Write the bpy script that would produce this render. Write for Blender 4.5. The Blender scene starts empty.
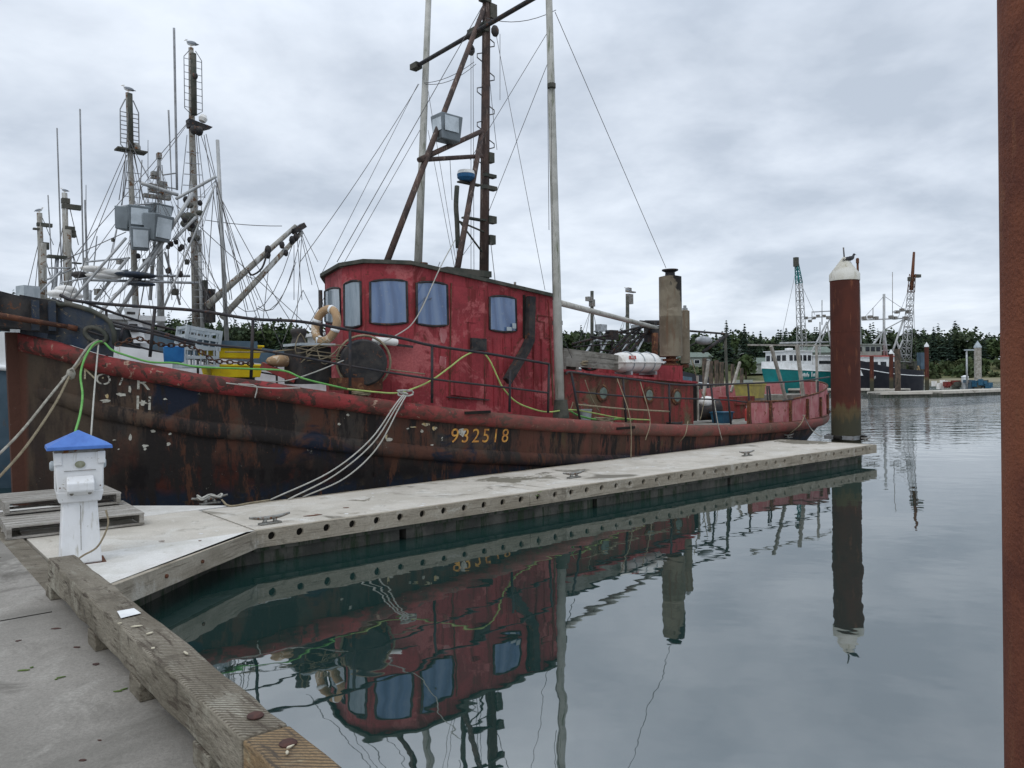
import bpy, bmesh, math, random
from mathutils import Vector, Matrix
random.seed(7)
scene = bpy.context.scene
# ---------------------------------------------------------------- camera
FPX = 768.0
CAM = Vector((0, 0, 2.0))
PITCH = math.atan(-4 / 768.0); ROLL = 0.0125
Fv = Vector((0, math.cos(PITCH), math.sin(PITCH)))
R0 = Vector((1, 0, 0)); U0 = R0.cross(Fv)
Rv = R0 * math.cos(ROLL) - U0 * math.sin(ROLL)
Uv = R0 * math.sin(ROLL) + U0 * math.cos(ROLL)
cd = bpy.data.cameras.new('camera'); cam = bpy.data.objects.new('camera', cd)
scene.collection.objects.link(cam); scene.camera = cam
cd.sensor_width = 36; cd.lens = 27; cd.clip_start = 0.05; cd.clip_end = 4000
cam.matrix_world = Matrix(((Rv.x, Uv.x, -Fv.x, CAM.x), (Rv.y, Uv.y, -Fv.y, CAM.y), (Rv.z, Uv.z, -Fv.z, CAM.z), (0, 0, 0, 1)))
# ---------------------------------------------------------------- world: overcast sky
SUN_EL, SUN_ROT = math.radians(52), math.radians(200)
w = bpy.data.worlds.new("World"); scene.world = w; w.use_nodes = True
nt = w.node_tree; nt.nodes.clear()
def N(t, **k):
    n = nt.nodes.new(t)
    for a, b in k.items(): setattr(n, a, b)
    return n
L = lambda a, b: nt.links.new(a, b)
out = N('ShaderNodeOutputWorld'); bg = N('ShaderNodeBackground'); L(bg.outputs[0], out.inputs[0])
bg.inputs[1].default_value = 0.1
sky = N('ShaderNodeTexSky', sky_type='NISHITA'); sky.sun_disc = False
sky.sun_elevation = SUN_EL; sky.sun_rotation = SUN_ROT
tc = N('ShaderNodeTexCoord'); sep = N('ShaderNodeSeparateXYZ'); L(tc.outputs['Generated'], sep.inputs[0])
def M(op, a, b=None, c=None):
    n = N('ShaderNodeMath', operation=op)
    for i, v in enumerate((a, b, c)):
        if v is None: continue
        if hasattr(v, 'links'): L(v, n.inputs[i])
        else: n.inputs[i].default_value = v
    return n.outputs[0]
zc = M('MAXIMUM', sep.outputs[2], 0.0)
den = M('ADD', zc, 0.22)
cx = M('DIVIDE', sep.outputs[0], den); cy = M('DIVIDE', sep.outputs[1], den)
cmb = N('ShaderNodeCombineXYZ'); L(cx, cmb.inputs[0]); L(cy, cmb.inputs[1])
def noise(scale, detail, rough, dist=0.0, vec=None):
    n = N('ShaderNodeTexNoise'); L(vec or cmb.outputs[0], n.inputs['Vector'])
    n.inputs['Scale'].default_value = scale; n.inputs['Detail'].default_value = detail
    n.inputs['Roughness'].default_value = rough; n.inputs['Distortion'].default_value = dist
    return n.outputs['Fac']
mp = N('ShaderNodeMapping'); L(cmb.outputs[0], mp.inputs['Vector']); mp.inputs['Location'].default_value = (3.1, 1.7, 0.4)
n1 = noise(1.15, 6, .55, .25, mp.outputs[0]); n2 = noise(3.4, 5, .55, .2, mp.outputs[0])
den2 = M('ADD', M('MULTIPLY', n1, .68), M('MULTIPLY', n2, .32))
cr = N('ShaderNodeValToRGB'); L(den2, cr.inputs[0])
e = cr.color_ramp.elements
e[0].position = .39; e[0].color = (5.1, 5.75, 6.7, 1)
e[1].position = .60; e[1].color = (8.2, 8.85, 9.75, 1)
m = cr.color_ramp.elements.new(.49); m.color = (6.6, 7.25, 8.2, 1)
# overcast skies are brighter overhead than near the horizon
grad = M('ADD', 1.0, M('MULTIPLY', M('MULTIPLY', M('MAXIMUM', M('SUBTRACT', zc, .38), 0.0), 1.0), 1.6))
vm = N('ShaderNodeVectorMath', operation='SCALE'); L(cr.outputs[0], vm.inputs[0]); L(grad, vm.inputs['Scale'])
mx = N('ShaderNodeMix', data_type='RGBA'); mx.inputs['Factor'].default_value = .93
L(sky.outputs[0], mx.inputs[6]); L(vm.outputs[0], mx.inputs[7]); L(mx.outputs[2], bg.inputs[0])
# ---------------------------------------------------------------- sun (soft, through cloud)
sd = bpy.data.lights.new('sun', 'SUN'); sd.energy = 0.7; sd.angle = math.radians(30); sd.color = (1, .97, .92)
so = bpy.data.objects.new('sun', sd); scene.collection.objects.link(so)
az = SUN_ROT
sdir = Vector((math.sin(az) * math.cos(SUN_EL), math.cos(az) * math.cos(SUN_EL), math.sin(SUN_EL)))
so.rotation_euler = (-sdir).to_track_quat('-Z', 'Y').to_euler(); so.location = (0, -20, 40)
scene.view_settings.view_transform = 'Standard'; scene.view_settings.look = 'None'
scene.view_settings.exposure = 0.13; scene.view_settings.gamma = 1
scene.render.engine = 'CYCLES'; scene.cycles.max_bounces = 6; scene.cycles.use_denoising = True
# ---------------------------------------------------------------- pixel -> place helpers (each given a real distance)
def ray(px, py): return Fv + Rv * ((px - 512) / FPX) + Uv * ((384 - py) / FPX)
def atz(px, py, z):
    d = ray(px, py); return CAM + d * ((z - CAM.z) / d.z)
def aty(px, py, Y):
    d = ray(px, py); return CAM + d * (Y / d.y)
DECK = 0.39
BA = math.radians(41.5)
be = Vector((math.cos(BA), math.sin(BA), 0)); bm_ = Vector((-math.sin(BA), math.cos(BA), 0))
BO = Vector((-6.9996, 10.9287, 0))
BM = Matrix(((be.x, bm_.x, 0, BO.x), (be.y, bm_.y, 0, BO.y), (0, 0, 1, 0), (0, 0, 0, 1)))
def BP(px, py, v):
    r = ray(px, py); t = (BO + bm_ * v - CAM).dot(bm_) / r.dot(bm_); p = CAM + r * t - BO
    return Vector((p.dot(be), v, p.z))
# ---------------------------------------------------------------- mesh helpers
def perp(d):
    d = d.normalized(); a = Vector((0, 0, 1)) if abs(d.z) < .9 else Vector((1, 0, 0))
    x = d.cross(a).normalized(); return x, x.cross(d).normalized()
class MB:
    def __init__(s): s.V = []; s.F = []; s.S = []; s.I = []; s.mi = 0
    def add(s, vs, fs, smooth=False):
        o = len(s.V); s.V += [Vector(v) for v in vs]
        for f in fs: s.F.append([i + o for i in f]); s.S.append(smooth); s.I.append(s.mi)
        return s
    def box(s, c, sz, rz=0, M=None):
        x, y, z = sz[0] / 2, sz[1] / 2, sz[2] / 2
        vs = [Vector(((i & 1) * 2 * x - x, ((i >> 1) & 1) * 2 * y - y, (i >> 2) * 2 * z - z)) for i in range(8)]
        R = M if M is not None else Matrix.Rotation(rz, 3, 'Z')
        return s.add([R @ v + Vector(c) for v in vs], [(0, 2, 3, 1), (4, 5, 7, 6), (0, 1, 5, 4), (2, 6, 7, 3), (0, 4, 6, 2), (1, 3, 7, 5)])
    def beam(s, p0, p1, w, h, up=(0, 0, 1)):
        p0, p1 = Vector(p0), Vector(p1); d = (p1 - p0).normalized(); u = Vector(up)
        if abs(d.dot(u)) > .98: u = Vector((1, 0, 0))
        x = d.cross(u).normalized() * (w / 2); y = x.cross(d).normalized() * (h / 2)
        vs = [p + a * x + b * y for p in (p0, p1) for a, b in ((-1, -1), (1, -1), (1, 1), (-1, 1))]
        return s.add(vs, [(3, 2, 1, 0), (4, 5, 6, 7), (0, 1, 5, 4), (1, 2, 6, 5), (2, 3, 7, 6), (3, 0, 4, 7)])
    def tube(s, pts, r, n=8, closed=False, rs=None):
        pts = [Vector(p) for p in pts]; m = len(pts); vs = []; x = None
        for i, p in enumerate(pts):
            a = pts[i - 1] if (i or closed) else p; b = pts[(i + 1) % m] if (i < m - 1 or closed) else p
            d = (b - a).normalized()
            if x is None: x, y = perp(d)
            else:
                x = x - d * x.dot(d)
                if x.length < 1e-5: x, y = perp(d)
                x.normalize(); y = x.cross(d).normalized()
            rr = rs[i] if rs else r
            vs += [p + (x * math.cos(2 * math.pi * k / n) + y * math.sin(2 * math.pi * k / n)) * rr for k in range(n)]
        fs = []
        for i in range(m if closed else m - 1):
            j = (i + 1) % m
            for k in range(n): fs.append((i * n + k, i * n + (k + 1) % n, j * n + (k + 1) % n, j * n + k))
        s.add(vs, fs, True)
        if not closed: s.add(vs[:n], [tuple(range(n))[::-1]]); s.add(vs[-n:], [tuple(range(n))])
        return s
    def cyl(s, p0, p1, r0, r1=None, n=16): return s.tube([p0, p1], r0, n, rs=[r0, r0 if r1 is None else r1])
    def lathe(s, prof, c=(0, 0, 0), axis=(0, 0, 1), n=24):
        s.sharp = True; ax = Vector(axis).normalized(); x, y = perp(ax); c = Vector(c); vs = []
        for r, z in prof: vs += [c + ax * z + (x * math.cos(2 * math.pi * k / n) + y * math.sin(2 * math.pi * k / n)) * max(r, 1e-4) for k in range(n)]
        fs = [(i * n + k, i * n + (k + 1) % n, (i + 1) * n + (k + 1) % n, (i + 1) * n + k) for i in range(len(prof) - 1) for k in range(n)]
        s.add(vs, fs, True); s.add(vs[:n], [tuple(range(n))[::-1]]); s.add(vs[-n:], [tuple(range(n))]); return s
    def prism(s, pts, vec):
        pts = [Vector(p) for p in pts]; v = Vector(vec); n = len(pts)
        return s.add(pts + [p + v for p in pts], [tuple(range(n))[::-1], tuple(range(n, 2 * n))] + [(i, (i + 1) % n, n + (i + 1) % n, n + i) for i in range(n)])
    def ell(s, c, r, n=10, M=None):
        c = Vector(c); vs = []; fs = []; m = max(4, n // 2)
        for i in range(m + 1):
            t = math.pi * i / m
            for k in range(n):
                p = 2 * math.pi * k / n; v = Vector((r[0] * math.sin(t) * math.cos(p), r[1] * math.sin(t) * math.sin(p), r[2] * math.cos(t)))
                vs.append(c + (M @ v if M is not None else v))
        for i in range(m):
            for k in range(n): fs.append((i * n + k, i * n + (k + 1) % n, (i + 1) * n + (k + 1) % n, (i + 1) * n + k))
        return s.add(vs, fs, True)
    def build(s, name, mat, parent=None, T=None, bevel=0, off=None):
        me = bpy.data.meshes.new(name)
        V = s.V
        if off is not None: V = [v - Vector(off) for v in V]
        o = bpy.data.objects.new(name, me); scene.collection.objects.link(o)
        if parent is not None: o.parent = parent
        else:
            if T is not None: V = [T @ v for v in V]
            xs = [v.x for v in V]; ys = [v.y for v in V]; zs = [v.z for v in V]
            c = Vector(((min(xs) + max(xs)) / 2, (min(ys) + max(ys)) / 2, min(zs)))
            V = [v - c for v in V]; o.location = c
        me.from_pydata([tuple(v) for v in V], [], s.F)
        for p, sm, mi in zip(me.polygons, s.S, s.I): p.use_smooth = sm; p.material_index = mi
        for mm in (mat if isinstance(mat, (list, tuple)) else [mat]): me.materials.append(mm)
        b = bmesh.new(); b.from_mesh(me); bmesh.ops.remove_doubles(b, verts=b.verts, dist=1e-6)
        bmesh.ops.recalc_face_normals(b, faces=b.faces); b.to_mesh(me); b.free()
        if getattr(s, 'sharp', False): me.set_sharp_from_angle(angle=math.radians(38))
        if bevel:
            md = o.modifiers.new('bevel', 'BEVEL'); md.width = bevel; md.segments = 2; md.limit_method = 'ANGLE'
        return o
def tag(o, label=None, cat=None, group=None, kind=None):
    if label: o['label'] = label
    if cat: o['category'] = cat
    if group: o['group'] = group
    if kind: o['kind'] = kind
    return o
def empty(name, label, cat, loc=(0, 0, 0), rz=0, group=None):
    o = bpy.data.objects.new(name, None); scene.collection.objects.link(o); o.empty_display_size = .2
    o.location = loc; o.rotation_euler = (0, 0, rz); return tag(o, label, cat, group)
def bempty(name, label, cat, p=(0, 0, 0), group=None):   # frame parallel to the tug, base at boat-frame point p
    return empty(name, label, cat, BM @ Vector(p), BA, group)
def dup(root, loc, rz=None, label=None, group=None):
    r = root.copy(); scene.collection.objects.link(r); r.location = loc
    if rz is not None: r.rotation_euler = (0, 0, rz)
    if label: r['label'] = label
    if group: r['group'] = group
    for ch in list(root.children):
        c = ch.copy(); scene.collection.objects.link(c); c.parent = r
        for g in list(ch.children):
            d = g.copy(); scene.collection.objects.link(d); d.parent = c
    return r
def spline(pts, n=6):
    P = [Vector(p) for p in pts]; P = [P[0] * 2 - P[1]] + P + [P[-1] * 2 - P[-2]]; o = []
    for i in range(1, len(P) - 2):
        for k in range(n):
            t = k / n; a, b, c, d = P[i - 1:i + 3]
            o.append(.5 * ((2 * b) + (c - a) * t + (2 * a - 5 * b + 4 * c - d) * t * t + (3 * b - a - 3 * c + d) * t ** 3))
    o.append(P[-2]); return o
def sag(p0, p1, s, n=10):
    p0, p1 = Vector(p0), Vector(p1)
    return [p0.lerp(p1, k / n) - Vector((0, 0, 4 * s * (k / n) * (1 - k / n))) for k in range(n + 1)]
# ---------------------------------------------------------------- materials
def mat(name, col, col2=None, scale=3, rough=.7, metal=0, bump=.15, bscale=40, spots=None, spots2=None, streak=None, detail=6, ramp=(.40, .60), stretch=None, spec=.18, extra=None, soft=.025, fine=0):
    m = bpy.data.materials.new(name); m.use_nodes = True; t = m.node_tree; bs = t.nodes['Principled BSDF']
    k = lambda a, b: t.links.new(a, b)
    co = t.nodes.new('ShaderNodeTexCoord').outputs['Object']
    def ns(sc, det=detail, st=None, dist=0., ro=.6, loc=0):
        v = co
        if st or loc:
            mpn = t.nodes.new('ShaderNodeMapping'); k(co, mpn.inputs[0]); mpn.inputs['Scale'].default_value = st or (1, 1, 1)
            mpn.inputs['Location'].default_value = (loc, loc * .7, loc * 1.3); v = mpn.outputs[0]
        n = t.nodes.new('ShaderNodeTexNoise'); k(v, n.inputs['Vector']); n.inputs['Scale'].default_value = sc
        n.inputs['Detail'].default_value = det; n.inputs['Roughness'].default_value = ro; n.inputs['Distortion'].default_value = dist
        return n.outputs['Fac']
    def rmp(fac, a, b):
        r = t.nodes.new('ShaderNodeMapRange'); k(fac, r.inputs[0]); r.inputs[1].default_value = a; r.inputs[2].default_value = b; return r.outputs[0]
    def mix(fac, a, b):
        x = t.nodes.new('ShaderNodeMix'); x.data_type = 'RGBA'
        if hasattr(fac, 'links'): k(fac, x.inputs[0])
        else: x.inputs[0].default_value = fac
        for i, v in ((6, a), (7, b)):
            if hasattr(v, 'links'): k(v, x.inputs[i])
            else: x.inputs[i].default_value = (*v, 1)
        return x.outputs[2]
    c = col
    col2 = col2 or tuple(v * .6 for v in col)
    c = mix(rmp(ns(scale, st=stretch, dist=.4), *ramp), col, col2)
    if streak:
        sc_, th, sh, st = streak
        c = mix(rmp(ns(sh, st=st, loc=5.3, ro=.7), th - .045, th + .05), c, sc_)
    if spots:
        sc_, th, sh = spots
        c = mix(rmp(ns(sh, loc=2.1, dist=.6, ro=.7), th - .06, th - .06 + soft), c, sc_)
    if spots2:
        sc_, th, sh = spots2
        c = mix(rmp(ns(sh, loc=9.7, dist=.6, ro=.7), th - .06, th - .06 + soft), c, sc_)
    if fine:
        fm = t.nodes.new('ShaderNodeMath'); fm.operation = 'MULTIPLY'; k(rmp(ns(fine, 3, ro=.8), .62, .36), fm.inputs[0]); fm.inputs[1].default_value = .38
        c = mix(fm.outputs[0], c, tuple(v * .6 for v in col2))
    if extra: c = extra(t, k, co, ns, rmp, mix, c)
    if hasattr(c, 'links'): k(c, bs.inputs['Base Color'])
    bs.inputs['Roughness'].default_value = rough; bs.inputs['Metallic'].default_value = metal
    bs.inputs['Specular IOR Level'].default_value = spec
    if bump:
        bp = t.nodes.new('ShaderNodeBump'); bp.inputs['Strength'].default_value = bump; bp.inputs['Distance'].default_value = .02
        k(ns(bscale, 4, stretch), bp.inputs['Height']); k(bp.outputs[0], bs.inputs['Normal'])
    return m
# ---- material library (surface colours; curtain fold shading and far haze painted in)
MT = {}
MT['concrete'] = mat('dock_concrete', (.275, .255, .225), (.185, .172, .15), 1.0, .9, bump=.3, bscale=60, spots=((.11, .10, .085), .585, 1.3), streak=((.33, .31, .275), .58, 2.2, (1, .5, 1)), spots2=((.09, .08, .07), .70, 14), soft=.16, fine=55)
MT['deckwhite'] = mat('pale_deck', (.66, .645, .61), (.55, .53, .48), 2.5, .85, bump=.15, bscale=50, spots=((.38, .35, .29), .66, 4), soft=.12, fine=80)
def stain(t, k, co, ns, rmp, mix, c):
    c = mix(rmp(ns(.55, loc=31, dist=1.2), .61, .66), c, (.17, .155, .125))
    for (wx, wy, rad_) in ((2.69, 4.05, .55), (3.2, 4.3, .35), (10.0, 10.4, .8), (.8, 2.0, .25)):     # old wet stains with their own shape
        vd = t.nodes.new('ShaderNodeVectorMath'); vd.operation = 'DISTANCE'; k(co, vd.inputs[0]); vd.inputs[1].default_value = (wx, wy, .39)
        ad = t.nodes.new('ShaderNodeMath'); ad.operation = 'MULTIPLY_ADD'; k(ns(3.2, loc=wx, dist=.8), ad.inputs[0]); ad.inputs[1].default_value = 1.5; k(vd.outputs['Value'], ad.inputs[2])
        c = mix(rmp(ad.outputs[0], rad_ + .62, rad_ + .54), c, (.17, .155, .12))
    return mix(rmp(ns(9, loc=3, ro=.8), .67, .71), c, (.16, .14, .11))
MT['fingerdeck'] = mat('finger_deck', (.54, .50, .435), (.44, .405, .345), 1.3, .9, bump=.25, bscale=70, spots=((.57, .545, .49), .58, 2.0), spots2=((.28, .25, .20), .64, 3.1), soft=.12, fine=70, extra=stain)
def hatch(t, k, co, ns, rmp, mix, c):
    w = t.nodes.new('ShaderNodeTexWave'); mp_ = t.nodes.new('ShaderNodeMapping'); k(co, mp_.inputs[0]); mp_.inputs['Rotation'].default_value = (0, 0, .75); k(mp_.outputs[0], w.inputs[0])
    w.inputs['Scale'].default_value = 15; w.inputs['Distortion'].default_value = 1.5; w.inputs['Detail'].default_value = 2; w.inputs['Detail Scale'].default_value = 3
    g_ = t.nodes.new('ShaderNodeNewGeometry'); s = t.nodes.new('ShaderNodeSeparateXYZ'); k(g_.outputs['Normal'], s.inputs[0])
    m_ = t.nodes.new('ShaderNodeMath'); m_.operation = 'MULTIPLY'; k(rmp(w.outputs[0], .75, .1), m_.inputs[0]); k(rmp(s.outputs[2], .4, .8), m_.inputs[1])
    m2 = t.nodes.new('ShaderNodeMath'); m2.operation = 'MULTIPLY'; k(m_.outputs[0], m2.inputs[0]); m2.inputs[1].default_value = .85
    c = mix(m2.outputs[0], c, (.07, .055, .04))
    return mix(rmp(ns(34, 3, (.12, 1, 1), loc=3), .56, .68), c, (.075, .06, .045))
MT['timber'] = mat('weathered_timber', (.29, .26, .205), (.165, .145, .11), 3.0, .9, bump=.7, bscale=45, stretch=(.35, 1, 1), streak=((.33, .31, .25), .60, 4, (.5, 1.6, .5)), spots=((.07, .058, .045), .60, 5), soft=.14, fine=70, extra=hatch)
MT['timber_worn'] = mat('yellow_worn_timber', (.27, .185, .10), (.175, .125, .078), 5, .9, bump=.7, bscale=45, stretch=(.5, 1, 1), spots=((.33, .27, .17), .58, 7), soft=.12, fine=70, extra=hatch)
MT['waler'] = mat('waler_timber', (.36, .32, .255), (.27, .235, .18), 1.6, .85, bump=.4, bscale=30, stretch=(1, 1, 4), streak=((.16, .135, .10), .58, 5, (.4, .4, 10)), spots=((.44, .41, .35), .62, 3), spots2=((.15, .13, .10), .63, 2.1), soft=.12, fine=40)
MT['float'] = mat('wet_float', (.055, .055, .048), (.11, .105, .09), 2.2, .7, bump=.3, bscale=30, streak=((.03, .045, .025), .55, 4, (2, 2, .3)))
MT['black'] = mat('black_hole', (.012, .011, .01), (.02, .018, .015), 5, .9, bump=0)
MT['pallet'] = mat('grey_pallet_wood', (.42, .395, .355), (.24, .22, .19), 2.5, .9, bump=.5, bscale=30, stretch=(1, 8, 8), fine=40)
MT['white'] = mat('white_plastic', (.78, .785, .79), (.69, .69, .68), 3, .45, bump=.06, bscale=20, spots=((.36, .33, .28), .715, 11), streak=((.50, .48, .43), .60, 6, (3, 3, .35)), soft=.05)
MT['bluecap'] = mat('blue_cap', (.085, .19, .50), (.06, .14, .40), 4, .5, bump=.05, spots=((.5, .52, .55), .76, 8))
MT['galv'] = mat('galvanised', (.42, .43, .44), (.27, .28, .28), 5, .5, .7, bump=.1, spots=((.20, .10, .05), .70, 8))
MT['cleat'] = mat('cleat_metal', (.30, .30, .28), (.18, .17, .15), 9, .6, .6, bump=.1, spots=((.16, .07, .03), .62, 14))
def pile_band(t, k, co, ns, rmp, mix, c):
    s = t.nodes.new('ShaderNodeSeparateXYZ'); k(co, s.inputs[0])
    a = t.nodes.new('ShaderNodeMath'); a.operation = 'MULTIPLY_ADD'; k(ns(5, st=(2, 2, .4)), a.inputs[0]); a.inputs[1].default_value = .9; k(s.outputs[2], a.inputs[2])
    c = mix(rmp(a.outputs[0], 3.75, 3.6), c, (.095, .070, .036))
    return mix(rmp(a.outputs[0], 3.5, 3.3), c, (.050, .048, .032))
MT['rustpile'] = mat('rust_pile', (.088, .028, .019), (.065, .023, .017), 1.3, .85, bump=.35, bscale=35, streak=((.15, .055, .03), .62, 5, (1.5, 1.5, .25)), spots=((.26, .15, .09), .79, 16), extra=pile_band)
MT['rustpile_near'] = mat('rust_pile_near', (.20, .068, .036), (.12, .040, .025), 2.2, .85, bump=.6, bscale=60, streak=((.19, .075, .04), .60, 6, (1.5, 1.5, .3)), spots=((.32, .19, .11), .78, 22))
MT['pilecap'] = mat('white_pile_cap', (.60, .585, .53), (.50, .475, .40), 2, .6, bump=.1, streak=((.34, .31, .22), .62, 5, (2, 2, .3)), soft=.1)
MT['red'] = mat('faded_red_paint', (.335, .046, .055), (.235, .034, .040), 1.4, .6, bump=.18, bscale=22, streak=((.16, .022, .022), .56, 5, (1.6, 1.6, .16)), spots=((.13, .035, .025), .63, 6), spots2=((.43, .115, .115), .60, 1.7), soft=.07, fine=30)
MT['redrust'] = mat('rusty_red_paint', (.28, .040, .042), (.17, .045, .036), 1.3, .7, bump=.25, bscale=22, streak=((.10, .045, .03), .53, 3.2, (1.6, 1.6, .2)), spots=((.13, .11, .065), .60, 1.4), spots2=((.07, .03, .02), .62, 6), soft=.09, fine=30)
MT['redpale'] = mat('faded_pink_red', (.44, .19, .19), (.34, .10, .105), 2, .75, bump=.2, streak=((.42, .24, .22), .58, 4, (2, 2, .4)), spots=((.2, .06, .04), .66, 6))
MT['roofdark'] = mat('dark_roof_edge', (.05, .055, .045), (.09, .085, .07), 5, .8, bump=.2)
MT['blackpaint'] = mat('black_metal', (.022, .022, .024), (.05, .045, .042), 5, .6, bump=.15, spots=((.12, .055, .03), .66, 9))
MT['railmetal'] = mat('dark_rail_paint', (.025, .026, .032), (.045, .038, .036), 7, .6, bump=.1, spots=((.12, .055, .035), .68, 12))
MT['rust'] = mat('rust_brown', (.14, .055, .03), (.07, .035, .025), 4, .85, bump=.35, spots=((.20, .10, .05), .62, 9))
MT['rustmast'] = mat('rusty_mast', (.10, .066, .054), (.055, .042, .038), 3, .8, bump=.25, streak=((.22, .17, .14), .60, 5, (3, 3, .3)))
MT['greypole'] = mat('grey_pole', (.46, .45, .41), (.34, .335, .30), 2.5, .6, bump=.1, streak=((.16, .17, .12), .60, 5, (3, 3, .3)))
def fold_shading(t, k, co, ns, rmp, mix, c):  # light and dark of the curtain folds painted into the pane colour
    w = t.nodes.new('ShaderNodeTexWave'); mp_ = t.nodes.new('ShaderNodeMapping'); k(co, mp_.inputs[0]); mp_.inputs['Rotation'].default_value = (0, .25, 0); mp_.inputs['Scale'].default_value = (1, 1, .35); k(mp_.outputs[0], w.inputs[0])
    w.inputs['Scale'].default_value = 1.1; w.inputs['Distortion'].default_value = 9; w.inputs['Detail'].default_value = 2; w.inputs['Detail Scale'].default_value = .8
    c = mix(rmp(w.outputs[0], .6, 1.3), c, (.16, .22, .33)); c = mix(rmp(w.outputs[0], .3, -.3), c, (.03, .06, .14))
    return mix(rmp(ns(20, 4, ro=.8), .60, .75), c, (.20, .23, .26))
MT['glass'] = mat('curtained_window', (.060, .115, .235), (.095, .155, .28), 3.0, .06, bump=.0, stretch=(2, 2, .5), spec=.9, extra=fold_shading)
MT['glassdark'] = mat('dark_window', (.012, .015, .018), (.03, .035, .04), 3, .1, bump=0)
MT['glassgrey'] = mat('grey_curtain_window', (.26, .31, .35), (.17, .22, .26), 4, .15, bump=0, stretch=(2, 2, .4), spec=.8)
MT['porthole'] = mat('porthole_glass', (.10, .13, .11), (.16, .19, .16), 9, .25, bump=0)
MT['greywood'] = mat('grey_plank', (.24, .23, .20), (.13, .12, .10), 4, .9, bump=.3, streak=((.30, .29, .26), .58, 5, (.4, .4, 5)))
MT['paletimber'] = mat('pale_pole', (.36, .34, .30), (.22, .20, .17), 4, .85, bump=.2)
def soot(t, k, co, ns, rmp, mix, c):
    s = t.nodes.new('ShaderNodeSeparateXYZ'); k(co, s.inputs[0])
    a = t.nodes.new('ShaderNodeMath'); a.operation = 'MULTIPLY_ADD'; k(ns(4), a.inputs[0]); a.inputs[1].default_value = 1.6; k(s.outputs[2], a.inputs[2])
    b = t.nodes.new('ShaderNodeMath'); b.operation = 'MULTIPLY_ADD'; k(s.outputs[0], b.inputs[0]); b.inputs[1].default_value = 2.2; k(a.outputs[0], b.inputs[2])
    return mix(rmp(b.outputs[0], 2.5, 2.68), c, (.02, .018, .016))
MT['stack'] = mat('exhaust_stack', (.21, .18, .13), (.14, .115, .082), 2.2, .7, bump=.15, streak=((.15, .10, .065), .60, 5, (2, 2, .2)), spots=((.28, .24, .18), .64, 4), soft=.15, extra=soot)
MT['raft'] = mat('white_fibreglass', (.72, .71, .68), (.60, .58, .54), 3, .4, bump=.05, streak=((.45, .40, .33), .64, 5, (3, 3, .3)))
MT['redmark'] = mat('red_sticker', (.42, .05, .04), (.38, .05, .04), 3, .5, bump=0)
MT['yellow'] = mat('yellow_plastic', (.78, .60, .02), (.70, .50, .02), 4, .5, bump=.05, spots=((.3, .25, .1), .70, 9))
MT['yellowfade'] = mat('faded_yellow', (.42, .36, .10), (.30, .26, .10), 4, .6, bump=.05)
MT['bluetub'] = mat('blue_tub', (.03, .10, .16), (.02, .07, .12), 4, .5, bump=.05)
MT['crate'] = mat('grey_plastic_crate', (.42, .46, .48), (.32, .36, .38), 4, .6, bump=.1)
MT['ring'] = mat('faded_orange_ring', (.38, .25, .14), (.30, .20, .12), 4, .75, bump=.15, spots=((.55, .45, .34), .60, 6))
MT['hosegreen'] = mat('green_hose', (.10, .30, .07), (.15, .36, .10), 9, .5, bump=.05)
MT['hoseyellow'] = mat('yellow_green_hose', (.38, .46, .14), (.28, .36, .12), 9, .5, bump=.05)
MT['rope'] = mat('grey_rope', (.36, .34, .29), (.25, .23, .19), 12, .9, bump=.6, bscale=120)
MT['ropewhite'] = mat('white_rope', (.44, .43, .39), (.38, .37, .33), 12, .9, bump=.6, bscale=120)
MT['ropetan'] = mat('tan_rope', (.30, .25, .17), (.22, .18, .12), 12, .9, bump=.6, bscale=120)
MT['wire'] = mat('rigging_wire', (.09, .09, .095), (.14, .13, .12), 5, .6, bump=0)
MT['wirepale'] = mat('pale_line', (.30, .31, .32), (.22, .22, .22), 5, .7, bump=0)
MT['chain'] = mat('rusty_chain', (.10, .05, .03), (.05, .03, .025), 8, .8, bump=.2)
MT['whitepaint'] = mat('white_boat_paint', (.74, .75, .75), (.62, .63, .62), 2, .5, bump=.05, streak=((.42, .32, .24), .66, 3, (2, 2, .3)))
MT['alu'] = mat('white_alu_pole', (.40, .405, .40), (.27, .275, .27), 2, .45, .2, bump=.05, streak=((.28, .22, .18), .64, 3, (2, 2, .3)))
MT['alumast'] = mat('weathered_mast', (.30, .285, .25), (.20, .19, .165), 2, .6, bump=.15, streak=((.40, .40, .38), .56, 3, (2, 2, .3)), spots=((.12, .07, .04), .62, 5))
MT['lamp'] = mat('floodlight_housing', (.20, .225, .24), (.15, .17, .18), 2, .45, .4, bump=.05)
MT['lampglass'] = mat('floodlight_glass', (.48, .53, .56), (.33, .37, .39), 2, .12, .2, bump=.03, spec=.8)
MT['radarblue'] = mat('radar_blue', (.03, .12, .25), (.03, .10, .2), 5, .5, bump=0)
MT['bluegrey'] = mat('blue_grey_hull', (.085, .13, .165), (.055, .09, .12), 1.2, .55, bump=.1, streak=((.12, .09, .07), .62, 2, (2, 2, .3)))
MT['navy'] = mat('navy_paint', (.022, .035, .06), (.05, .055, .06), 3, .6, bump=.2, spots=((.16, .13, .09), .66, 8))
MT['teal'] = mat('teal_hull', (.01, .17, .17), (.012, .13, .13), 1, .5, bump=.05)
MT['hullblack'] = mat('black_hull', (.012, .013, .018), (.02, .02, .025), 1, .5, bump=.05)
MT['farroof'] = mat('far_roof', (.16, .20, .17), (.12, .14, .12), 2, .8, bump=0)
MT['farwall'] = mat('far_wall', (.28, .30, .27), (.22, .24, .21), 2, .8, bump=0)
MT['woodpile'] = mat('wood_piling', (.14, .10, .075), (.07, .055, .045), 3, .9, bump=.3, streak=((.04, .04, .03), .56, 3, (2, 2, .3)))
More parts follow.
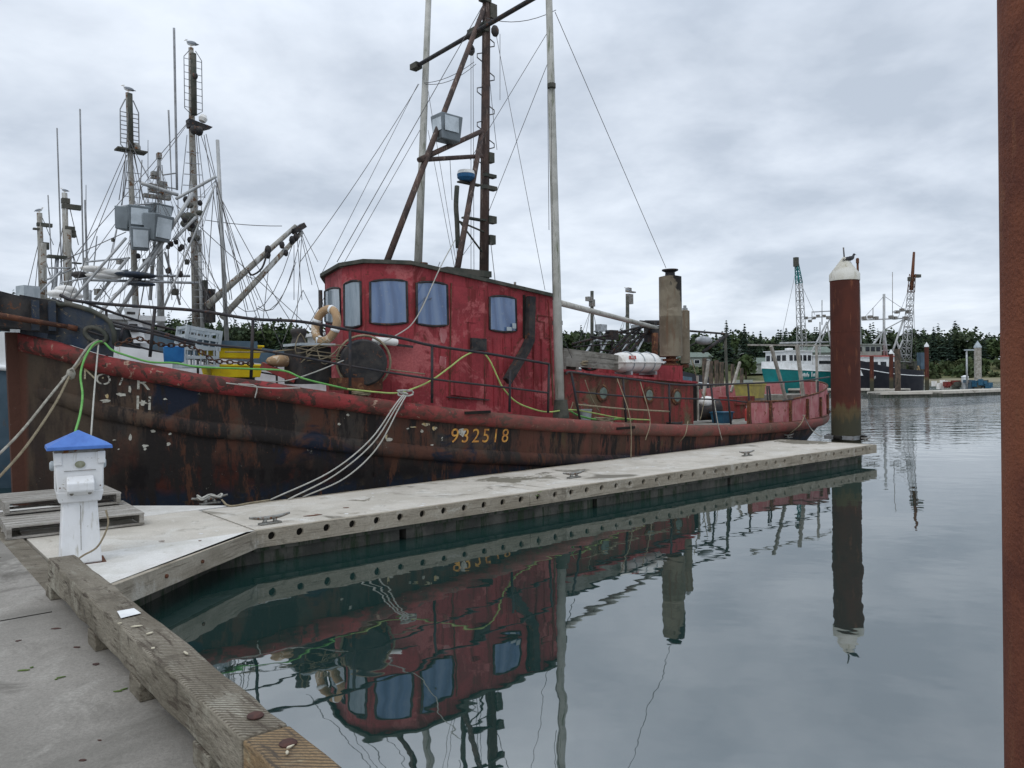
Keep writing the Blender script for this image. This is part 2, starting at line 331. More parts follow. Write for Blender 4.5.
MT['feather'] = mat('gull_white', (.70, .70, .69), (.60, .60, .60), 5, .8, bump=0)
MT['feathergrey'] = mat('gull_grey', (.25, .27, .30), (.2, .22, .24), 5, .8, bump=0)
MT['beak'] = mat('gull_beak', (.6, .35, .05), (.5, .3, .05), 5, .6, bump=0)
MT['darkbird'] = mat('dark_bird', (.04, .04, .045), (.07, .07, .07), 5, .8, bump=0)
MT['signgrey'] = mat('brass_plate', (.20, .20, .12), (.35, .35, .26), 20, .4, .5, bump=0)
MT['letter'] = mat('faded_yellow_lettering', (.62, .34, .08), (.42, .17, .05), 14, .8, bump=.1, ramp=(.4, .6), spots=((.09, .05, .035), .68, 22))
MT['letterwhite'] = mat('flaked_white_paint', (.50, .49, .43), (.34, .32, .27), 10, .8, bump=.2, spots=((.05, .045, .04), .62, 12))
MT['letteryellow'] = mat('flaked_ochre_paint', (.50, .36, .16), (.42, .38, .28), 10, .8, bump=.2, spots=((.06, .05, .04), .60, 16))
MT['moss'] = mat('weed', (.07, .12, .03), (.12, .16, .05), 10, .9, bump=.3)
MT['paper'] = mat('paper', (.70, .70, .68), (.6, .6, .6), 5, .9, bump=0)
MT['shellbit'] = mat('broken_shell', (.55, .50, .38), (.40, .36, .27), 9, .9, bump=.2)
def bark(): return mat('bark', (.09, .07, .05), (.05, .04, .03), 3, .9, bump=.2)
MT['bark'] = bark()
MT['rustbolt'] = mat('rusty_bolt', (.085, .042, .034), (.055, .032, .028), 20, .8, bump=.3)
MT['leafdark'] = mat('dark_broadleaf_foliage', (.038, .058, .032), (.062, .082, .040), .4, .8, bump=0)  # far foliage greens lightened to stand in for haze
MT['fir'] = mat('fir_foliage', (.024, .044, .028), (.048, .074, .040), .35, .8, bump=0)
MT['fir2'] = mat('dark_fir_foliage', (.019, .036, .025), (.034, .056, .036), .35, .8, bump=0)
MT['leafy'] = mat('broadleaf_foliage', (.060, .085, .030), (.035, .055, .022), .4, .8, bump=0)
MT['shrub'] = mat('shore_scrub', (.065, .08, .035), (.04, .055, .025), .25, .9, bump=0)
# ================================================================ water, shore, woods
def struct(o): return tag(o, kind='structure')
wm = bpy.data.materials.new('harbour_water'); wm.use_nodes = True; t = wm.node_tree; bs = t.nodes['Principled BSDF']
bs.inputs['Base Color'].default_value = (.009, .027, .024, 1); bs.inputs['Roughness'].default_value = .015; bs.inputs['IOR'].default_value = 3.5
def wn(nt_, typ): return nt_.nodes.new(typ)
g = wn(t, 'ShaderNodeNewGeometry')
def wnoise(st, sc, det, ro=.5):
    mpn = wn(t, 'ShaderNodeMapping'); t.links.new(g.outputs['Position'], mpn.inputs[0]); mpn.inputs['Scale'].default_value = st
    mpn.inputs['Rotation'].default_value = (0, 0, .15)
    n = wn(t, 'ShaderNodeTexNoise'); t.links.new(mpn.outputs[0], n.inputs['Vector']); n.inputs['Scale'].default_value = sc
    n.inputs['Detail'].default_value = det; n.inputs['Roughness'].default_value = ro; return n.outputs['Fac']
def wmath(op, a, b, c=None):
    n = wn(t, 'ShaderNodeMath'); n.operation = op
    for i, v in enumerate((a, b, c)):
        if v is None: continue
        if hasattr(v, 'links'): t.links.new(v, n.inputs[i])
        else: n.inputs[i].default_value = v
    return n.outputs[0]
sp = wn(t, 'ShaderNodeSeparateXYZ'); t.links.new(g.outputs['Position'], sp.inputs[0])
mr = wn(t, 'ShaderNodeMapRange'); t.links.new(sp.outputs[1], mr.inputs[0]); mr.inputs[1].default_value = 16; mr.inputs[2].default_value = 60; mr.inputs[3].default_value = 0; mr.inputs[4].default_value = 1
wind = wmath('MULTIPLY', mr.outputs[0], wmath('ADD', wmath('MULTIPLY', wnoise((1, 1, 1), .06, 2), 1.2), .15))
calm = wmath('ADD', wmath('MULTIPLY', wnoise((1, 1.2, 1), 1.3, 2, .45), .0036), wmath('MULTIPLY', wnoise((1, 1.1, 1), 6.0, 1), .00035))
rip = wmath('MULTIPLY', wmath('ADD', wmath('MULTIPLY', wnoise((.6, 1, 1), 1.6, 3), .11), wmath('MULTIPLY', wnoise((.5, 1, 1), .5, 1), .09)), wind)
h = wmath('ADD', calm, rip)
b = wn(t, 'ShaderNodeBump'); b.inputs['Strength'].default_value = 1; b.inputs['Distance'].default_value = 1; t.links.new(h, b.inputs['Height']); t.links.new(b.outputs[0], bs.inputs['Normal'])
q = MB(); q.add([(-900, -40, 0), (900, -40, 0), (900, 900, 0), (-900, 900, 0)], [(0, 1, 2, 3)]); struct(q.build('water', wm))

# terrain beyond the water
def ridge(x):
    return 6.0 + 1.2 / (1 + math.exp(-(x - 95) / 12)) + 9 / (1 + math.exp((x + 78) / 14)) + 1.2 * math.sin(x * .021 + 1) + .8 * math.sin(x * .07)
def ground_h(x, y):
    s = 196 + 5 * math.sin(x * .02) + 3 * math.sin(x * .053 + 1)
    d = y - s
    if d < 0: return max(-1.5, d * .12)
    a = min(d / 7, 1); b_ = min(max(d - 10, 0) / 45, 1)
    return 1.0 * a + b_ * b_ * (3 - 2 * b_) * ridge(x)
V = []; Fs = []; nx, ny = 150, 40
for j in range(ny):
    y = 184 + j * 2.2 + max(0, j - 25) ** 2 * 1.8
    for i in range(nx):
        x = -420 + i * 6.0; V.append((x, y, ground_h(x, y) + random.uniform(-.15, .15)))
for j in range(ny - 1):
    for i in range(nx - 1): Fs.append((j * nx + i, j * nx + i + 1, (j + 1) * nx + i + 1, (j + 1) * nx + i))
q = MB(); q.add(V, Fs, True)
def shorecol(t, k, co, ns, rmp, mix, c):
    gm = t.nodes.new('ShaderNodeNewGeometry'); s = t.nodes.new('ShaderNodeSeparateXYZ'); k(gm.outputs['Position'], s.inputs[0])
    return mix(rmp(s.outputs[2], .75, 1.15), (.21, .19, .13), c)
struct(q.build('terrain', mat('shore_grass', (.075, .085, .035), (.13, .125, .06), .06, .95, bump=0, extra=shorecol)))

def conifer_pts(hh, rr, n, seed, mb, c=(0, 0, 0)):
    rnd = random.Random(seed); c = Vector(c)
    tiers = max(8, int(hh * 1.2))
    for _ in range(n):
        tt = rnd.random() ** .75; ti = round(tt * tiers) / tiers
        z = hh * (.12 + .88 * (1 - ti)); env = rr * (ti ** .85) * (0.75 + .25 * math.sin(ti * 23 + seed))
        a = rnd.uniform(0, 2 * math.pi); r = env * rnd.uniform(.25, 1.05) * (.8 + .2 * math.sin(3 * a + seed)); s = rnd.uniform(.8, 1.5) * (.45 + .55 * ti) * (rr / 3) ** .5
        p = c + Vector((r * math.cos(a), r * math.sin(a), z - r * .22 + rnd.uniform(-.2, .2)))
        o = Vector((math.cos(a), math.sin(a), -.45)).normalized() * s; sd_ = Vector((-math.sin(a), math.cos(a), rnd.uniform(-.3, .3))) * s * .55
        mb.add([p - o * .6, p + sd_ * .8, p + o, p - sd_ * .8], [(0, 1, 2, 3)])
def broad_pts(hh, rr, n, seed, mb, c=(0, 0, 0)):
    rnd = random.Random(seed); c = Vector(c)
    blobs = [(Vector((rnd.uniform(-.5, .5) * rr, rnd.uniform(-.5, .5) * rr, hh * rnd.uniform(.45, .85))), rr * rnd.uniform(.35, .6)) for _ in range(9)]
    for _ in range(n):
        b0, br = rnd.choice(blobs); d = Vector((rnd.gauss(0, 1), rnd.gauss(0, 1), rnd.gauss(0, 1))).normalized() * br * rnd.uniform(.5, 1.05)
        p = c + b0 + d; s = rnd.uniform(.35, .8); x, y = perp(Vector((rnd.gauss(0, 1), rnd.gauss(0, 1), rnd.gauss(0, 1))))
        mb.add([p - x * s, p - y * s, p + x * s, p + y * s], [(0, 1, 2, 3)])
# woods: one mass of far trees
fol = MB(); rnd = random.Random(3)
for row in range(5):
    x = -360.
    while x < 330:
        x += rnd.uniform(2.2, 4.6)
        y = 246 + row * 9 + rnd.uniform(-4, 4)
        if abs(x) > y * .75: continue
        hh = rnd.uniform(8, 12.5) if x > -60 else rnd.uniform(9, 13)
        if -10 < x < 40 and row < 1 and rnd.random() < .5: continue
        px = x / y * 768 + 512
        if px > 820: hh *= 1.0
        z0 = ground_h(x, y) - .4
        fol.mi = rnd.choice((0, 1, 2, 4, 4)) if row < 2 else rnd.choice((0, 1, 4, 4, 2))
        if fol.mi in (2, 4): broad_pts(hh * rnd.uniform(.7, 1.0), hh * .45, 210, rnd.random() * 99, fol, (x, y, z0))
        else: conifer_pts(hh * rnd.uniform(.75, 1.1), hh * rnd.uniform(.30, .46), 210, rnd.random() * 99, fol, (x, y, z0))
for _ in range(420):   # scrub along the bank
    x = rnd.uniform(-170, 175); y = 208 + rnd.uniform(0, 30); z0 = ground_h(x, y)
    if 60 < x < 90 and y < 222: continue
    fol.mi = rnd.choice((2, 3)); broad_pts(rnd.uniform(1.2, 4.0), rnd.uniform(1.5, 3.5), 60, rnd.random() * 99, fol, (x, y, z0 - .5))
wd = fol.build('woods', [MT['fir'], MT['fir2'], MT['leafy'], MT['shrub'], MT['leafdark']]); tag(wd, 'dark green conifer woods and scrub along the far shore', 'woods', kind='stuff')
def tree(px, Y, hh, kind, label, wide=.27):
    p = aty(px, 380, Y); z0 = ground_h(p.x, p.y) - .3
    r = empty('conifer_tree' if kind < 2 else 'broadleaf_tree', label, 'tree', (p.x, p.y, z0), 0, 'taller trees on the far shore')
    m_ = MB(); f = MB()
    m_.tube([(0, 0, 0), (.1, 0, hh * .5), (0, .05, hh * .97)], .25, 6, rs=[.3, .18, .03])
    for k_ in range(8):
        a = k_ * 2.4; z = hh * (.35 + .07 * k_); l = hh * wide * (1 - z / hh) * .9
        m_.tube([(0, 0, z), (l * math.cos(a), l * math.sin(a), z + (.1 if kind < 2 else .6) * l)], .05, 4, rs=[.08, .02])
    m_.build('trunk', MT['bark'], r)
    (conifer_pts if kind < 2 else broad_pts)(hh, hh * wide, 520, px, f)
    f.build('crown', [MT['fir'], MT['fir2'], MT['leafy']][kind], r)
for px, Y, hh, kd, lb in [
    (15, 232, 20, 0, 'tall fir at the far left behind the rusty bow'),
    (131, 236, 13, 0, 'fir seen between the rigging under the silver floodlights'),
    (592, 232, 11, 1, 'dark fir behind the slim boat mast right of the tug wheelhouse'),
    (727, 236, 14.5, 1, 'tall pointed fir above the two piled exhaust pipes, right side'),
    (745, 238, 13, 1, 'dense dark fir left of the small green roofed houses'),
    (761, 236, 11, 0, 'smaller fir just above the green roofed houses'),
    (746, 214, 7, 2, 'rounded olive green tree on the bank left of the teal trawler'),
    (934, 236, 12.0, 1, 'highest fir on the ridge, right of the black trawler mast'),
    (921, 238, 10.5, 0, 'second fir left of the highest fir on the right ridge'),
    (951, 238, 10.0, 1, 'bushy dark fir just right of the highest ridge fir'),
    (976, 236, 9.5, 0, 'slim pointed fir above the pale grey dock pile'),
    (984, 238, 8.5, 1, 'short fir closest to the near rusty pile on the right'),
]: tree(px, Y, hh, kd, lb, .22 if kd < 2 else .45)

def far_house(px, Y, w_, d_, h_, rise, label, nwin, z=None):
    p = aty(px, 380, Y); z0 = (ground_h(p.x, p.y) - .2) if z is None else z
    r = empty('house', label, 'house', (p.x, p.y, z0), .1, 'houses on the far shore')
    MB().box((0, 0, h_ / 2), (w_, d_, h_)).build('wall', MT['farwall'], r)
    a = .5; q = MB(); q.prism([(-w_ / 2 - a, -d_ / 2 - a, h_ + .02), (-w_ / 2 - a, d_ / 2 + a, h_ + .02), (-w_ / 2 - a, 0, h_ + rise)], (w_ + 2 * a, 0, 0)); q.build('roof', MT['farroof'], r)
    for i in range(nwin):
        x = -w_ / 2 + (i + .5) * w_ / nwin
        wf = MB(); wf.box((x, -d_ / 2 - .03, h_ * .55), (w_ / nwin * .6, .1, h_ * .42)); o = wf.build('window', MT['whitepaint'], r)
        MB().box((x, -d_ / 2 - .09, h_ * .55), (w_ / nwin * .5, .06, h_ * .34)).build('pane', MT['glassdark'], o)
far_house(772, 226, 17, 8, 2.9, 1.8, 'long low house with pale green roof above the teal trawler bow', 6)
far_house(812, 240, 9, 8, 3.2, 2.0, 'smaller house partly hidden behind the tall rusty pile', 3)
far_house(688, 236, 12, 8, 3.0, 1.6, 'low house half hidden behind the exhaust stacks', 4)
far_house(738, 252, 9, 8, 3.6, 2.2, 'distant house between the firs above the wooden pilings', 3)

# ================================================================ docks
K = Vector((-2.809, 8.358, 0)); dF = Vector((.7646, .6445, 0)); nF = Vector((-.6445, .7646, 0))     # finger near edge
E2 = Vector((.6445, -.7646, 0)); O2 = Vector((.7646, .6445, 0))                                      # main dock edge direction / outward
P2 = Vector((-4.22, 6.97, 0))
def onP2(t_): return P2 + E2 * t_
FL = 14.75
c1 = K + dF * FL; b1 = K + dF * 1.04 + nF * 1.93; bd = Vector((.7395, .6731, 0))
def isect(p, d, q, e_):
    den_ = d.x * e_.y - d.y * e_.x; s_ = ((q.x - p.x) * e_.y - (q.y - p.y) * e_.x) / den_; return p + d * s_
bL = isect(b1, bd, P2, E2); kL = isect(K, dF, P2, E2)
bR = isect(b1, bd, c1, nF)
def flat(pts, z0, z1): return [Vector((p.x, p.y, z0)) for p in pts], (0, 0, z1 - z0)
# main dock: concrete deck, timber waler strip along its edge
A0 = onP2(-14); A1 = onP2(12)
q = MB(); q.prism(*flat([A0 - O2 * .09, A1 - O2 * .09, A1 - O2 * 9, A0 - O2 * 9], -.25, DECK)); 
struct(q.build('main_dock', MT['concrete']))
q = MB()
jj = atz(20, 622, DECK)   # shallow joint grooves across the concrete
for p_, L_ in ((atz(52, 612, DECK), 5), (atz(40, 768, DECK) + Vector((-.2, -.6, 0)), 5)):
    q.beam(Vector((p_.x, p_.y, DECK + .002)), Vector((p_.x, p_.y, DECK + .002)) - O2 * L_, .014, .003)
struct(q.build('dock_joint', MT['black']))
wr = empty('dock_edge_timber', 'flat weathered timber strip along the edge of the concrete main dock', 'edge timber', onP2(0))
s0 = -14.
while s0 < 11:
    l = 4.4 if s0 < -6 else (1.3 - s0 if s0 < 1.2 else 4.4); wd_ = .20 if s0 < 1.2 else .10; q = MB(); a_ = onP2(s0 + .01); b_ = onP2(s0 + l - .01)
    q.prism(*flat([a_ - O2 * .005, b_ - O2 * .005, b_ - O2 * wd_, a_ - O2 * wd_], .18, DECK + .006)); q.build('plank', MT['timber'], wr, off=wr.location, bevel=.01); s0 += l
# bull rail
def bull(s_a, s_b, mt, lb, bolts):
    r = empty('bull_rail', lb, 'bull rail', onP2(s_a) - O2 * .128 + Vector((0, 0, DECK)), math.atan2(E2.y, E2.x), 'square timbers raised along the dock edge')
    n = 24; Ln = s_b - s_a; V = []; rr = random.Random(int(s_a * 10) + 5); pr = [(-.092, .10), (.092, .10), (.092, .30), (-.092, .30)]
    for i in range(n + 1):
        for k_, (y, z) in enumerate(pr):
            j = .006 if 0 < i < n else 0
            V.append((i / n * Ln, y + rr.uniform(-j, j), z + rr.uniform(-j, j)))
    Fq = [(i * 4 + k_, i * 4 + (k_ + 1) % 4, i * 4 + 4 + (k_ + 1) % 4, i * 4 + 4 + k_) for i in range(n) for k_ in range(4)] + [(0, 1, 2, 3), (n * 4 + 3, n * 4 + 2, n * 4 + 1, n * 4)]
    q = MB(); q.add(V, Fq); q.build('beam', mt, r, bevel=.012)
    for u in bolts:
        MB().lathe([(.0, .0), (.032, .0), (.033, .005), (.027, .010), (0, .012)], (u, .02, .30), n=14).build('bolt', MT['rustbolt'], r)
    return r
z_at = lambda px, py: (atz(px, py, .69) - P2).dot(E2)
sJ = z_at(237, 740)
r1 = bull(1.30, sJ - .006, MT['timber'], 'long grey weathered bull rail timber running from the power pedestal', [sJ - 1.30 - .15])
r2 = bull(sJ + .006, sJ + 3.6, MT['timber_worn'], 'yellowish worn bull rail timber at the bottom edge of the photo', [.15, 2.8])
for u in (.16, 1.62, 2.60, 3.62):
    o = MB().box((u - .14, 0, .05), (.20, .19, .099)).build('support_block', MT['timber'], r1, bevel=.006)
for u in (.9, 2.4): MB().box((u, 0, .05), (.16, .19, .099)).build('support_block', MT['timber'], r2)
# litter on the rail and deck
def litter(name, lb, cat, pts, mt, grp='litter on the dock'):
    q = MB()
    for (px, py, z, sx, sy, a) in pts:
        p = atz(px, py, z); n = 7; rr = random.Random(px * 7 + py)
        ring_ = [Vector((math.cos(2 * math.pi * i / n) * sx * rr.uniform(.6, 1.1), math.sin(2 * math.pi * i / n) * sy * rr.uniform(.6, 1.1), 0)) for i in range(n)]
        Rm = Matrix.Rotation(a, 3, 'Z'); q.prism([Vector((p.x, p.y, z + .003)) + Rm @ v for v in ring_], (0, 0, .004))
    tag(q.build(name, mt), lb, cat, grp, 'stuff' if len(pts) > 1 else None)
q = MB(); pp = [atz(*v, .695) for v in ((117, 612), (134, 609), (141, 614), (121, 619))]; q.prism([Vector((p.x, p.y, .699)) for p in pp], (0, 0, .0015))
tag(q.build('paper_scrap', MT['paper']), 'small white scrap of paper lying on the bull rail', 'paper scrap')
litter('shell_fragment', 'broken shell bits on the bull rail by the paper scrap', 'shell bits', [(136, 627, .695, .03, .012, .3), (150, 634, .695, .022, .012, 1), (153, 649, .695, .012, .010, .3), (186, 654, .695, .03, .008, -.8), (120, 624, .695, .012, .01, 0)], MT['shellbit'])
litter('shell_fragment', 'pale shell bits beside the bolt on the yellowish timber', 'shell bits', [(290, 748, .695, .018, .006, .9), (287, 754, .695, .006, .016, .3)], MT['shellbit'])
litter('weed_tuft', 'green weed scraps on the grey concrete near the left edge', 'weed', [(24, 671, DECK, .035, .01, .2), (32, 668, DECK, .012, .008, 1)], MT['moss'])
litter('weed_tuft', 'small weed scrap on the concrete halfway to the bull rail', 'weed', [(61, 678, DECK, .025, .008, .5), (56, 680, DECK, .012, .006, 1)], MT['moss'])
litter('weed_tuft', 'weed scrap on the concrete beside the second support block', 'weed', [(118, 692, DECK, .03, .008, .2), (124, 690, DECK, .02, .007, .8)], MT['moss'])

# finger dock
fd = empty('finger_dock', 'long floating finger dock with pale deck and perforated timber sides beside the red boat', 'floating dock', (K.x, K.y, 0))
q = MB(); ins = .02
g1 = atz(256, 531, DECK); g2 = atz(180, 560, DECK); gd = (g2 - g1).normalized(); gM = isect(Vector((K.x, K.y, 0)), gd, P2, E2)
bk = atz(228, 504.5, DECK); bk = b1 + bd * ((bk - b1).dot(bd)); bM = onP2((bL - P2).dot(E2) - 2.4)
off = Vector((K.x, K.y, 0))
def deckpoly(pts, name, mt, z0=.24, z1=DECK, bev=0): 
    q = MB(); q.prism(*flat(pts, z0, z1)); return q.build(name, mt, fd, off=off, bevel=bev)
T = .07
panels = [0, 5.15, 10.0, FL]
JN = [(0.05)] 
def nearpt(s_): return K + dF * s_ + nF * T
def backpt(s_): return isect(K + dF * s_, nF, b1, bd) - nF * T
ss = [-1.93, .02, 4.95, 9.9, FL - .08]
deckpoly([kL + O2 * .02 + nF * .0, nearpt(-.01) - nF * T, backpt(-.01) + nF * T, bL + O2 * .02], 'deck_panel', MT['fingerdeck'])
for i in range(1, 4): deckpoly([nearpt(ss[i]), nearpt(ss[i + 1] - .012), backpt(ss[i + 1] - .012), backpt(ss[i])], 'deck_panel', MT['fingerdeck'])
gi = gd; gn = Vector((-gd.y, gd.x, 0)); gn = gn if gn.dot(nF) > 0 else -gn
deckpoly([kL + O2 * .03, gM + O2 * .03 + gn * T * 1.1, K + gn * T * .96 + dF * .0, K - dF * .005], 'gusset_deck', MT['deckwhite'], .25, DECK + .004)
deckpoly([bL + O2 * .03, bM + O2 * .03, bk, bk - bd * .1 - nF * .0], 'gusset_deck', MT['deckwhite'], .25, DECK + .004)
# perforated fascia timbers (real holes cut as dark recesses ringed into the plank)
def fascia(p0, d, Ln, n_in, mt, holes, name='fascia_timber', z0=.2, z1=DECK + .003, hz=.312, hr=.045):
    q = MB(); q.mi = 0
    xs = [0.] + [v for h_ in holes for v in (h_ - .06, h_ + .06)] + [Ln]
    def P(s_, z, dd): p = p0 + d * s_ + n_in * dd; return Vector((p.x, p.y, z))
    # front face with round holes
    for i in range(len(xs) - 1):
        a, b_ = xs[i], xs[i + 1]
        if b_ - a < 1e-4: continue
        if i % 2 == 0: q.add([P(a, z0, 0), P(b_, z0, 0), P(b_, z1, 0), P(a, z1, 0)], [(0, 1, 2, 3)])
        else:
            h_ = (a + b_) / 2; n = 16
            cs = [(math.cos(2 * math.pi * k_ / n), math.sin(2 * math.pi * k_ / n)) for k_ in range(n)]
            def outer(c, s_):
                sc = 1 / max(abs(c) / .06, abs(s_) / ((z1 - hz) if s_ > 0 else (hz - z0))); return c * sc, s_ * sc
            ou = [outer(*c) for c in cs]
            vs = [P(h_ + x, hz + z, 0) for x, z in ou] + [P(h_ + c * hr, hz + s_ * hr, 0) for c, s_ in cs] + [P(h_ + c * hr, hz + s_ * hr, .05) for c, s_ in cs]
            q.add(vs, [(k_, (k_ + 1) % n, n + (k_ + 1) % n, n + k_) for k_ in range(n)])
            # corners of the rectangle
            cor = [(.06, z1 - hz), (-.06, z1 - hz), (-.06, z0 - hz), (.06, z0 - hz)]
            for cx_, cz_ in cor:
                near_ = sorted(range(n), key=lambda k_: (ou[k_][0] - cx_) ** 2 + (ou[k_][1] - cz_) ** 2)[:2]
                q.add([P(h_ + cx_, hz + cz_, 0)] + [P(h_ + ou[k_][0], hz + ou[k_][1], 0) for k_ in near_], [(0, 1, 2)])
            q.add(vs[n:], [(k_, (k_ + 1) % n, n + (k_ + 1) % n, n + k_) for k_ in range(n)], True)
            q.mi = 1; q.add(vs[2 * n:], [tuple(range(n))]); q.mi = 0
    q.add([P(0, z1, 0), P(Ln, z1, 0), P(Ln, z1, T), P(0, z1, T), P(0, z0, 0), P(Ln, z0, 0), P(Ln, z0, T), P(0, z0, T)],
          [(0, 1, 2, 3), (4, 5, 6, 7), (3, 2, 6, 7), (0, 3, 7, 4), (1, 2, 6, 5)])
    return q.build(name, [mt, MT['black']], fd, off=off)
hol = [.18 + .3305 * k_ for k_ in range(44)]
s_ = 0.
for e_ in (3.98, 7.35, 11.0, FL):
    fascia(K + dF * (s_ + .004), dF, e_ - s_ - .008, nF, MT['waler'], [h_ - s_ - .004 for h_ in hol if s_ + .1 < h_ < e_ - .1]); s_ = e_
fascia(gM + O2 * .02, -gd, (K - gM).dot(-gd) - .03, gn, MT['waler'], [], hz=.3)
for u in (.35, .95, 1.5):
    p = gM + O2 * .02 - gd * u; MB().lathe([(0, 0), (.018, 0), (.018, .015), (0, .02)], (p.x, p.y, .30), -gn, 10).build('bolt', MT['rust'], fd, off=off)
# back and end fascias
q = MB(); q.prism(*flat([bk, bR, bR - nF * T, bk - nF * T], .2, DECK + .003)); q.build('fascia_timber', MT['waler'], fd, off=off)
fascia(c1 + nF * .02, nF, (bR - c1).length - .02, -dF, MT['waler'], [.2 + .33 * k_ for k_ in range(6)])
# diagonal-cut corner ends
# float body
q = MB()
for a_, b_ in ((-1.6, 1.9), (2.0, 5.4), (5.5, 9.0), (9.1, FL - .65)):
    q.prism(*flat([K + dF * a_ + nF * .14, K + dF * b_ + nF * .14, isect(K + dF * b_, nF, b1, bd) - nF * .14, isect(K + dF * a_, nF, b1, bd) - nF * .14], -.3, .235))
q.build('float', MT['float'], fd, off=off)
q = MB(); q.beam(K + dF * .0 + nF * .10 + Vector((0, 0, .17)), K + dF * (FL - .65) + nF * .10 + Vector((0, 0, .17)), .06, .05); q.build('rub_board', MT['float'], fd, off=off)
q = MB(); q.prism(*flat([gM + gn * .25 + O2 * .05, K + gn * .2 - dF * .3, kL + O2 * .05], -.3, .22)); q.build('gusset_float', MT['float'], fd, off=off)
litter('dirt_patch', 'dark weed and dirt on the deck beside the nearest cleat', 'dirt', [(311, 516, DECK, .10, .03, .5), (318, 515, DECK, .05, .03, .2), (346, 508, DECK, .04, .02, .2)], MT['rust'])
litter('moss_clump', 'green moss on the dock edge timber by the middle joint', 'moss', [(540, 492, .392, .04, .02, .5), (537, 496, .392, .03, .02, .2)], MT['moss'])
litter('white_litter', 'small grey flakes on the pale triangular deck corner', 'litter', [(162, 541.5, .397, .035, .015, 0), (200, 541, .397, .02, .01, 0)], MT['rust'])

# cleats
def make_cleat():
    r = empty('dock_cleat', '', 'cleat')
    MB().box((0, 0, .012), (.26, .08, .022)).build('base', MT['cleat'], r, bevel=.004)
    q = MB(); q.tube([(-.065, 0, .02), (-.055, 0, .065)], .018, 8, rs=[.028, .02]); q.tube([(.065, 0, .02), (.055, 0, .065)], .018, 8, rs=[.028, .02])
    q.build('post', MT['cleat'], r)
    q = MB(); q.tube(spline([(-.245, 0, .098), (-.12, 0, .078), (0, 0, .072), (.12, 0, .078), (.245, 0, .098)], 4), .02, 10, rs=[.013, .015, .017, .019, .021, .022, .023, .024, .024, .024, .023, .022, .021, .019, .017, .015, .013]); q.build('horn', MT['cleat'], r)
    return r
cl0 = make_cleat(); first = True
CLE = {}
for key, px, py, lb in [('n1', 270, 524, 'cleat nearest the camera, on the near edge of the finger dock'), ('b1', 210, 504, 'rope wrapped cleat on the back edge beside the dark bow'),
    ('b2', 503, 470, 'back edge cleat below the painted hull number'), ('n2', 574, 478, 'near edge cleat just past the middle joint of the finger dock'),
    ('b3', 676, 450, 'back edge cleat below the tug portholes with white rope'), ('n3', 747, 456, 'near edge cleat in the far third of the finger dock'),
    ('b4', 789, 438, 'back edge cleat below the tug stern'), ('n4', 866, 441.5, 'cleat on the far end of the finger dock beside the pile')]:
    p = atz(px, py, DECK)
    c_ = cl0 if first else dup(cl0, (0, 0, 0)); first = False
    c_.location = (p.x, p.y, DECK + .001); c_.rotation_euler = (0, 0, math.atan2(dF.y, dF.x) + random.uniform(-.1, .1)); tag(c_, lb, 'cleat', 'cleats on the finger dock'); CLE[key] = Vector((p.x, p.y, DECK))
    sc = 1.25; 
def cleat_wrap(key, mt, lb, seed=1):
    c = CLE[key]; rr = random.Random(seed); pts = []
    for i in range(34):
        a = i * .62; k_ = math.sin(a); pts.append(c + dF * (.16 * math.cos(a * .5)) + nF * (.045 * k_) + Vector((0, 0, .055 + .04 * abs(math.cos(a)) + i * .0012)))
    q = MB(); q.tube(spline(pts, 3), .013, 7); tag(q.build('mooring_rope', mt), lb, 'rope', 'mooring ropes wound on cleats')
cleat_wrap('b1', MT['ropewhite'], 'thick rope wound in figure eights on the cleat by the bow')
cleat_wrap('b2', MT['ropewhite'], 'rope wound on the cleat below the hull number', 2)
cleat_wrap('b3', MT['ropewhite'], 'rope wound on the cleat below the portholes', 3)

# piles
pe = atz(845, 444, DECK); pile_c = pe + Vector((.05, .33, 0)) 
pile_c = Vector((8.47, 19.5, 0)); R_ = .35
pz = CAM.z + (376 - 274.5) / 768 * 19.5
pr = empty('steel_pile', 'rusty steel pile with white conical cap at the end of the finger dock', 'pile', (pile_c.x, pile_c.y, -2), 0, 'steel piles holding the docks')
MB().lathe([(R_, 0), (R_, pz - .0 + 2)], n=40).build('shaft', MT['rustpile'], pr)
for z_ in (3.1, 5.1): MB().lathe([(R_ + .001, z_), (R_ + .006, z_ + .008), (R_ + .001, z_ + .016)], n=40).build('weld_seam', MT['rustpile'], pr)
MB().lathe([(R_ + .015, pz + 2 - .17), (R_ + .015, pz + 2), (.04, pz + 2 + .43), (0, pz + 2 + .44)], n=40).build('cap', MT['pilecap'], pr)
q = MB(); q.tube([(.0, 0, pz + 2.4), (-.02, 0, pz + 2.68)], .018, 6); q.build('cap_rod', MT['wire'], pr)
def hoop(c, z, r_, lb):
    q = MB()
    for k_ in range(4):
        a = math.pi / 2 * k_ + .7; d = Vector((math.cos(a), math.sin(a), 0)); q.cyl(c + d * (r_ + .09) + Vector((0, 0, z)) - Vector((-d.y, d.x, 0)) * .09, c + d * (r_ + .09) + Vector((0, 0, z)) + Vector((-d.y, d.x, 0)) * .09, .06, n=12)
    q.mi = 1
    ringp = [c + Vector((math.cos(a) * (r_ + .17), math.sin(a) * (r_ + .17), z)) for a in [2 * math.pi * i / 4 + .7 + .785 for i in range(4)]]
    for i in range(4): q.beam(ringp[i], ringp[(i + 1) % 4], .05, .09)
    tag(q.build('pile_hoop', [MT['black'], MT['galv']]), lb, 'pile hoop', 'pile hoops')
hoop(pile_c, DECK + .06, R_, 'metal roller hoop round the foot of the white capped pile')
q = MB(); 
nr = empty('steel_pile', 'very close rusty steel pile cropped by the right edge of the photo', 'pile', (2.055, 2.62, -2), 0, 'steel piles holding the docks')
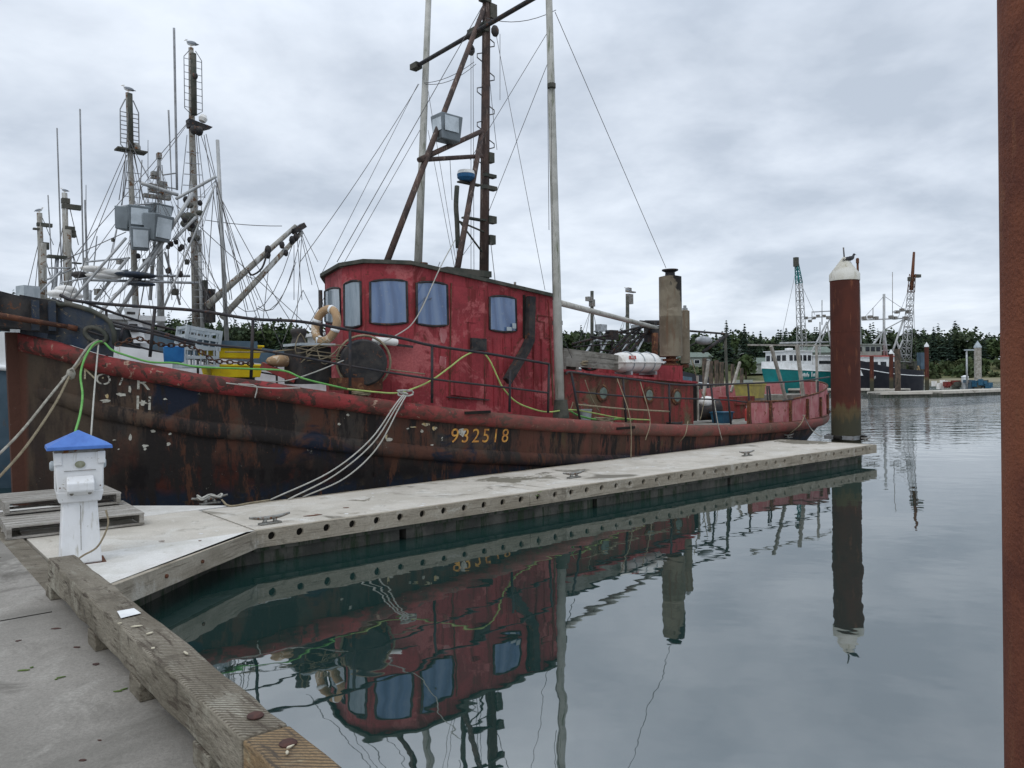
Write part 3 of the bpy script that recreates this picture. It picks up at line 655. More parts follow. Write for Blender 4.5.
MB().lathe([(.327, 0), (.33, 9)], n=48).build('shaft', MT['rustpile_near'], nr)
MB().lathe([(.35, 8.9), (.35, 9.0), (.05, 9.55), (0, 9.6)], n=32).build('cap', MT['pilecap'], nr)

# pedestal
pd = empty('power_pedestal', 'white dock power pedestal with blue pyramid cap next to the pallet', 'power pedestal', (-3.955, 6.99, DECK + .006), .58)
def frust(q, z0, z1, a0, b0, a1, b1, y0=0, y1=0):
    q.add([(-a0, -b0 + y0, z0), (a0, -b0 + y0, z0), (a0, b0 + y0, z0), (-a0, b0 + y0, z0), (-a1, -b1 + y1, z1), (a1, -b1 + y1, z1), (a1, b1 + y1, z1), (-a1, b1 + y1, z1)],
          [(3, 2, 1, 0), (4, 5, 6, 7), (0, 1, 5, 4), (1, 2, 6, 5), (2, 3, 7, 6), (3, 0, 4, 7)]); return q
frust(MB(), 0, .575, .20, .16, .165, .14).build('lower_column', MT['white'], pd, bevel=.012)
q = MB(); frust(q, .56, .66, .20, .17, .225, .19); q.build('collar', MT['white'], pd, bevel=.01)
frust(MB(), .655, 1.01, .215, .185, .235, .20).build('upper_housing', MT['white'], pd, bevel=.012)
q = MB(); q.prism([(-.13, -.19, .80), (-.13, -.285, .74), (-.13, -.285, .665), (-.13, -.19, .62)], (.26, 0, 0)); q.build('outlet_hood', MT['white'], pd, bevel=.012)
for sx in (-1, 1):
    q = MB(); q.box((sx * .205, -.195, .955), (.075, .03, .11)); q.build('corner_clip', MT['white'], pd, bevel=.006)
    q = MB(); q.lathe([(0, 0), (.020, 0), (.020, .02), (.012, .024), (0, .024)], (sx * .085 + .0, -.228, .655), (0, -1, -.5), 12); q.build('outlet', MT['cleat'], pd)
    q = MB(); q.box((sx * .226, -.02, .80), (.012, .20, .25)); q.build('side_door', MT['white'], pd, bevel=.004)
q = MB(); q.lathe([(0, 0), (.05, 0), (.05, .006), (0, .008)], (0, 0, 0), (0, -1, 0), 24)
for i, v in enumerate(q.V): q.V[i] = Vector((v.x, v.y - .2015, v.z * .62 + .90))
q.build('oval_badge', MT['signgrey'], pd)
for sx in (-1, 1):
    MB().lathe([(0, 0), (.045, 0), (.045, .03), (.03, .045), (0, .045)], (sx * .228, .07, .88), (sx, 0, 0), 16).build('side_socket', MT['crate'], pd)
    MB().box((sx * .19, -.203, .70), (.012, .006, .012)).build('screw', MT['cleat'], pd)
MB().box((0, -.178, .33), (.006, .004, .40)).build('panel_seam', MT['cleat'], pd)
MB().box((.0, -.2, .845), (.30, .004, .004)).build('panel_seam', MT['cleat'], pd)
MB().box((0, 0, 1.02), (.47, .41, .03)).build('light_band', MT['cleat'], pd)
q = MB(); q.add([(-.31, -.27, 1.035), (.31, -.27, 1.035), (.31, .27, 1.035), (-.31, .27, 1.035), (-.305, -.265, 1.065), (.305, -.265, 1.065), (.305, .265, 1.065), (-.305, .265, 1.065), (0, 0, 1.20)],
    [(3, 2, 1, 0), (0, 1, 5, 4), (1, 2, 6, 5), (2, 3, 7, 6), (3, 0, 4, 7), (4, 5, 8), (5, 6, 8), (6, 7, 8), (7, 4, 8)]); q.build('pyramid_cap', MT['bluecap'], pd, bevel=.004)
MB().box((0.02, .0, -.002), (.44, .36, .008)).build('base_plate', MT['rust'], pd)
for ch in pd.children:
    for v in ch.data.vertices: v.co.x *= .83; v.co.y *= .83
q = MB(); q.tube(spline([aty(106, 510, 6.9), aty(108, 525, 6.86), aty(98, 546, 6.78), aty(84, 555, 6.74), aty(78, 559, 6.70)], 6), .008, 6)
tag(q.build('tan_string', MT['ropetan']), 'thin tan cord hanging round the power pedestal to the bull rail', 'cord')

# pallet(s)
def pallet(x, y, z, rz, lb, sx=1.22, sy=1.1):
    r = empty('wooden_pallet', lb, 'pallet', (x, y, z), rz)
    n = 7
    for i in range(n): MB().box((0, -sy / 2 + (i + .5) * sy / n, .125), (sx, sy / n - .018, .018)).build('top_board', MT['pallet'], r)
    for i in range(3): MB().box((0, -sy / 2 + .06 + i * (sy - .12) / 2, .009), (sx, .11, .018)).build('bottom_board', MT['pallet'], r)
    for i in range(3): MB().box((-sx / 2 + .03 + i * (sx - .06) / 2, 0, .067), (.045, sy, .097)).build('stringer', MT['pallet'], r)
    return r
pallet(-5.12, 8.86, DECK + .01, math.atan2(.80, 1.05), 'grey weathered wooden pallet behind the power pedestal', 1.33, 1.22)
pallet(-5.55, 9.36, DECK + .165, math.atan2(.80, 1.05) + .03, 'second pallet stacked on the rear half of the pallet behind the pedestal', 1.2, .95)

# bird droppings and grit scattered on the docks
rr = random.Random(31); q = MB()
for _ in range(46):
    s_ = rr.uniform(-.5, FL - .5); w__ = rr.uniform(.12, 1.7); p = K + dF * s_ + nF * w__; n = 6; r_ = rr.uniform(.008, .03)
    q.prism([(p.x + math.cos(i * 1.047) * r_ * rr.uniform(.6, 1.6), p.y + math.sin(i * 1.047) * r_ * rr.uniform(.5, 1.1), DECK + .001) for i in range(n)], (0, 0, .002))
tag(q.build('bird_droppings', MT['paper']), 'pale bird droppings speckled along the finger dock deck', 'droppings', None, 'stuff')
q = MB()
for _ in range(60):
    p = Vector((rr.uniform(-5.5, -1.2), 0, 0)); p = onP2(rr.uniform(-1.5, 6)) - O2 * rr.uniform(.25, 2.2); n = 5; r_ = rr.uniform(.006, .02)
    q.prism([(p.x + math.cos(i * 1.257) * r_ * rr.uniform(.6, 2.4), p.y + math.sin(i * 1.257) * r_ * rr.uniform(.5, 1.1), DECK + .001) for i in range(n)], (0, 0, .003))
tag(q.build('dock_grit', MT['rustbolt']), 'small dark grit and twigs scattered over the grey concrete dock', 'grit', None, 'stuff')
# ================================================================ the red tug (boat frame: x to stern, -y towards the dock)
LT = 21.7
def half(u):
    u = max(u, 0)
    if u < 7: return 2.6 * (1 - (1 - u / 7) ** 2.2) ** .8 if u > 0 else 0.
    if u < 15: return 2.6
    x = (u - 16) / (LT - 16); return 2.6 * math.sqrt(max(0, 1 - min(x, 1) ** 3.0))
ZD = [(-.2, 2.78), (0, 2.75), (.43, 2.60), (.84, 2.42), (1.51, 2.26), (1.98, 2.14), (2.78, 2.03), (3.26, 1.93), (4.14, 1.78), (5, 1.65), (5.86, 1.53), (7.72, 1.32), (9.9, 1.12), (12.57, .93), (14.5, .86), (16.87, .82), (19.0, .86), (20.4, .95), (21.3, 1.0)]
def zdeck(u):
    for (a, za), (b_, zb) in zip(ZD, ZD[1:]):
        if u <= b_: return za + (zb - za) * max(0, (u - a)) / (b_ - a)
    return ZD[-1][1]
def plan(tt, s):    # s: 0 deck edge .. 1 well below water
    u = tt * LT; h_ = half(u)
    ub = -.06 + .10 * s; ue = LT - 1.5 * s ** .7 if s > 0 else LT
    uu = ub + tt * (ue - ub)
    fine = 1 - s ** 1.2 * (.42 * max(0, 1 - u / 6) ** 1.1 + .06 + .25 * max(0, (u - 14) / 5.4) ** 2)
    return uu, h_ * fine, zdeck(u) * (1 - s) + (-.7) * s
def side_v(u, z):   # half breadth of the hull at u, z
    zd = zdeck(u); s = min(1, max(0, (zd - z) / (zd + .7)))
    ub = -.06 + .10 * s; ue = LT - 1.5 * s ** .7 if s > 0 else LT
    tt = (u - ub) / (ue - ub); return plan(max(0, min(1, tt)), s)[1]
def on_side(px, py, off_=0.0):   # the point of the port side that the photograph shows at this pixel
    lo = None
    best = None
    for i in range(0, 424):
        u = i * .05
        q_ = BP(px, py, -half(u) - off_)
        d = abs(q_.x - u)
        if best is None or d < best[0]: best = (d, u, q_)
    u0 = best[1]
    for i in range(-10, 11):
        u = u0 + i * .005; q_ = BP(px, py, -half(u) - off_); d = abs(q_.x - u)
        if d < best[0]: best = (d, u, q_)
    return best[2]
tug = empty('fishing_tug', 'old red and rust black fishing tug with red wheelhouse moored along the finger dock', 'boat', BO, BA)
def TB(mb, name, m_, bevel=0, par=None): return mb.build(name, m_, par or tug, bevel=bevel)

# hull material: dark and flaking forward, red rust aft
def hullcol(t, k, co, ns, rmp, mix, c):
    s = t.nodes.new('ShaderNodeSeparateXYZ'); k(co, s.inputs[0])
    def mth(op, a, b_=None, c_=None):
        n = t.nodes.new('ShaderNodeMath'); n.operation = op
        for i, v in enumerate((a, b_, c_)):
            if v is None: continue
            if hasattr(v, 'links'): k(v, n.inputs[i])
            else: n.inputs[i].default_value = v
        return n.outputs[0]
    x, z = s.outputs[0], s.outputs[2]
    c = mix(rmp(mth('ADD', ns(1.0, loc=4, dist=.5), mth('MULTIPLY', x, .018)), 0.47, .56), c, (.075, .033, .022))       # rusty brown clouds
    c = mix(rmp(ns(2.2, st=(1, 1, .3), loc=12), .52, .62), c, (.032, .026, .022))
    c = mix(rmp(ns(.9, loc=22, dist=1.), .56, .62), c, (.012, .016, .028))        # navy black remnants
    aft = rmp(mth('ADD', x, mth('MULTIPLY', ns(.6, loc=17), 5)), 9.6, 12.0)
    aftc = mix(rmp(ns(2.0, st=(1, 1, .25), loc=7), .44, .60), (.125, .046, .034), (.070, .040, .028))
    aftc = mix(rmp(ns(1.5, st=(1, 1, .3), loc=27), .58, .66), aftc, (.075, .075, .035))
    c = mix(aft, c, aftc)
    rel = mth('ADD', z, mth('MULTIPLY', x, .07))
    c = mix(rmp(mth('ADD', rel, mth('MULTIPLY', ns(3, loc=2), .5)), 1.45, 1.15), c, mix(rmp(ns(1.1, loc=41, dist=.6), .5, .58), (.010, .008, .008), (.050, .016, .011)))
    c = mix(rmp(mth('ADD', z, mth('MULTIPLY', ns(4, loc=6), .2)), .62, .45), c, mix(rmp(ns(2.5, st=(1, 1, 2.5), loc=8), .55, .62), (.012, .018, .030), (.045, .035, .025)))
    c = mix(rmp(ns(2.6, st=(1, 1, .18), loc=71, ro=.75), .49, .56), c, (.018, .015, .014))      # black runs
    c = mix(rmp(ns(3.4, st=(1, 1, .16), loc=81, ro=.75), .575, .63), c, (.075, .033, .020))     # rust runs
    # bow: bare brown and grey patches
    bow = rmp(mth('ADD', x, mth('MULTIPLY', ns(.9, loc=15), 1.5)), 1.75, 1.35)
    c = mix(mth('MULTIPLY', bow, .85), c, mix(rmp(ns(1.8, st=(2, 2, .5), loc=44), .45, .6), (.070, .052, .036), (.035, .025, .02)))
    c = mix(rmp(mth('ADD', x, mth('MULTIPLY', ns(9, loc=1), .05)), .11, .07), c, (.085, .038, .026))
    c = mix(rmp(ns(5, loc=51, dist=1.2, ro=.75), .685, .70), c, (.22, .21, .18))        # white flakes
    c = mix(rmp(ns(14, loc=61, ro=.75), .66, .70), c, (.12, .05, .03))
    return c
MT['hull'] = mat('tug_hull', (.040, .034, .030), (.080, .052, .036), 1.3, .75, bump=.6, bscale=11, extra=hullcol)
MT['railred'] = mat('red_rubbing_rail', (.28, .032, .035), (.20, .04, .032), 2.0, .65, bump=.35, bscale=14, streak=((.11, .045, .028), .53, 3, (.8, .8, 2.0)), spots=((.33, .22, .15), .68, 5), spots2=((.06, .03, .022), .64, 4),
    extra=lambda t, k, co, ns, rmp, mix, c: railaft(t, k, co, ns, rmp, mix, c)) if False else None
def railaft(t, k, co, ns, rmp, mix, c):
    s = t.nodes.new('ShaderNodeSeparateXYZ'); k(co, s.inputs[0])
    a = t.nodes.new('ShaderNodeMath'); a.operation = 'MULTIPLY_ADD'; k(ns(1.2, loc=33), a.inputs[0]); a.inputs[1].default_value = 6; k(s.outputs[0], a.inputs[2])
    f = rmp(a.outputs[0], 7.5, 10.5)
    m_ = t.nodes.new('ShaderNodeMath'); m_.operation = 'MULTIPLY'; k(f, m_.inputs[0]); m_.inputs[1].default_value = .6
    return mix(m_.outputs[0], c, mix(rmp(ns(1.4, loc=3), .45, .6), (.17, .07, .055), (.115, .08, .058)))
MT['railred'] = mat('red_rubbing_rail', (.27, .038, .040), (.17, .036, .032), 2.0, .7, bump=.45, bscale=14, streak=((.09, .04, .03), .53, 3, (.8, .8, 2.0)), spots=((.32, .22, .16), .665, 6), spots2=((.05, .03, .024), .60, 4), fine=25, extra=railaft)

NS, NL = 90, 16
V = []; Fq = []
ts = [0.5 - .5 * math.cos(math.pi * i / NS) for i in range(NS + 1)]
for j in range(NL + 1):
    s = j / NL
    for i in range(NS + 1):
        u, h_, z = plan(ts[i], s); V.append((u, -h_, z))
for j in range(NL + 1):
    s = j / NL
    for i in range(NS + 1):
        u, h_, z = plan(ts[i], s); V.append((u, h_, z))
W = NS + 1; Hf = (NL + 1) * W
for j in range(NL):
    for i in range(NS):
        a = j * W + i; Fq.append((a, a + 1, a + W + 1, a + W)); a += Hf; Fq.append((a, a + W, a + W + 1, a + 1))
for i in range(NS): a = NL * W + i; Fq.append((a, a + 1, a + 1 + Hf, a + Hf))
q = MB(); q.add(V, Fq, True)
# flat stem bar
q.add([(x, y, z) for x, z in ((-.17, 2.76), (-.09, -.5), (.12, -.5), (.02, 2.76)) for y in (-.055, .055)], [(0, 2, 3, 1), (2, 4, 5, 3), (0, 6, 4, 2), (1, 3, 5, 7), (0, 1, 7, 6)])
hull = TB(q, 'hull', MT['hull'])
# deck sheet
q = MB(); V = []
for i in range(NS + 1):
    u = ts[i] * LT; V += [(u, -half(u) * .98, zdeck(u) - .03), (u, half(u) * .98, zdeck(u) - .03)]
q.add(V, [(2 * i, 2 * i + 1, 2 * i + 3, 2 * i + 2) for i in range(NS)]); TB(q, 'deck', MT['greywood'])
# swept strakes
def strake(name, mt, u0, u1, dz, hgt, prot, both=True, n=110, prof=8, taper=False):
    q = MB()
    for sgn in ((-1, 1) if both else (-1,)):
        V = []; Fq = []; m_ = prof + 1
        for i in range(n + 1):
            tt = i / n; a = (u0 / LT); b_ = (u1 / LT); tt = a + (b_ - a) * tt
            # denser at the ends
            u = tt * LT; zt = zdeck(u) + dz; e_ = .02
            h0 = side_v(u, zt - hgt / 2); 
            du = .03; d1 = Vector((2 * du, side_v(min(u + du, LT), zt - hgt / 2) - side_v(max(u - du, 0), zt - hgt / 2), 0)); nrm = Vector((-d1.y, d1.x, 0)).normalized()
            k_ = 1.0
            if taper: k_ = min(1, (i + .5) / 6, (n - i + .5) / 6)
            for p_ in range(m_):
                a2 = math.pi * p_ / prof
                V.append((u + nrm.x * (prot * math.sin(a2) * k_ - .02), sgn * (h0 + nrm.y * (prot * math.sin(a2) ** .7 * k_ - .02)), zt - hgt / 2 + hgt / 2 * math.cos(a2) * (1 if not taper else .6 + .4 * k_)))
        for i in range(n):
            for p_ in range(prof): Fq.append((i * m_ + p_, i * m_ + p_ + 1, (i + 1) * m_ + p_ + 1, (i + 1) * m_ + p_))
        q.add(V, Fq, True); q.add([V[k_] for k_ in range(m_)], [tuple(range(m_))]); q.add(V[-m_:], [tuple(range(m_))])
    return TB(q, name, mt)
strake('rubbing_rail', MT['railred'], -.03, LT - .02, .0, .265, .125)
strake('lower_strake', MT['hull'], -.02, 12.5, -.66, .26, .085, taper=True)
# dark slots in the rail
for px, py in ((478, 413), (626, 428.5)):
    p = on_side(px, py, .12); q = MB(); q.box((p.x, p.y + .005, p.z + .01), (.55, .03, .05)); TB(q, 'scupper', MT['black'])
# flaking hull marks
def patch(pts, off_=.006, mt=None, name='paint_flake'):
    q = MB(); V = []
    for (px, py) in pts:
        p = on_side(px, py, 0.0)
        for _ in range(4):
            v = side_v(p.x, p.z); p = BP(px, py, -(v + off_))
        V.append(p)
    q.add(V, [tuple(range(len(V)))]); return q
def text_on_hull(body, px, py, size, mt, shear=0.0, spacing=1.0, slope=0.0, name='hull_lettering'):
    cu = bpy.data.curves.new('t', 'FONT'); cu.body = body; cu.size = size; cu.space_character = spacing; cu.shear = shear
    to = bpy.data.objects.new('t', cu); scene.collection.objects.link(to)
    dg = bpy.context.evaluated_depsgraph_get(); me = bpy.data.meshes.new_from_object(to.evaluated_get(dg))
    b0 = bmesh.new(); b0.from_mesh(me); bmesh.ops.triangulate(b0, faces=b0.faces)
    bmesh.ops.subdivide_edges(b0, edges=[e for e in b0.edges if e.calc_length() > size * .3], cuts=2)
    b0.verts.ensure_lookup_table(); base_ = on_side(px, py, 0)
    V = []
    for v in b0.verts:
        u = base_.x + v.co.x; z = base_.z + v.co.y + slope * v.co.x
        V.append((u, -(side_v(u, z) + .008), z))
    Fq = [tuple(vv.index for vv in f.verts) for f in b0.faces]
    b0.free(); bpy.data.objects.remove(to); bpy.data.curves.remove(cu)
    q = MB(); q.add(V, Fq); return TB(q, name, mt)
text_on_hull('932518', 450, 442.5, .34, MT['letter'], .12, 1.28, -.055, 'hull_number')
text_on_hull('N', 82, 379, .22, MT['letteryellow'], 0, 1.2, -.1, 'bow_name')
text_on_hull('O', 94.5, 384, .22, MT['letterwhite'], 0, 1.2, -.1, 'bow_name')
text_on_hull('I', 117, 385, .20, MT['letterwhite'], .3, 1, -.1, 'bow_name')
text_on_hull('R', 135, 389, .28, MT['letterwhite'], 0, 1, -.1, 'bow_name')
text_on_hull('H', 135, 409, .28, MT['letterwhite'], 0, 1, -.1, 'bow_name')
rr = random.Random(11)
def blob(px, py, a, b_, n=9): return [(px + a * math.cos(2 * math.pi * i / n) * rr.uniform(.5, 1.2), py + b_ * math.sin(2 * math.pi * i / n) * rr.uniform(.5, 1.2)) for i in range(n)]
for bl_ in [blob(532 - 412 + 8, 392, 1, 1, 3)] : pass
for (px, py, a, b_) in [(122, 394.5, 5.5, 2.2), (130, 390, 2, 4), (106, 401, 6, 2), (139, 378, 2, 2), (150, 372, 3, 1.4), (143, 403, 3, 3.5), (165, 399, 3, 1), (130, 438, 2, 4), (145, 446, 4, 1.5), (153, 431, 2.6, 1.6), (168, 444, 2.5, 2), (170, 434, 2, 1.3), (145, 449, 2, 1.2), (114, 440, 2.2, 1), (118, 449, 2, .8),
        (408, 429, 1.8, 1.2), (422, 431, 1.6, 1.7), (389, 440, 4, 2.4), (400, 450, 2.6, 1.2), (442, 439, 1, 2.6), (462, 431.5, 5.5, 5), (432, 445, 2.2, .8), (339, 424, 2, 1.4), (348, 415, 1.5, 1.5), (288, 436, 3, 1), (318, 446, 2, 1), (250, 436, 3, .8), (382, 452, 3, .8)]:
    TB(patch(blob(px, py, a, b_)), 'paint_flake', MT['letterwhite'])
for (px, py, a, b_) in [(425, 424.5, 5, 1.8), (434, 428, 3, 2.5), (386, 437, 1.6, 3.5), (414, 427, 4, .7), (103, 378, 1, 1), (107, 396, 2, 3)]:
    TB(patch(blob(px, py, a, b_), .007), 'paint_flake', MT['letteryellow'])
# draught line weld seams & doubler plates on the side
for x_ in (4.4, 9.15, 10.6, 12.6, 13.9, 15.2):
    q = MB(); pts = [(x_, -(side_v(x_, z) + .004), z) for z in [zdeck(x_) - .4 - k_ * .12 for k_ in range(8)] if z > .1]; q.tube(pts, .008, 5); TB(q, 'weld_seam', MT['hull'])

# bow bulwark with oval fairlead
def bul(u, z, o_=0.0): return Vector((u, -(half(u) - .06 + o_), z))
bt = [(-.02, 3.12), (.14, 3.20), (.30, 3.19), (.5, 3.13), (.75, 3.00), (.95, 2.90), (1.08, 2.72), (1.14, 2.40)]
top = [(60, 305), (68, 304), (80, 307), (92, 311), (104, 317), (110, 322)]
poly = top + [(114, 332), (114.5, 344), (113, 357), (100, 354), (80, 348), (62, 342), (47, 338), (50, 322)]
hc = (95.5, 335)
def hit(th_):
    dx, dy = math.cos(th_), math.sin(th_); best_ = None
    for (x0, y0), (x1, y1) in zip(poly, poly[1:] + poly[:1]):
        ex, ey = x1 - x0, y1 - y0; dn = dx * ey - dy * ex
        if abs(dn) < 1e-9: continue
        t_ = ((x0 - hc[0]) * ey - (y0 - hc[1]) * ex) / dn; s_ = ((x0 - hc[0]) * dy - (y0 - hc[1]) * dx) / dn
        if t_ > 0 and -1e-6 <= s_ <= 1 + 1e-6 and (best_ is None or t_ < best_): best_ = t_
    return hc[0] + dx * best_, hc[1] + dy * best_
angs = sorted([2 * math.pi * i / 36 for i in range(36)] + [math.atan2(y - hc[1], x - hc[0]) % (2 * math.pi) for x, y in poly])
def hol_(th_): x, y = 11.5 * math.cos(th_), 7.0 * math.sin(th_); return hc[0] + x * .94 - y * .2, hc[1] + y * .94 + x * .34
outl = [on_side(*hit(t_), -.06) for t_ in angs]; inn = [on_side(*hol_(t_ - .3), -.06) for t_ in angs]
q = MB(); n = len(outl); th = Vector((.015, .045, 0)); V = outl + inn + [p + th for p in outl] + [p + th for p in inn]; Fq = []
for i in range(n):
    j = (i + 1) % n
    Fq += [(i, j, n + j, n + i), (2 * n + i, 2 * n + j, 3 * n + j, 3 * n + i), (i, j, 2 * n + j, 2 * n + i)]
q.add(V, Fq); TB(q, 'bow_bulwark', MT['navy'])
q = MB(); q.tube([p + Vector((0, -.02, 0)) for p in inn[::2]], .032, 8, closed=True); TB(q, 'fairlead', MT['roofdark'])
q = MB(); q.tube([on_side(*p, -.05) for p in [(47, 300), (56, 303)] + top + [(114, 332), (114.5, 344)]], .035, 8); TB(q, 'bulwark_cap', MT['roofdark'])
# starboard twin of the bulwark, curved sheet
V = []; us = [0, .2, .5, .9, 1.3, 2.0, 3.0]
for u in us: V += [(u, half(u) - .06, zdeck(u) - .05), (u, half(u) - .06, zdeck(u) + (.5 if u < .3 else .18))]
V2 = [(x, y - .04, z) for x, y, z in V]; q = MB(); n = len(us)
q.add(V + V2, [(2 * i, 2 * i + 2, 2 * i + 3, 2 * i + 1) for i in range(n - 1)] + [(2 * n + 2 * i, 2 * n + 2 * i + 2, 2 * n + 2 * i + 3, 2 * n + 2 * i + 1) for i in range(n - 1)] + [(2 * i + 1, 2 * i + 3, 2 * n + 2 * i + 3, 2 * n + 2 * i + 1) for i in range(n - 1)])
TB(q, 'bow_bulwark', MT['navy'])
# bow platform / roller cheeks projecting forward
q = MB()
q.prism([(-.05, -.42, 2.78), (.42, -.42, 2.72), (.42, -.42, 3.18), (.35, -.42, 3.20), (-.05, -.42, 3.26)], (0, .05, 0))
q.prism([(-1.5, -.20, 2.92), (-.05, -.42, 2.80), (-.05, -.42, 3.24), (-1.5, -.20, 3.62)], (0, .06, 0))
q.prism([(-1.5, .32, 2.92), (-.05, .42, 2.80), (-.05, .42, 3.24), (-1.5, .32, 3.62)], (0, .06, 0))
TB(q, 'bow_cheek', MT['blackpaint'])
q = MB(); q.prism([(-1.5, -.26, 3.25), (-.30, -.46, 3.05), (-.30, -.46, 3.25), (-1.5, -.26, 3.62)], (0, .05, 0)); TB(q, 'rust_plate', MT['rust'])
q = MB(); q.box((-.6, 0, 2.86), (1.9, .7, .06)); TB(q, 'bow_platform', MT['blackpaint'])
for x_ in (.12, .32): 
    q = MB(); q.box((x_, -.47, 2.98), (.09, .06, .42)); TB(q, 'bow_post', MT['navy'])
q = MB(); q.tube([(-.75, -.52, 3.02), (.52, -.62, 2.82)], .035, 8, rs=[.05, .03]); q.tube([(.48, -.62, 2.825), (.60, -.63, 2.80)], .04, 8); TB(q, 'bow_bar', MT['rust'])
q = MB(); q.lathe([(.0, -.28), (.09, -.28), (.06, -.1), (.06, .1), (.09, .28), (0, .28)], (-1.2, 0, 3.0), (0, 1, 0), 14); TB(q, 'bow_roller', MT['rust'])

# railings
def railpt(px, py, inset=.12): return on_side(px, py, -inset)
def rline(name, pts, r_, mt, n_=5): q = MB(); q.tube(spline([railpt(*p) for p in pts], n_), r_, 7); return TB(q, name, mt)
rline('top_rail', [(60, 295), (72, 300), (100, 303.5), (155, 307.5), (200, 311), (253, 319), (300, 321.5), (350, 330), (400, 338), (432, 345.5), (490, 354), (549, 364)], .024, MT['railmetal'])
rline('mid_rail', [(52, 299), (75, 307), (100, 318), (125, 325), (155, 331), (200, 343), (253, 349), (300, 357), (350, 366), (432, 379), (510, 388), (549, 393)], .018, MT['railmetal'])
rline('mid_rail', [(100, 322), (120, 327), (155, 334), (195, 345)], .022, MT['railmetal'])
rline('top_rail', [(566, 374), (571, 372), (600, 376), (623, 378), (669, 384), (700, 385), (760, 383), (800, 381), (829, 377)], .022, MT['railmetal'])
rline('mid_rail', [(574, 391.5), (623, 396), (669, 398), (727, 400), (760, 403), (800, 398), (829, 392)], .018, MT['railmetal'])
rline('mid_rail', [(577, 404.5), (625, 409), (669, 411.5)], .018, MT['ropetan'])
for a_, b_ in [((155, 308), (150, 357)), ((253, 319), (251, 379)), ((350, 330), (350, 394)), ((432, 346), (432, 403)), ((510, 370), (509.5, 412)), ((549, 364), (548, 413)), ((123, 328), (120, 342)),
               ((571, 372), (580, 420)), ((623, 379), (626, 422)), ((669, 384), (670, 424)), ((711, 385), (715, 423)), ((748, 384), (751, 424)), ((727, 386), (731, 424)),
               ((767, 386), (769, 424)), ((769, 386), (773, 424)), ((818, 381), (818, 415))]:
    q = MB(); p0, p1 = railpt(*a_), railpt(*b_); q.tube([p0, p1], .024, 7); TB(q, 'stanchion', MT['railmetal'])
# starboard side railing (far side)
q = MB(); q.tube([(u, half(u) - .12, zdeck(u) + .95) for u in [1 + k_ * .6 for k_ in range(30)]], .022, 6); TB(q, 'top_rail', MT['railmetal'])
q = MB(); q.tube([(u, half(u) - .12, zdeck(u) + .5) for u in [1 + k_ * .6 for k_ in range(30)]], .018, 6); TB(q, 'mid_rail', MT['railmetal'])
for u in [1.4 + 1.75 * k_ for k_ in range(10)]:
    q = MB(); q.tube([(u, half(u) - .12, zdeck(u) - .05), (u, half(u) - .12, zdeck(u) + .95)], .022, 6); TB(q, 'stanchion', MT['railmetal'])

# ---------------- wheelhouse (plan polygon, walls with window openings inset)
def onplane(px, py, a, d):    # pixel onto the vertical plane through a along d (boat frame)
    r = ray(px, py); nrm = Vector((-d.y, d.x, 0)); wn_ = be * nrm.x + bm_ * nrm.y
    aw = BO + be * a.x + bm_ * a.y; t_ = (aw - CAM).dot(wn_) / r.dot(wn_); p = CAM + r * t_ - BO
    return Vector((p.dot(be), p.dot(bm_), p.z))
A_ = Vector((4.80, -1.42, 0)); Bp = Vector((4.70, -.80, 0)); Cp = Vector((5.08, .55, 0)); Dp = Vector((5.6, 1.35, 0)); Ep = Vector((6.4, 1.75, 0)); Sp = Vector((5.52, -1.74, 0)); Rp = Vector((8.98, -1.78, 0)); Rq = Vector((8.98, 1.75, 0))
plan_ = [Rp, Sp, A_, Bp, Cp, Dp, Ep, Rq]
ztop = {0: 3.66, 1: 4.02, 2: 4.02, 3: 4.0, 4: 4.05, 5: 4.05, 6: 4.0, 7: 3.66}
def zr(p): return 4.03 if p.x < 5.52 else 4.03 - (p.x - 5.52) * .106
q = MB(); n = len(plan_)
wh = MB()
def wall(i, openings):      # wall between plan_[i] and plan_[i+1]; openings = list of (s0,s1,z0,z1)
    a, b_ = plan_[i], plan_[(i + 1) % n]; d = (b_ - a); Ln = d.length; d = d / Ln
    xs = sorted({0., Ln, *[v for o_ in openings for v in o_[:2]]})
    for x0, x1 in zip(xs, xs[1:]):
        pa, pb = a + d * x0, a + d * x1; op = [o_ for o_ in openings if o_[0] <= x0 + 1e-6 and o_[1] >= x1 - 1e-6]
        def P_(p, z): return Vector((p.x, p.y, z))
        za, zb = zdeck(pa.x) - .1, zdeck(pb.x) - .1
        if not op: wh.add([P_(pa, za), P_(pb, zb), P_(pb, zr(pb)), P_(pa, zr(pa))], [(0, 1, 2, 3)])
        else:
            o_ = op[0]
            wh.add([P_(pa, za), P_(pb, zb), P_(pb, o_[2]), P_(pa, o_[2])], [(0, 1, 2, 3)]); wh.add([P_(pa, o_[3]), P_(pb, o_[3]), P_(pb, zr(pb)), P_(pa, zr(pa))], [(0, 1, 2, 3)])
wins = {0: [], 1: [], 2: [], 3: []}
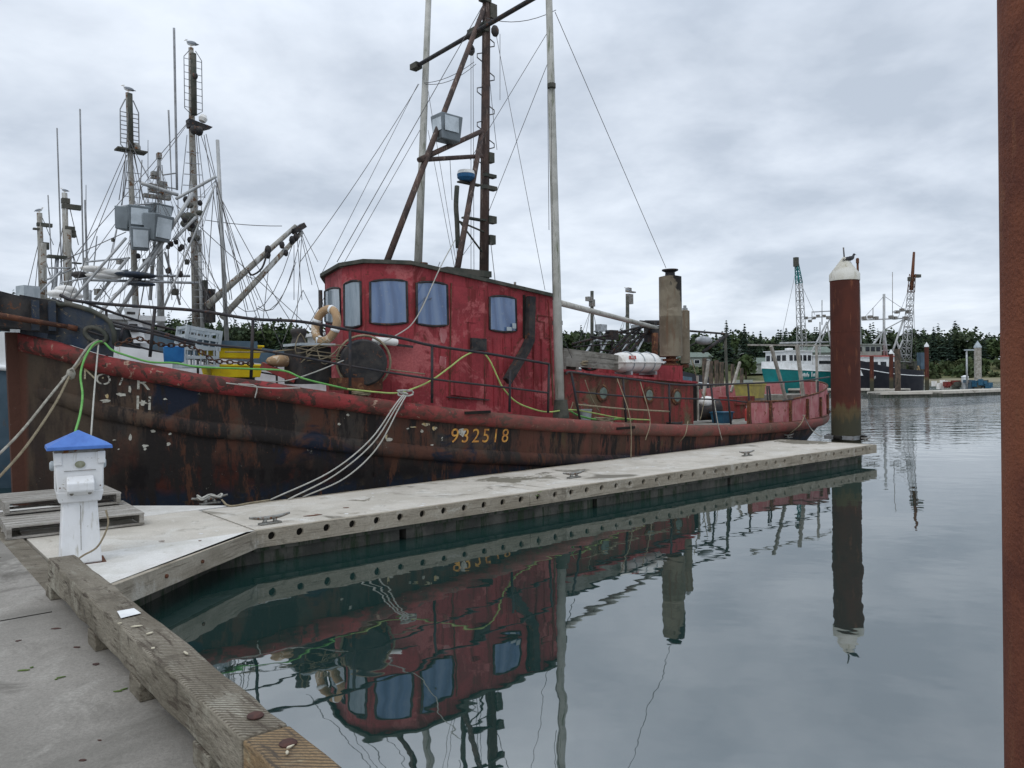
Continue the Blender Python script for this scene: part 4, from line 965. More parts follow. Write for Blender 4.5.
def window(i, quad, mt):    # quad of 4 pixels TL TR BR BL on wall i -> frame + glass, slightly arched top and bottom
    a, b_ = plan_[i], plan_[(i + 1) % n]; d = (b_ - a).normalized()
    P4 = [onplane(px, py, a, d) for px, py in quad]
    nrm = Vector((-d.y, d.x, 0)); 
    if i in (0, 1): nrm = nrm if nrm.y < 0 else -nrm
    else: nrm = nrm if nrm.x < 0 or nrm.y < 0 else -nrm
    s_ = [(p - a).dot(d) for p in P4]; s0, s1 = sorted(((s_[0] + s_[3]) / 2, (s_[1] + s_[2]) / 2)); zt = (P4[0].z + P4[1].z) / 2; zb = (P4[2].z + P4[3].z) / 2
    slope = (P4[1].z - P4[0].z) / (s_[1] - s_[0]) if abs(s_[1] - s_[0]) > .05 else 0; slb = (P4[2].z - P4[3].z) / (s_[2] - s_[3]) if abs(s_[2] - s_[3]) > .05 else 0
    sm = (s0 + s1) / 2; hw = (s1 - s0) / 2
    outl_ = []; N_ = 8; rad = min(.07, hw * .4)
    for k_ in range(N_ + 1):
        x = -1 + 2 * k_ / N_; outl_.append((sm + x * hw * .985, zt + slope * x * hw + .035 * (1 - x * x) - .01))
    for k_ in range(N_ + 1):
        x = 1 - 2 * k_ / N_; outl_.append((sm + x * hw, zb + slb * x * hw - .03 * (1 - x * x) + .01))
    pts = [a + d * s__ + Vector((0, 0, z)) for s__, z in outl_]
    fr = MB(); fr.tube([p + nrm * .01 for p in pts], .022, 6, closed=True); fo = TB(fr, 'window', MT['blackpaint'])
    g_ = MB(); g_.prism([p + nrm * .012 for p in pts], -nrm * .02); g_.build('pane', mt, fo)
for i in range(n - 1): wall(i, [])
wall(7, [])
# roof underside closing
q = MB(); 
wbody = TB(wh, 'wheelhouse_wall', MT['red'])
window(2, [(344.5, 284), (361.5, 281), (361.5, 325.5), (345, 327)], MT['glassgrey'])
window(3, [(325, 291), (341, 288), (341, 322), (326, 322)], MT['glassgrey'])
window(1, [(370, 281.5), (407, 281), (407, 323), (370, 323.5)], MT['glass'])
window(0, [(416.5, 282.5), (447.5, 284.5), (447, 325.5), (416, 324)], MT['glass'])
window(0, [(489.5, 296.5), (516, 298.5), (515.5, 331.5), (489, 330)], MT['glass'])
q = MB(); q.mi = 0
q.box(onplane(508, 329, Rp, Vector((1, 0, 0))) + Vector((0, -.035, 0)), (.12, .012, .07)); q.box(onplane(513, 326, Rp, Vector((1, 0, 0))) + Vector((0, -.035, 0)), (.09, .012, .10)); TB(q, 'window_sticker', MT['crate'])
# roof with overhang and crown
ctr = Vector((7, 0, 0)); ov = []
for i, p in enumerate(plan_):
    d = (p - ctr); k_ = 1 + .09 / d.length; o_ = ctr + d * k_; ov.append(Vector((o_.x, o_.y, zr(p))))
q = MB(); V = [p - Vector((0, 0, .02)) for p in ov] + [p + Vector((0, 0, .045)) for p in ov] + [Vector((ctr.x + (p.x - ctr.x) * .5, p.y * .5, zr(p) + .13 - (0 if p.x < 6 else 0))) for p in ov] + [Vector((7, 0, 4.03))]
q.add(V, [tuple(range(n))] + [(i, (i + 1) % n, n + (i + 1) % n, n + i) for i in range(n)] + [(n + i, n + (i + 1) % n, 2 * n + (i + 1) % n, 2 * n + i) for i in range(n)] + [(2 * n + i, 2 * n + (i + 1) % n, 3 * n) for i in range(n)])
TB(q, 'wheelhouse_roof', MT['roofdark'])
# fascia band under the roof (red trim) and panel seams
def sd(px, py, o_=.0): p = onplane(px, py, Rp, (Sp - Rp).normalized()); return p + Vector((0, -o_, 0))
def seam(pts, w_=.022, mt=None, o_=.012, name='wall_seam'):
    q = MB()
    for a, b_ in zip(pts, pts[1:]): q.beam(sd(*a, o_), sd(*b_, o_), w_, w_, (0, -1, 0))
    return TB(q, name, mt or MT['redrust'])
seam([(451, 283), (449, 400)]); seam([(484, 290), (484, 404)]); seam([(548, 300), (553, 405)]); seam([(537, 315), (551, 317), (551, 338), (544, 338), (544, 322), (537, 321), (537, 315)], .012)
for px in (493, 503, 512, 533, 541): seam([(px, 338), (px + 1, 408)], .014, MT['red'])
q = MB()   # sliding door panel
dp = [sd(451, 286, .0), sd(484, 291, 0), sd(483, 399, 0), sd(450, 395, 0)]; q.prism(dp, (0, -.03, 0)); TB(q, 'door', MT['red'], .006)
q = MB(); dq = [sd(464, 315, .03), sd(475, 316.5, .03), sd(475, 323, .03), sd(464, 322, .03)]; q.prism(dq, (0, -.012, 0)); q.build('door_panel', MT['red'], tug)
q = MB(); q.prism([sd(469, 338, .03), sd(484, 339, .03), sd(484, 351, .03), sd(469, 350, .03)], (0, -.05, 0)); TB(q, 'vent_box', MT['blackpaint'])
q = MB(); q.beam(sd(446, 397, .03), sd(488, 400, .03), .03, .02); TB(q, 'door_track', MT['blackpaint'])
# black duct
q = MB(); dpts = [sd(528, 297, .08), sd(527, 340, .08), sd(522, 350, .10), sd(503, 380, .14)]
for a, b_ in zip(dpts, dpts[1:]): q.beam(a, b_ + (b_ - a).normalized() * .03, .16, .12, (0, 1, 0))
TB(q, 'exhaust_duct', MT['blackpaint'])
seam([(523.5, 295), (523.5, 338)], .04, MT['black'])
# bare primer patches
for pts in ([(440, 328), (446, 329), (447, 336), (444, 344), (441, 342), (439, 334)], [(440, 356), (446, 357), (446, 368), (441, 370), (439, 362)]):
    q = MB(); q.prism([sd(*p, .002) for p in pts], (0, -.004, 0)); TB(q, 'primer_patch', MT['redpale'])
# fender roll strapped on the front
wA = lambda px, py, o_=0.: onplane(px, py, Sp, (A_ - Sp).normalized()) + Vector((-.3 * o_, -o_, 0))
q = MB(); q.lathe([(.0, 0), (.045, .01), (.065, .05), (.065, .40), (.045, .44), (0, .45)], wA(370, 340.5, .12), wA(398, 343, .12) - wA(370, 340.5, .12), 14)
tag(q.build('rolled_fender', MT['raft'], T=BM), 'pale rolled fender strapped below the first side window of the red wheelhouse', 'fender')
q = MB(); q.beam(wA(360, 341, .06), wA(412, 347, .06), .03, .04); TB(q, 'grab_rail', MT['blackpaint'])
q = MB(); q.lathe([(.09, 0), (.09, .16), (.07, .16), (.07, .05)], Vector(BP(423, 265, -1.0)) - Vector((0, 0, .12)), n=14); TB(q, 'roof_pipe', MT['rust'])
q = MB(); q.box(BP(462, 272.5, -.9) - Vector((0, 0, .02)), (1.1, .5, .12)); TB(q, 'roof_box', MT['roofdark'])
q = MB(); q.tube([BP(343, 268, -.8), BP(343, 262, -.8)], .03, 8, rs=[.05, .02]); q.tube([BP(515, 282, -1.4), BP(515, 291, -1.4)], .025, 6); TB(q, 'roof_light', MT['cleat'])
q = MB(); q.tube([Cp + Vector((-.12, -.05, 2.4)), Cp + Vector((-.12, -.05, 3.75))], .04, 8); TB(q, 'front_pipe', MT['blackpaint'])
# ---------------- engine casing and the deck house aft of the wheelhouse
def cz(px, py, v=-1.5): return BP(px, py, v)
q = MB(); V = []
for u, zt in ((9.42, 2.17), (14.03, 1.86)):
    for v in (-1.5, 1.5): V += [(u, v, zdeck(u) - .1), (u, v, zt)]
q.add(V, [(0, 1, 5, 4), (2, 6, 7, 3), (0, 2, 3, 1), (4, 5, 7, 6), (1, 3, 7, 5)]); TB(q, 'engine_casing', MT['redrust'])
q = MB(); q.beam((9.35, -1.54, 2.19), (14.1, -1.54, 1.88), .10, .05); TB(q, 'casing_edge', MT['red'])
for px, py in ((602, 393), (648, 395), (676, 396.5)):
    c = cz(px, py); q = MB(); q.lathe([(.13, 0), (.19, 0), (.20, .03), (.15, .05), (.13, .04)], c, (0, -1, 0), 20); o = TB(q, 'porthole', MT['rust'])
    q = MB(); q.lathe([(0, .04), (.125, .045), (0, .052)], c, (0, -1, 0), 16); q.build('pane', MT['porthole'], o)
q = MB(); q.box((13.45, 0, 2.06), (1.15, 2.4, .50)); TB(q, 'stack_base', MT['red'])
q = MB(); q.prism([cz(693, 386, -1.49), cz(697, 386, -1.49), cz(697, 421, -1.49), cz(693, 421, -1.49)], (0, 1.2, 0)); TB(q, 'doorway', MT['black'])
q = MB(); q.box((14.22, -1.50, 1.5), (.04, .05, 1.1)); TB(q, 'door_frame', MT['paletimber'])
# weathered boards and gear on the casing roof
q = MB()
for k_ in range(3): q.beam(cz(563, 351 + k_ * 6, -1.2), cz(618, 358 + k_ * 4.6, -1.2), .03, .13, (0, 0, 1))
TB(q, 'roof_boards', MT['greywood'])
q = MB(); q.box((10.6, .4, 2.25), (1.4, 1.2, .35)); TB(q, 'roof_hatch', MT['greywood'])
rr = random.Random(4); pts = [cz(590 + 3 * math.cos(i * .9) * (1 + i * .12), 366 + 4 * math.sin(i * .9), -1.2 + .02 * i) for i in range(22)]
q = MB(); q.tube(spline(pts, 3), .022, 6); tag(q.build('hose_coil', MT['blackpaint'], T=BM), 'tangled dark hose coil on the casing roof left of the liferaft', 'hose')
# liferaft canister
lr = bempty('liferaft_canister', 'white liferaft canister with small red label on the red engine casing', 'liferaft', cz(636, 374, -1.15))
def rc(c, Lx, r_, n=20):
    q = MB(); q.lathe([(0, -Lx / 2), (r_ * .72, -Lx / 2 + .01), (r_ * .93, -Lx / 2 + .06), (r_, -Lx / 2 + .16), (r_, Lx / 2 - .16), (r_ * .93, Lx / 2 - .06), (r_ * .72, Lx / 2 - .01), (0, Lx / 2)], c, (1, 0, 0), n); return q
q = rc((0, 0, .27), 1.42, .235); 
for i, v in enumerate(q.V): q.V[i] = Vector((v.x, v.y * 1.15, v.z))
q.build('canister', MT['raft'], lr)
q = MB(); q.box((0, 0, .27), (1.44, .60, .035)); q.build('seam_flange', MT['raft'], lr, bevel=.01)
for x in (-.38, 0, .38):
    q = MB(); q.tube([(x, .285 * math.cos(a), .27 + .25 * math.sin(a)) for a in [2 * math.pi * i / 20 for i in range(20)]], .012, 5, closed=True); q.build('strap', MT['crate'], lr)
for x in (-.45, .45): q = MB(); q.box((x, 0, .02), (.06, .5, .08)); q.build('cradle', MT['galv'], lr)
q = MB()
for i in range(4):
    pass
q.add([(-.56, -.255, .34), (-.33, -.273, .34), (-.33, -.262, .42), (-.56, -.245, .42)], [(0, 1, 2, 3)])
for i, v in enumerate(q.V): q.V[i] = Vector((v.x, v.y - .012, v.z))
q.build('label', MT['redmark'], lr)
def small_text(body, size, mt, parent, loc, rot, name='lettering'):
    cu = bpy.data.curves.new('t', 'FONT'); cu.body = body; cu.size = size; cu.extrude = .0015; cu.align_x = 'CENTER'
    to = bpy.data.objects.new('t', cu); scene.collection.objects.link(to); dg = bpy.context.evaluated_depsgraph_get()
    me = bpy.data.meshes.new_from_object(to.evaluated_get(dg)); bpy.data.objects.remove(to); bpy.data.curves.remove(cu)
    o = bpy.data.objects.new(name, me); scene.collection.objects.link(o); me.materials.clear(); me.materials.append(mt); o.parent = parent; o.location = loc; o.rotation_euler = rot; return o
small_text('RFD', .075, MT['raft'], lr, (-.445, -.284, .355), (math.radians(80), 0, 0))
# exhaust stacks
def stack(px, pyt, pyb, v, r_, lb, name, capw=True):
    b_ = BP(px, pyb, v); tp = BP(px, pyt, v); H_ = tp.z - b_.z
    e_ = bempty(name, lb, 'exhaust stack', (b_.x, b_.y, 2.32), 'exhaust stacks on the engine casing'); z0 = b_.z - 2.32
    q = MB(); q.lathe([(r_ * .5, z0), (r_, z0 + .02), (r_ * 1.0, z0 + H_ * .5 - .01), (r_ * 1.015, z0 + H_ * .5), (r_, z0 + H_ * .5 + .01), (r_ * .99, z0 + H_ - .03), (r_ * .55, z0 + H_)], n=28); q.build('silencer', MT['stack'], e_)
    q = MB(); q.lathe([(r_ * .55, 0), (r_ * .6, .02), (r_ * .45, .05), (r_ * .45, z0 + .05)], n=16); q.lathe([(r_ * .8, 0), (r_ * .8, .04)], n=16); q.lathe([(r_ * .75, z0 - .1), (r_ * .75, z0 - .05)], n=16); q.build('flange_pipe', MT['rust'], e_)
    if capw:
        q = MB(); q.lathe([(r_ * .45, z0 + H_ - .03), (r_ * .42, z0 + H_ + .09), (r_ * .72, z0 + H_ + .13), (r_ * .72, z0 + H_ + .16), (r_ * .2, z0 + H_ + .17)], n=20); q.build('outlet_cap', MT['blackpaint'], e_)
    else:
        q = MB(); q.lathe([(r_ * .6, z0 + H_ - .02), (r_ * .6, z0 + H_ + .05), (r_ * .35, z0 + H_ + .06), (r_ * .35, z0 + H_ + .12), (0, z0 + H_ + .13)], n=14); q.build('outlet_cap', MT['galv'], e_)
stack(671, 276, 357, -.9, .285, 'wide tall soot stained exhaust stack behind the liferaft', 'exhaust_stack')
stack(685.5, 310, 364, -.25, .125, 'narrow shorter exhaust stack just right of the wide one', 'exhaust_stack', False)
# black davit / net gear frame between pole and stacks
q = MB(); V_ = .6
for a, b_, r_ in [((654, 322), (655, 378), .07), ((572, 344), (640, 327), .03), ((640, 322), (662, 324), .05), ((604, 362), (640, 330), .035), ((620, 364), (650, 328), .045), ((606, 332), (655, 334), .03),
                  ((600, 350), (625, 352), .02), ((573, 347), (612, 344), .02), ((645, 322), (660, 322), .05), ((612, 330), (612, 356), .02), ((590, 336), (605, 340), .03), ((596, 342), (640, 342), .015)]:
    q.tube([BP(*a, V_), BP(*b_, V_)], r_, 8)
q.tube(spline([BP(600, 366, V_), BP(615, 348, V_), BP(632, 332, V_), BP(648, 326, V_), BP(656, 332, V_)], 4), .04, 8)
q.tube(spline([BP(612, 366, V_ - .1), BP(624, 350, V_), BP(640, 336, V_), BP(652, 332, V_)], 4), .035, 8)
q.box(BP(652, 334, V_), (.35, .3, .45)); q.box(BP(612, 335, V_), (.3, .2, .25)); TB(q, 'hauler_frame', MT['blackpaint'])
q = MB(); q.tube([BP(655, 333, .4), BP(655, 378, .4)], .09, 8); TB(q, 'davit_post', MT['rust'])
# gallows behind the stacks
q = MB()
for a, b_, r_ in [((690, 331), (728, 334), .03), ((703, 352), (727, 335), .05), ((690, 346), (705, 337), .02)]: q.tube([BP(*a, .2), BP(*b_, .2)], r_, 8)
TB(q, 'stern_gantry', MT['blackpaint'])
q = MB(); q.tube([BP(725, 333, .2), BP(727, 384, .2), BP(728.5, 424, .2)], .045, 8); TB(q, 'gantry_post', MT['roofdark'])
q = MB(); q.ell(BP(704, 340.5, .15), (.42, .10, .13), 14); TB(q, 'boom_float', MT['galv'])
# clutter on the after deck
q = MB(); c = BP(709, 410, -1.0); q.lathe([(0, -.30), (.25, -.29), (.27, 0), (.25, .29), (0, .30)], c, (.8, -.6, .1), 18)
tag(q.build('black_drum', MT['blackpaint'], T=BM), 'black drum lying on the aft deck in front of the dark doorway', 'drum')
tb = bempty('blue_tub', 'blue plastic tub on the aft deck beside the black drum', 'tub', BP(722, 423, -1.5))
q = MB(); frust(q, 0, .27, .20, .16, .24, .19); q.build('tub_body', MT['bluetub'], tb)
q = MB(); q.box((0, 0, .28), (.52, .42, .03)); q.build('rim', MT['bluetub'], tb)
q = MB(); c = BP(707, 402, -1.0); q.ell(c, (.28, .2, .16), 12); tag(q.build('white_bag', MT['raft'], T=BM), 'white bag lying on top of the black drum', 'bag')
q = MB(); q.box(BP(737, 407, -.4), (1.1, .5, .62)); q.box(BP(737, 407, -.4) + Vector((0, -.27, .1)), (1.0, .05, .05)); tag(q.build('red_locker', MT['redrust'], T=BM), 'dull red steel locker on the aft deck behind the stanchions', 'locker')
fe = bempty('fire_extinguisher', 'small red fire extinguisher standing on the aft deck', 'fire extinguisher', BP(747.2, 421, -1.7))
q = MB(); q.lathe([(.055, 0), (.06, .02), (.06, .27), (.045, .32), (.02, .34)], n=14); q.build('bottle', MT['redmark'], fe)
q = MB(); q.lathe([(.02, .335), (.02, .38), (.028, .385), (.028, .40), (0, .405)], n=10); q.tube([(.02, 0, .37), (.07, 0, .35), (.075, 0, .2)], .008, 6); q.build('valve', MT['whitepaint'], fe)
yt = bempty('yellow_tote', 'faded yellow fish tote among the gear on the aft deck', 'tote', BP(750, 398, .2))
q = MB(); frust(q, 0, .42, .30, .3, .36, .34); q.build('tote_body', MT['yellowfade'], yt)
q = MB(); q.box((0, 0, .43), (.76, .72, .04)); q.build('rim', MT['yellowfade'], yt)
q = MB(); q.box(BP(714, 408, .6), (1.5, 1.0, .5)); TB(q, 'fish_hatch', MT['greywood'])
q = MB(); q.box(BP(780, 404, .3), (2.2, 1.8, .65)); TB(q, 'fish_hatch', MT['greywood'])
# wooden fish stakes
def stake(a, b_, v0, v1, lb, w_=.07, mt='paletimber'):
    q = MB(); q.beam(BP(*a, v0), BP(*b_, v1), w_, w_ * .8, (0, 1, 0)); tag(q.build('wooden_pole', MT[mt], T=BM, bevel=.005), lb, 'pole', 'poles standing on the aft deck')
stake((771, 346), (792, 421), -1.9, -2.0, 'pale pole leaning back at the left of the stern poles', .085)
stake((797, 345), (806, 420), -1.8, -2.05, 'thick pole with dark foot, middle of the stern poles', .10)
stake((816.5, 346), (817.5, 415), -1.5, -1.6, 'upright pole next to the white capped pile', .07)
stake((708.5, 361), (703, 400), .2, .1, 'pale slanting pole behind the casing doorway', .08)
stake((740, 362), (731, 392), .9, .8, 'pale slanting pole above the red locker', .08)
stake((748, 327 + 18), (829, 345.5), -1.2, -1.2, 'long horizontal grey pole laid across the stern pole tops', .045)
# stern bulwark panels following the deck edge
q = MB(); us = [14.9 + .25 * i for i in range(24)] + [20.9, 21.2, 21.4, 21.55, 21.65]; V = []
for u in us:
    hgt = .52 if u < 17 else .55 + .06 * (u - 17)
    hh = half(u) - .10; V += [(u, -hh, zdeck(u) - .04), (u, -hh, zdeck(u) + hgt), (u, -hh + .05, zdeck(u) - .04), (u, -hh + .05, zdeck(u) + hgt)]
n = len(us); q.add(V, [f for i in range(n - 1) for f in ((4 * i, 4 * i + 4, 4 * i + 5, 4 * i + 1), (4 * i + 2, 4 * i + 3, 4 * i + 7, 4 * i + 6), (4 * i + 1, 4 * i + 5, 4 * i + 7, 4 * i + 3))] + [(0, 1, 3, 2)])
TB(q, 'stern_bulwark', MT['redpale'])
q = MB(); V = [(x, -y, z) for x, y, z in V]; q.add(V, [f for i in range(n - 1) for f in ((4 * i, 4 * i + 1, 4 * i + 5, 4 * i + 4), (4 * i + 2, 4 * i + 6, 4 * i + 7, 4 * i + 3), (4 * i + 1, 4 * i + 3, 4 * i + 7, 4 * i + 5))]); TB(q, 'stern_bulwark', MT['redpale'])
for u in (14.9, 15.9, 16.9, 17.9, 18.9, 19.8, 20.6, 21.1):
    q = MB(); q.box((u, -(half(u) - .08), zdeck(u) + .25), (.07, .08, .6)); TB(q, 'bulwark_frame', MT['rust'])
q = MB(); q.tube(spline([(u, -(half(u) - .1), zdeck(u) + (.54 if u < 17 else .57 + .06 * (u - 17))) for u in us], 2), .025, 6); TB(q, 'bulwark_cap', MT['rust'])

# ---------------- forward deck
dr = bempty('winch_drum', 'round black drum end standing in front of the red wheelhouse', 'winch', BP(364, 390, -2.0))
q = MB(); q.lathe([(0, 0), (.35, 0), (.38, .03), (.38, .06), (.18, .07), (.18, .40), (.40, .41), (.40, .45), (0, .45)], (0, -.0, .44), (.45, .9, 0), 32); q.build('reel', MT['blackpaint'], dr)
q = MB(); q.tube([(.385 * math.cos(a) + .12, .2 - .20 * math.cos(a), .46 + .43 * math.sin(a)) for a in [2 * math.pi * i / 28 for i in range(28)]], .02, 6, closed=True); q.build('rope_rim', MT['ropetan'], dr)
q = MB(); q.box((0, .25, .1), (.7, .5, .2)); q.build('stand', MT['rust'], dr)
dk = bempty('deck_winch', 'dark deck winch with tangled rope, left of the life ring', 'winch', BP(308, 384, -1.2))
q = MB(); q.box((0, 0, .30), (.55, .6, .60)); q.lathe([(.12, 0), (.14, .05), (.10, .15), (.14, .25), (.12, .3)], (-.15, 0, .6), n=14); q.build('winch_body', MT['blackpaint'], dk, bevel=.02)
q = MB(); q.box((-.02, -.1, .63), (.62, .6, .04)); q.build('top_plate', MT['crate'], dk)
rr = random.Random(8); q = MB()
q.tube(spline([(rr.uniform(-.4, .35), -.35 + rr.uniform(-.1, .1), .55 + rr.uniform(-.25, .25)) for _ in range(13)], 4), .010, 5); q.tube(spline([(rr.uniform(-.5, .6), -.45 + rr.uniform(-.1, .1), .45 + rr.uniform(-.3, .3)) for _ in range(7)], 4), .009, 5); q.build('tangled_rope', MT['ropetan'], dk)
lrg = BP(326, 325, -1.35); q = MB(); ax_ = Vector((.72, 0.10, .0)); 
R1 = .245
pts = []
for i in range(28):
    a = 2 * math.pi * i / 28; pts.append(lrg + Vector((R1 * -.25 * math.cos(a), R1 * math.cos(a), R1 * math.sin(a) * 1.08)) + Vector((.05 * math.sin(a), 0, 0)))
q.tube(pts, .068, 12, closed=True)
li = bempty('life_ring', 'faded orange life ring hung on the wheelhouse front', 'life ring', lrg - Vector((0, 0, .4)))
q.build('ring', MT['ring'], li, off=lrg - Vector((0, 0, .4)))
for a in (.3, 1.9, 3.5, 5.1):
    q = MB(); c = lrg + Vector((R1 * -.25 * math.cos(a) + .05 * math.sin(a), R1 * math.cos(a), R1 * 1.08 * math.sin(a))); d = Vector((.25 * math.sin(a) + .2 * math.cos(a), -math.sin(a), 1.08 * math.cos(a))).normalized()
    q.cyl(c - d * .025, c + d * .025, .073, n=12); q.build('band', MT['whitepaint'], li, off=lrg - Vector((0, 0, .4)))
# yellow totes and plastic crates on the foredeck
yb = bempty('yellow_crate', 'bright yellow plastic crate, the upper one of two on the foredeck', 'crate', BP(230, 372, .4), 'yellow crates on the foredeck')
def tote(r, z, rzz):
    q = MB(); Rz = Matrix.Rotation(rzz, 3, 'Z')
    frust(q, 0, .20, .40, .30, .44, .33); q.V = [Rz @ v + Vector((0, 0, z)) for v in q.V]; q.build('crate_body', MT['yellow'], r, bevel=.01)
    q = MB(); q.box((0, 0, .205), (.94, .70, .035)); q.V = [Rz @ v + Vector((0, 0, z)) for v in q.V]; q.build('rim', MT['yellow'], r, bevel=.008)
tote(yb, .235, .05)
yb2 = bempty('yellow_crate', 'bright yellow plastic crate, the lower one of two on the foredeck', 'crate', BP(232, 381, .4), 'yellow crates on the foredeck'); tote(yb2, .06, -.12)
def gcrate(p, sx, sy, sz, lb, tilt=0):
    r = bempty('plastic_crate', lb, 'crate', p, 'grey plastic crates on the foredeck'); M_ = Matrix.Rotation(tilt, 3, 'Y')
    q = MB()
    for x in (-sx / 2, sx / 2):
        for y in (-sy / 2, sy / 2): q.box((x, y, sz / 2), (.05, .05, sz))
    for z in (.025, sz / 2, sz - .03):
        for y in (-sy / 2, sy / 2): q.box((0, y, z), (sx, .03, .05))
        for x in (-sx / 2, sx / 2): q.box((x, 0, z), (.03, sy, .05))
    for i in range(5):
        x = -sx / 2 + (i + .5) * sx / 5; q.box((x, -sy / 2, sz / 2), (.02, .02, sz)); q.box((x, sy / 2, sz / 2), (.02, .02, sz))
    q.box((0, 0, .02), (sx, sy, .02)); q.V = [M_ @ v for v in q.V]; q.build('crate_frame', MT['crate'], r)
    return r
gcrate(BP(196, 368, .2), .54, .45, .34, 'grey lattice plastic crate at the bottom of the foredeck pair', 0)
gcrate(BP(197, 349, .2), .54, .45, .34, 'grey lattice plastic crate tipped on top of the foredeck pair', .15)
q = MB(); q.box(BP(222, 345, .3), (1.0, .6, .12)); tag(q.build('blue_lid', MT['bluegrey'], T=BM), 'blue grey lid lying behind the yellow crates', 'board')  # loose tote lid, drawn as a flat box
q = MB(); q.lathe([(.1, 0), (.14, .02), (.15, .24), (.13, .25)], BP(174, 363, -.8), n=16); tag(q.build('blue_bucket', mat('blue_bucket', (.03, .17, .42), (.02, .12, .32), 3, .5, bump=0), T=BM), 'small bright blue bucket left of the grey crates', 'bucket')
# red hatch coaming & pipes by the wheelhouse
q = MB(); q.ell(BP(281, 361, -1.0), (.26, .12, .10), 12); tag(q.build('orange_buoy', MT['ring'], T=BM), 'small faded orange buoy lying forward of the winch', 'buoy')
q = MB(); q.beam(BP(262, 365, -.9), BP(296, 380, -1.3), .10, .10); tag(q.build('red_plank', MT['redrust'], T=BM), 'red plank leaning on the rail ahead of the winch', 'plank')
q = MB(); q.box((3.3, 1.1, zdeck(3.3) + .1), (.9, .8, .25)); TB(q, 'fore_hatch', MT['navy'], .02)
# chain from the fairlead aft
cp = [BP(113, 346, -.95), BP(124, 342, -.95), BP(137, 338.5, -1.0), BP(150, 342, -1.05), BP(165, 345, -1.1), BP(180, 345, -1.15), BP(192, 347, -1.2), BP(203, 353, -1.25), BP(213, 360, -1.3), BP(228, 362, -1.35), BP(255, 364, -1.4)]
sp_ = spline(cp, 12); q = MB(); dist_ = 0; last = sp_[0]; k_ = 0
for p, p2 in zip(sp_, sp_[1:]):
    if (p - last).length > .066:
        d = (p2 - p).normalized(); x, y = perp(d); w_ = x if k_ % 2 else y; k_ += 1; last = p
        q.tube([p + d * (.05 * math.cos(a)) + w_ * (.028 * math.sin(a)) for a in [2 * math.pi * i / 10 for i in range(10)]], .011, 5, closed=True)
tag(q.build('anchor_chain', MT['chain'], T=BM), 'rusty anchor chain hanging along the foredeck rail', 'chain')
# hoses
def hose(name, pts, r_, mt, lb, cat, T=BM):
    q = MB(); q.tube(spline(pts, 6), r_, 7); return tag(q.build(name, MT[mt], T=T), lb, cat)
def rs(px, py, o_=.0): return on_side(px, py, o_)
hose('green_hose', [BP(74, 436, -2.35), BP(80, 415, -2.0), BP(82.5, 395, -1.6), BP(80.5, 375, -1.3), BP(85, 358, -1.15), BP(94, 344, -.95), BP(103, 342, -.85), BP(112, 350, -1.0), BP(125, 355, -1.1), BP(150, 362, -1.25), BP(175, 363, -1.4), BP(200, 367, -1.55), BP(255, 369, -1.8), BP(285, 371, -1.95), BP(305, 379, -2.1), BP(347, 389, -2.2)], .015, 'hosegreen', 'bright green hose led through the bow fairlead and along the foredeck', 'hose')
hose('yellow_green_hose', [BP(347, 389, -2.2), BP(375, 392, -2.3), BP(397, 393, -2.35), BP(415, 388, -2.35), BP(432, 380, -2.3), BP(450, 367, -2.2), BP(463, 357, -2.1), BP(474, 352, -2.0), BP(483, 353, -2.0), BP(490, 361, -2.05), BP(497, 376, -2.1), BP(503, 388, -2.15), BP(515, 401, -2.2), BP(530, 408, -2.3), BP(548, 412, -2.35), BP(575, 410, -2.4), BP(620, 418, -2.4), BP(650, 420, -2.4)], .015, 'hoseyellow', 'yellow green hose looped over the rail beside the wheelhouse door', 'hose')
hose('green_hose', [BP(570, 411, -2.3), BP(580, 416, -2.2), BP(600, 420, -2.2), BP(620, 419, -2.25), BP(632, 420, -2.35)], .02, 'hosegreen', 'short green hose on the side deck under the portholes', 'hose')
# mooring ropes from bow and waist
hose('bow_line', [BP(98, 340, -.85), BP(88, 347, -1.0), BP(76, 364, -1.15), BP(68, 374, -1.25), BP(50, 396, -1.7), BP(20, 433, -2.2), BP(-15, 468, -2.6)], .016, 'rope', 'grey bow line running down left from the bow fairlead', 'rope')
hose('bow_line', [BP(100, 342, -.85), BP(90, 349, -1.0), BP(77, 366, -1.15), BP(70, 375, -1.25), BP(55, 404, -1.7), BP(25, 448, -2.2), BP(-10, 487, -2.6)], .016, 'ropetan', 'tan bow line hanging just below the grey one at the bow', 'rope')
q = MB(); q.ell(BP(71, 374, -1.25), (.06, .05, .08), 8); q.tube(spline([BP(68, 372, -1.25), BP(73, 369, -1.3), BP(72, 378, -1.22), BP(67, 376, -1.25), BP(62, 379, -1.25)], 4), .014, 6); tag(q.build('rope_knot', MT['rope'], T=BM), 'knot where the two bow lines cross', 'knot')
hose('thin_line', [BP(98.5, 345, -.9), BP(97, 360, -1.2), BP(94, 395, -1.7), BP(91, 436, -2.35)], .011, 'ropewhite', 'thin white line beside the green hose at the bow', 'rope')
cb, c2 = CLE['b1'], CLE['b2']
Bi = BM.inverted()
def toB(p): return Bi @ p
w0 = rs(404, 394, .05)
def line_to(a, mids, end, r_, mt, lb): hose('mooring_line', [a] + mids + [end], r_, mt, lb, 'rope')
e1 = toB(CLE['b1'] + Vector((.15, .02, .05)))
g1_ = toB(atz(270, 500, DECK + .012)); g2_ = toB(atz(288, 499.5, DECK + .012)); g3_ = toB(atz(303, 497, DECK + .012))
line_to(w0, [rs(395, 405, .25), BP(370, 440, -2.68), BP(330, 472, -2.75)], g1_, .011, 'ropewhite', 'leftmost white mooring line from the wheelhouse rail down to the dock')
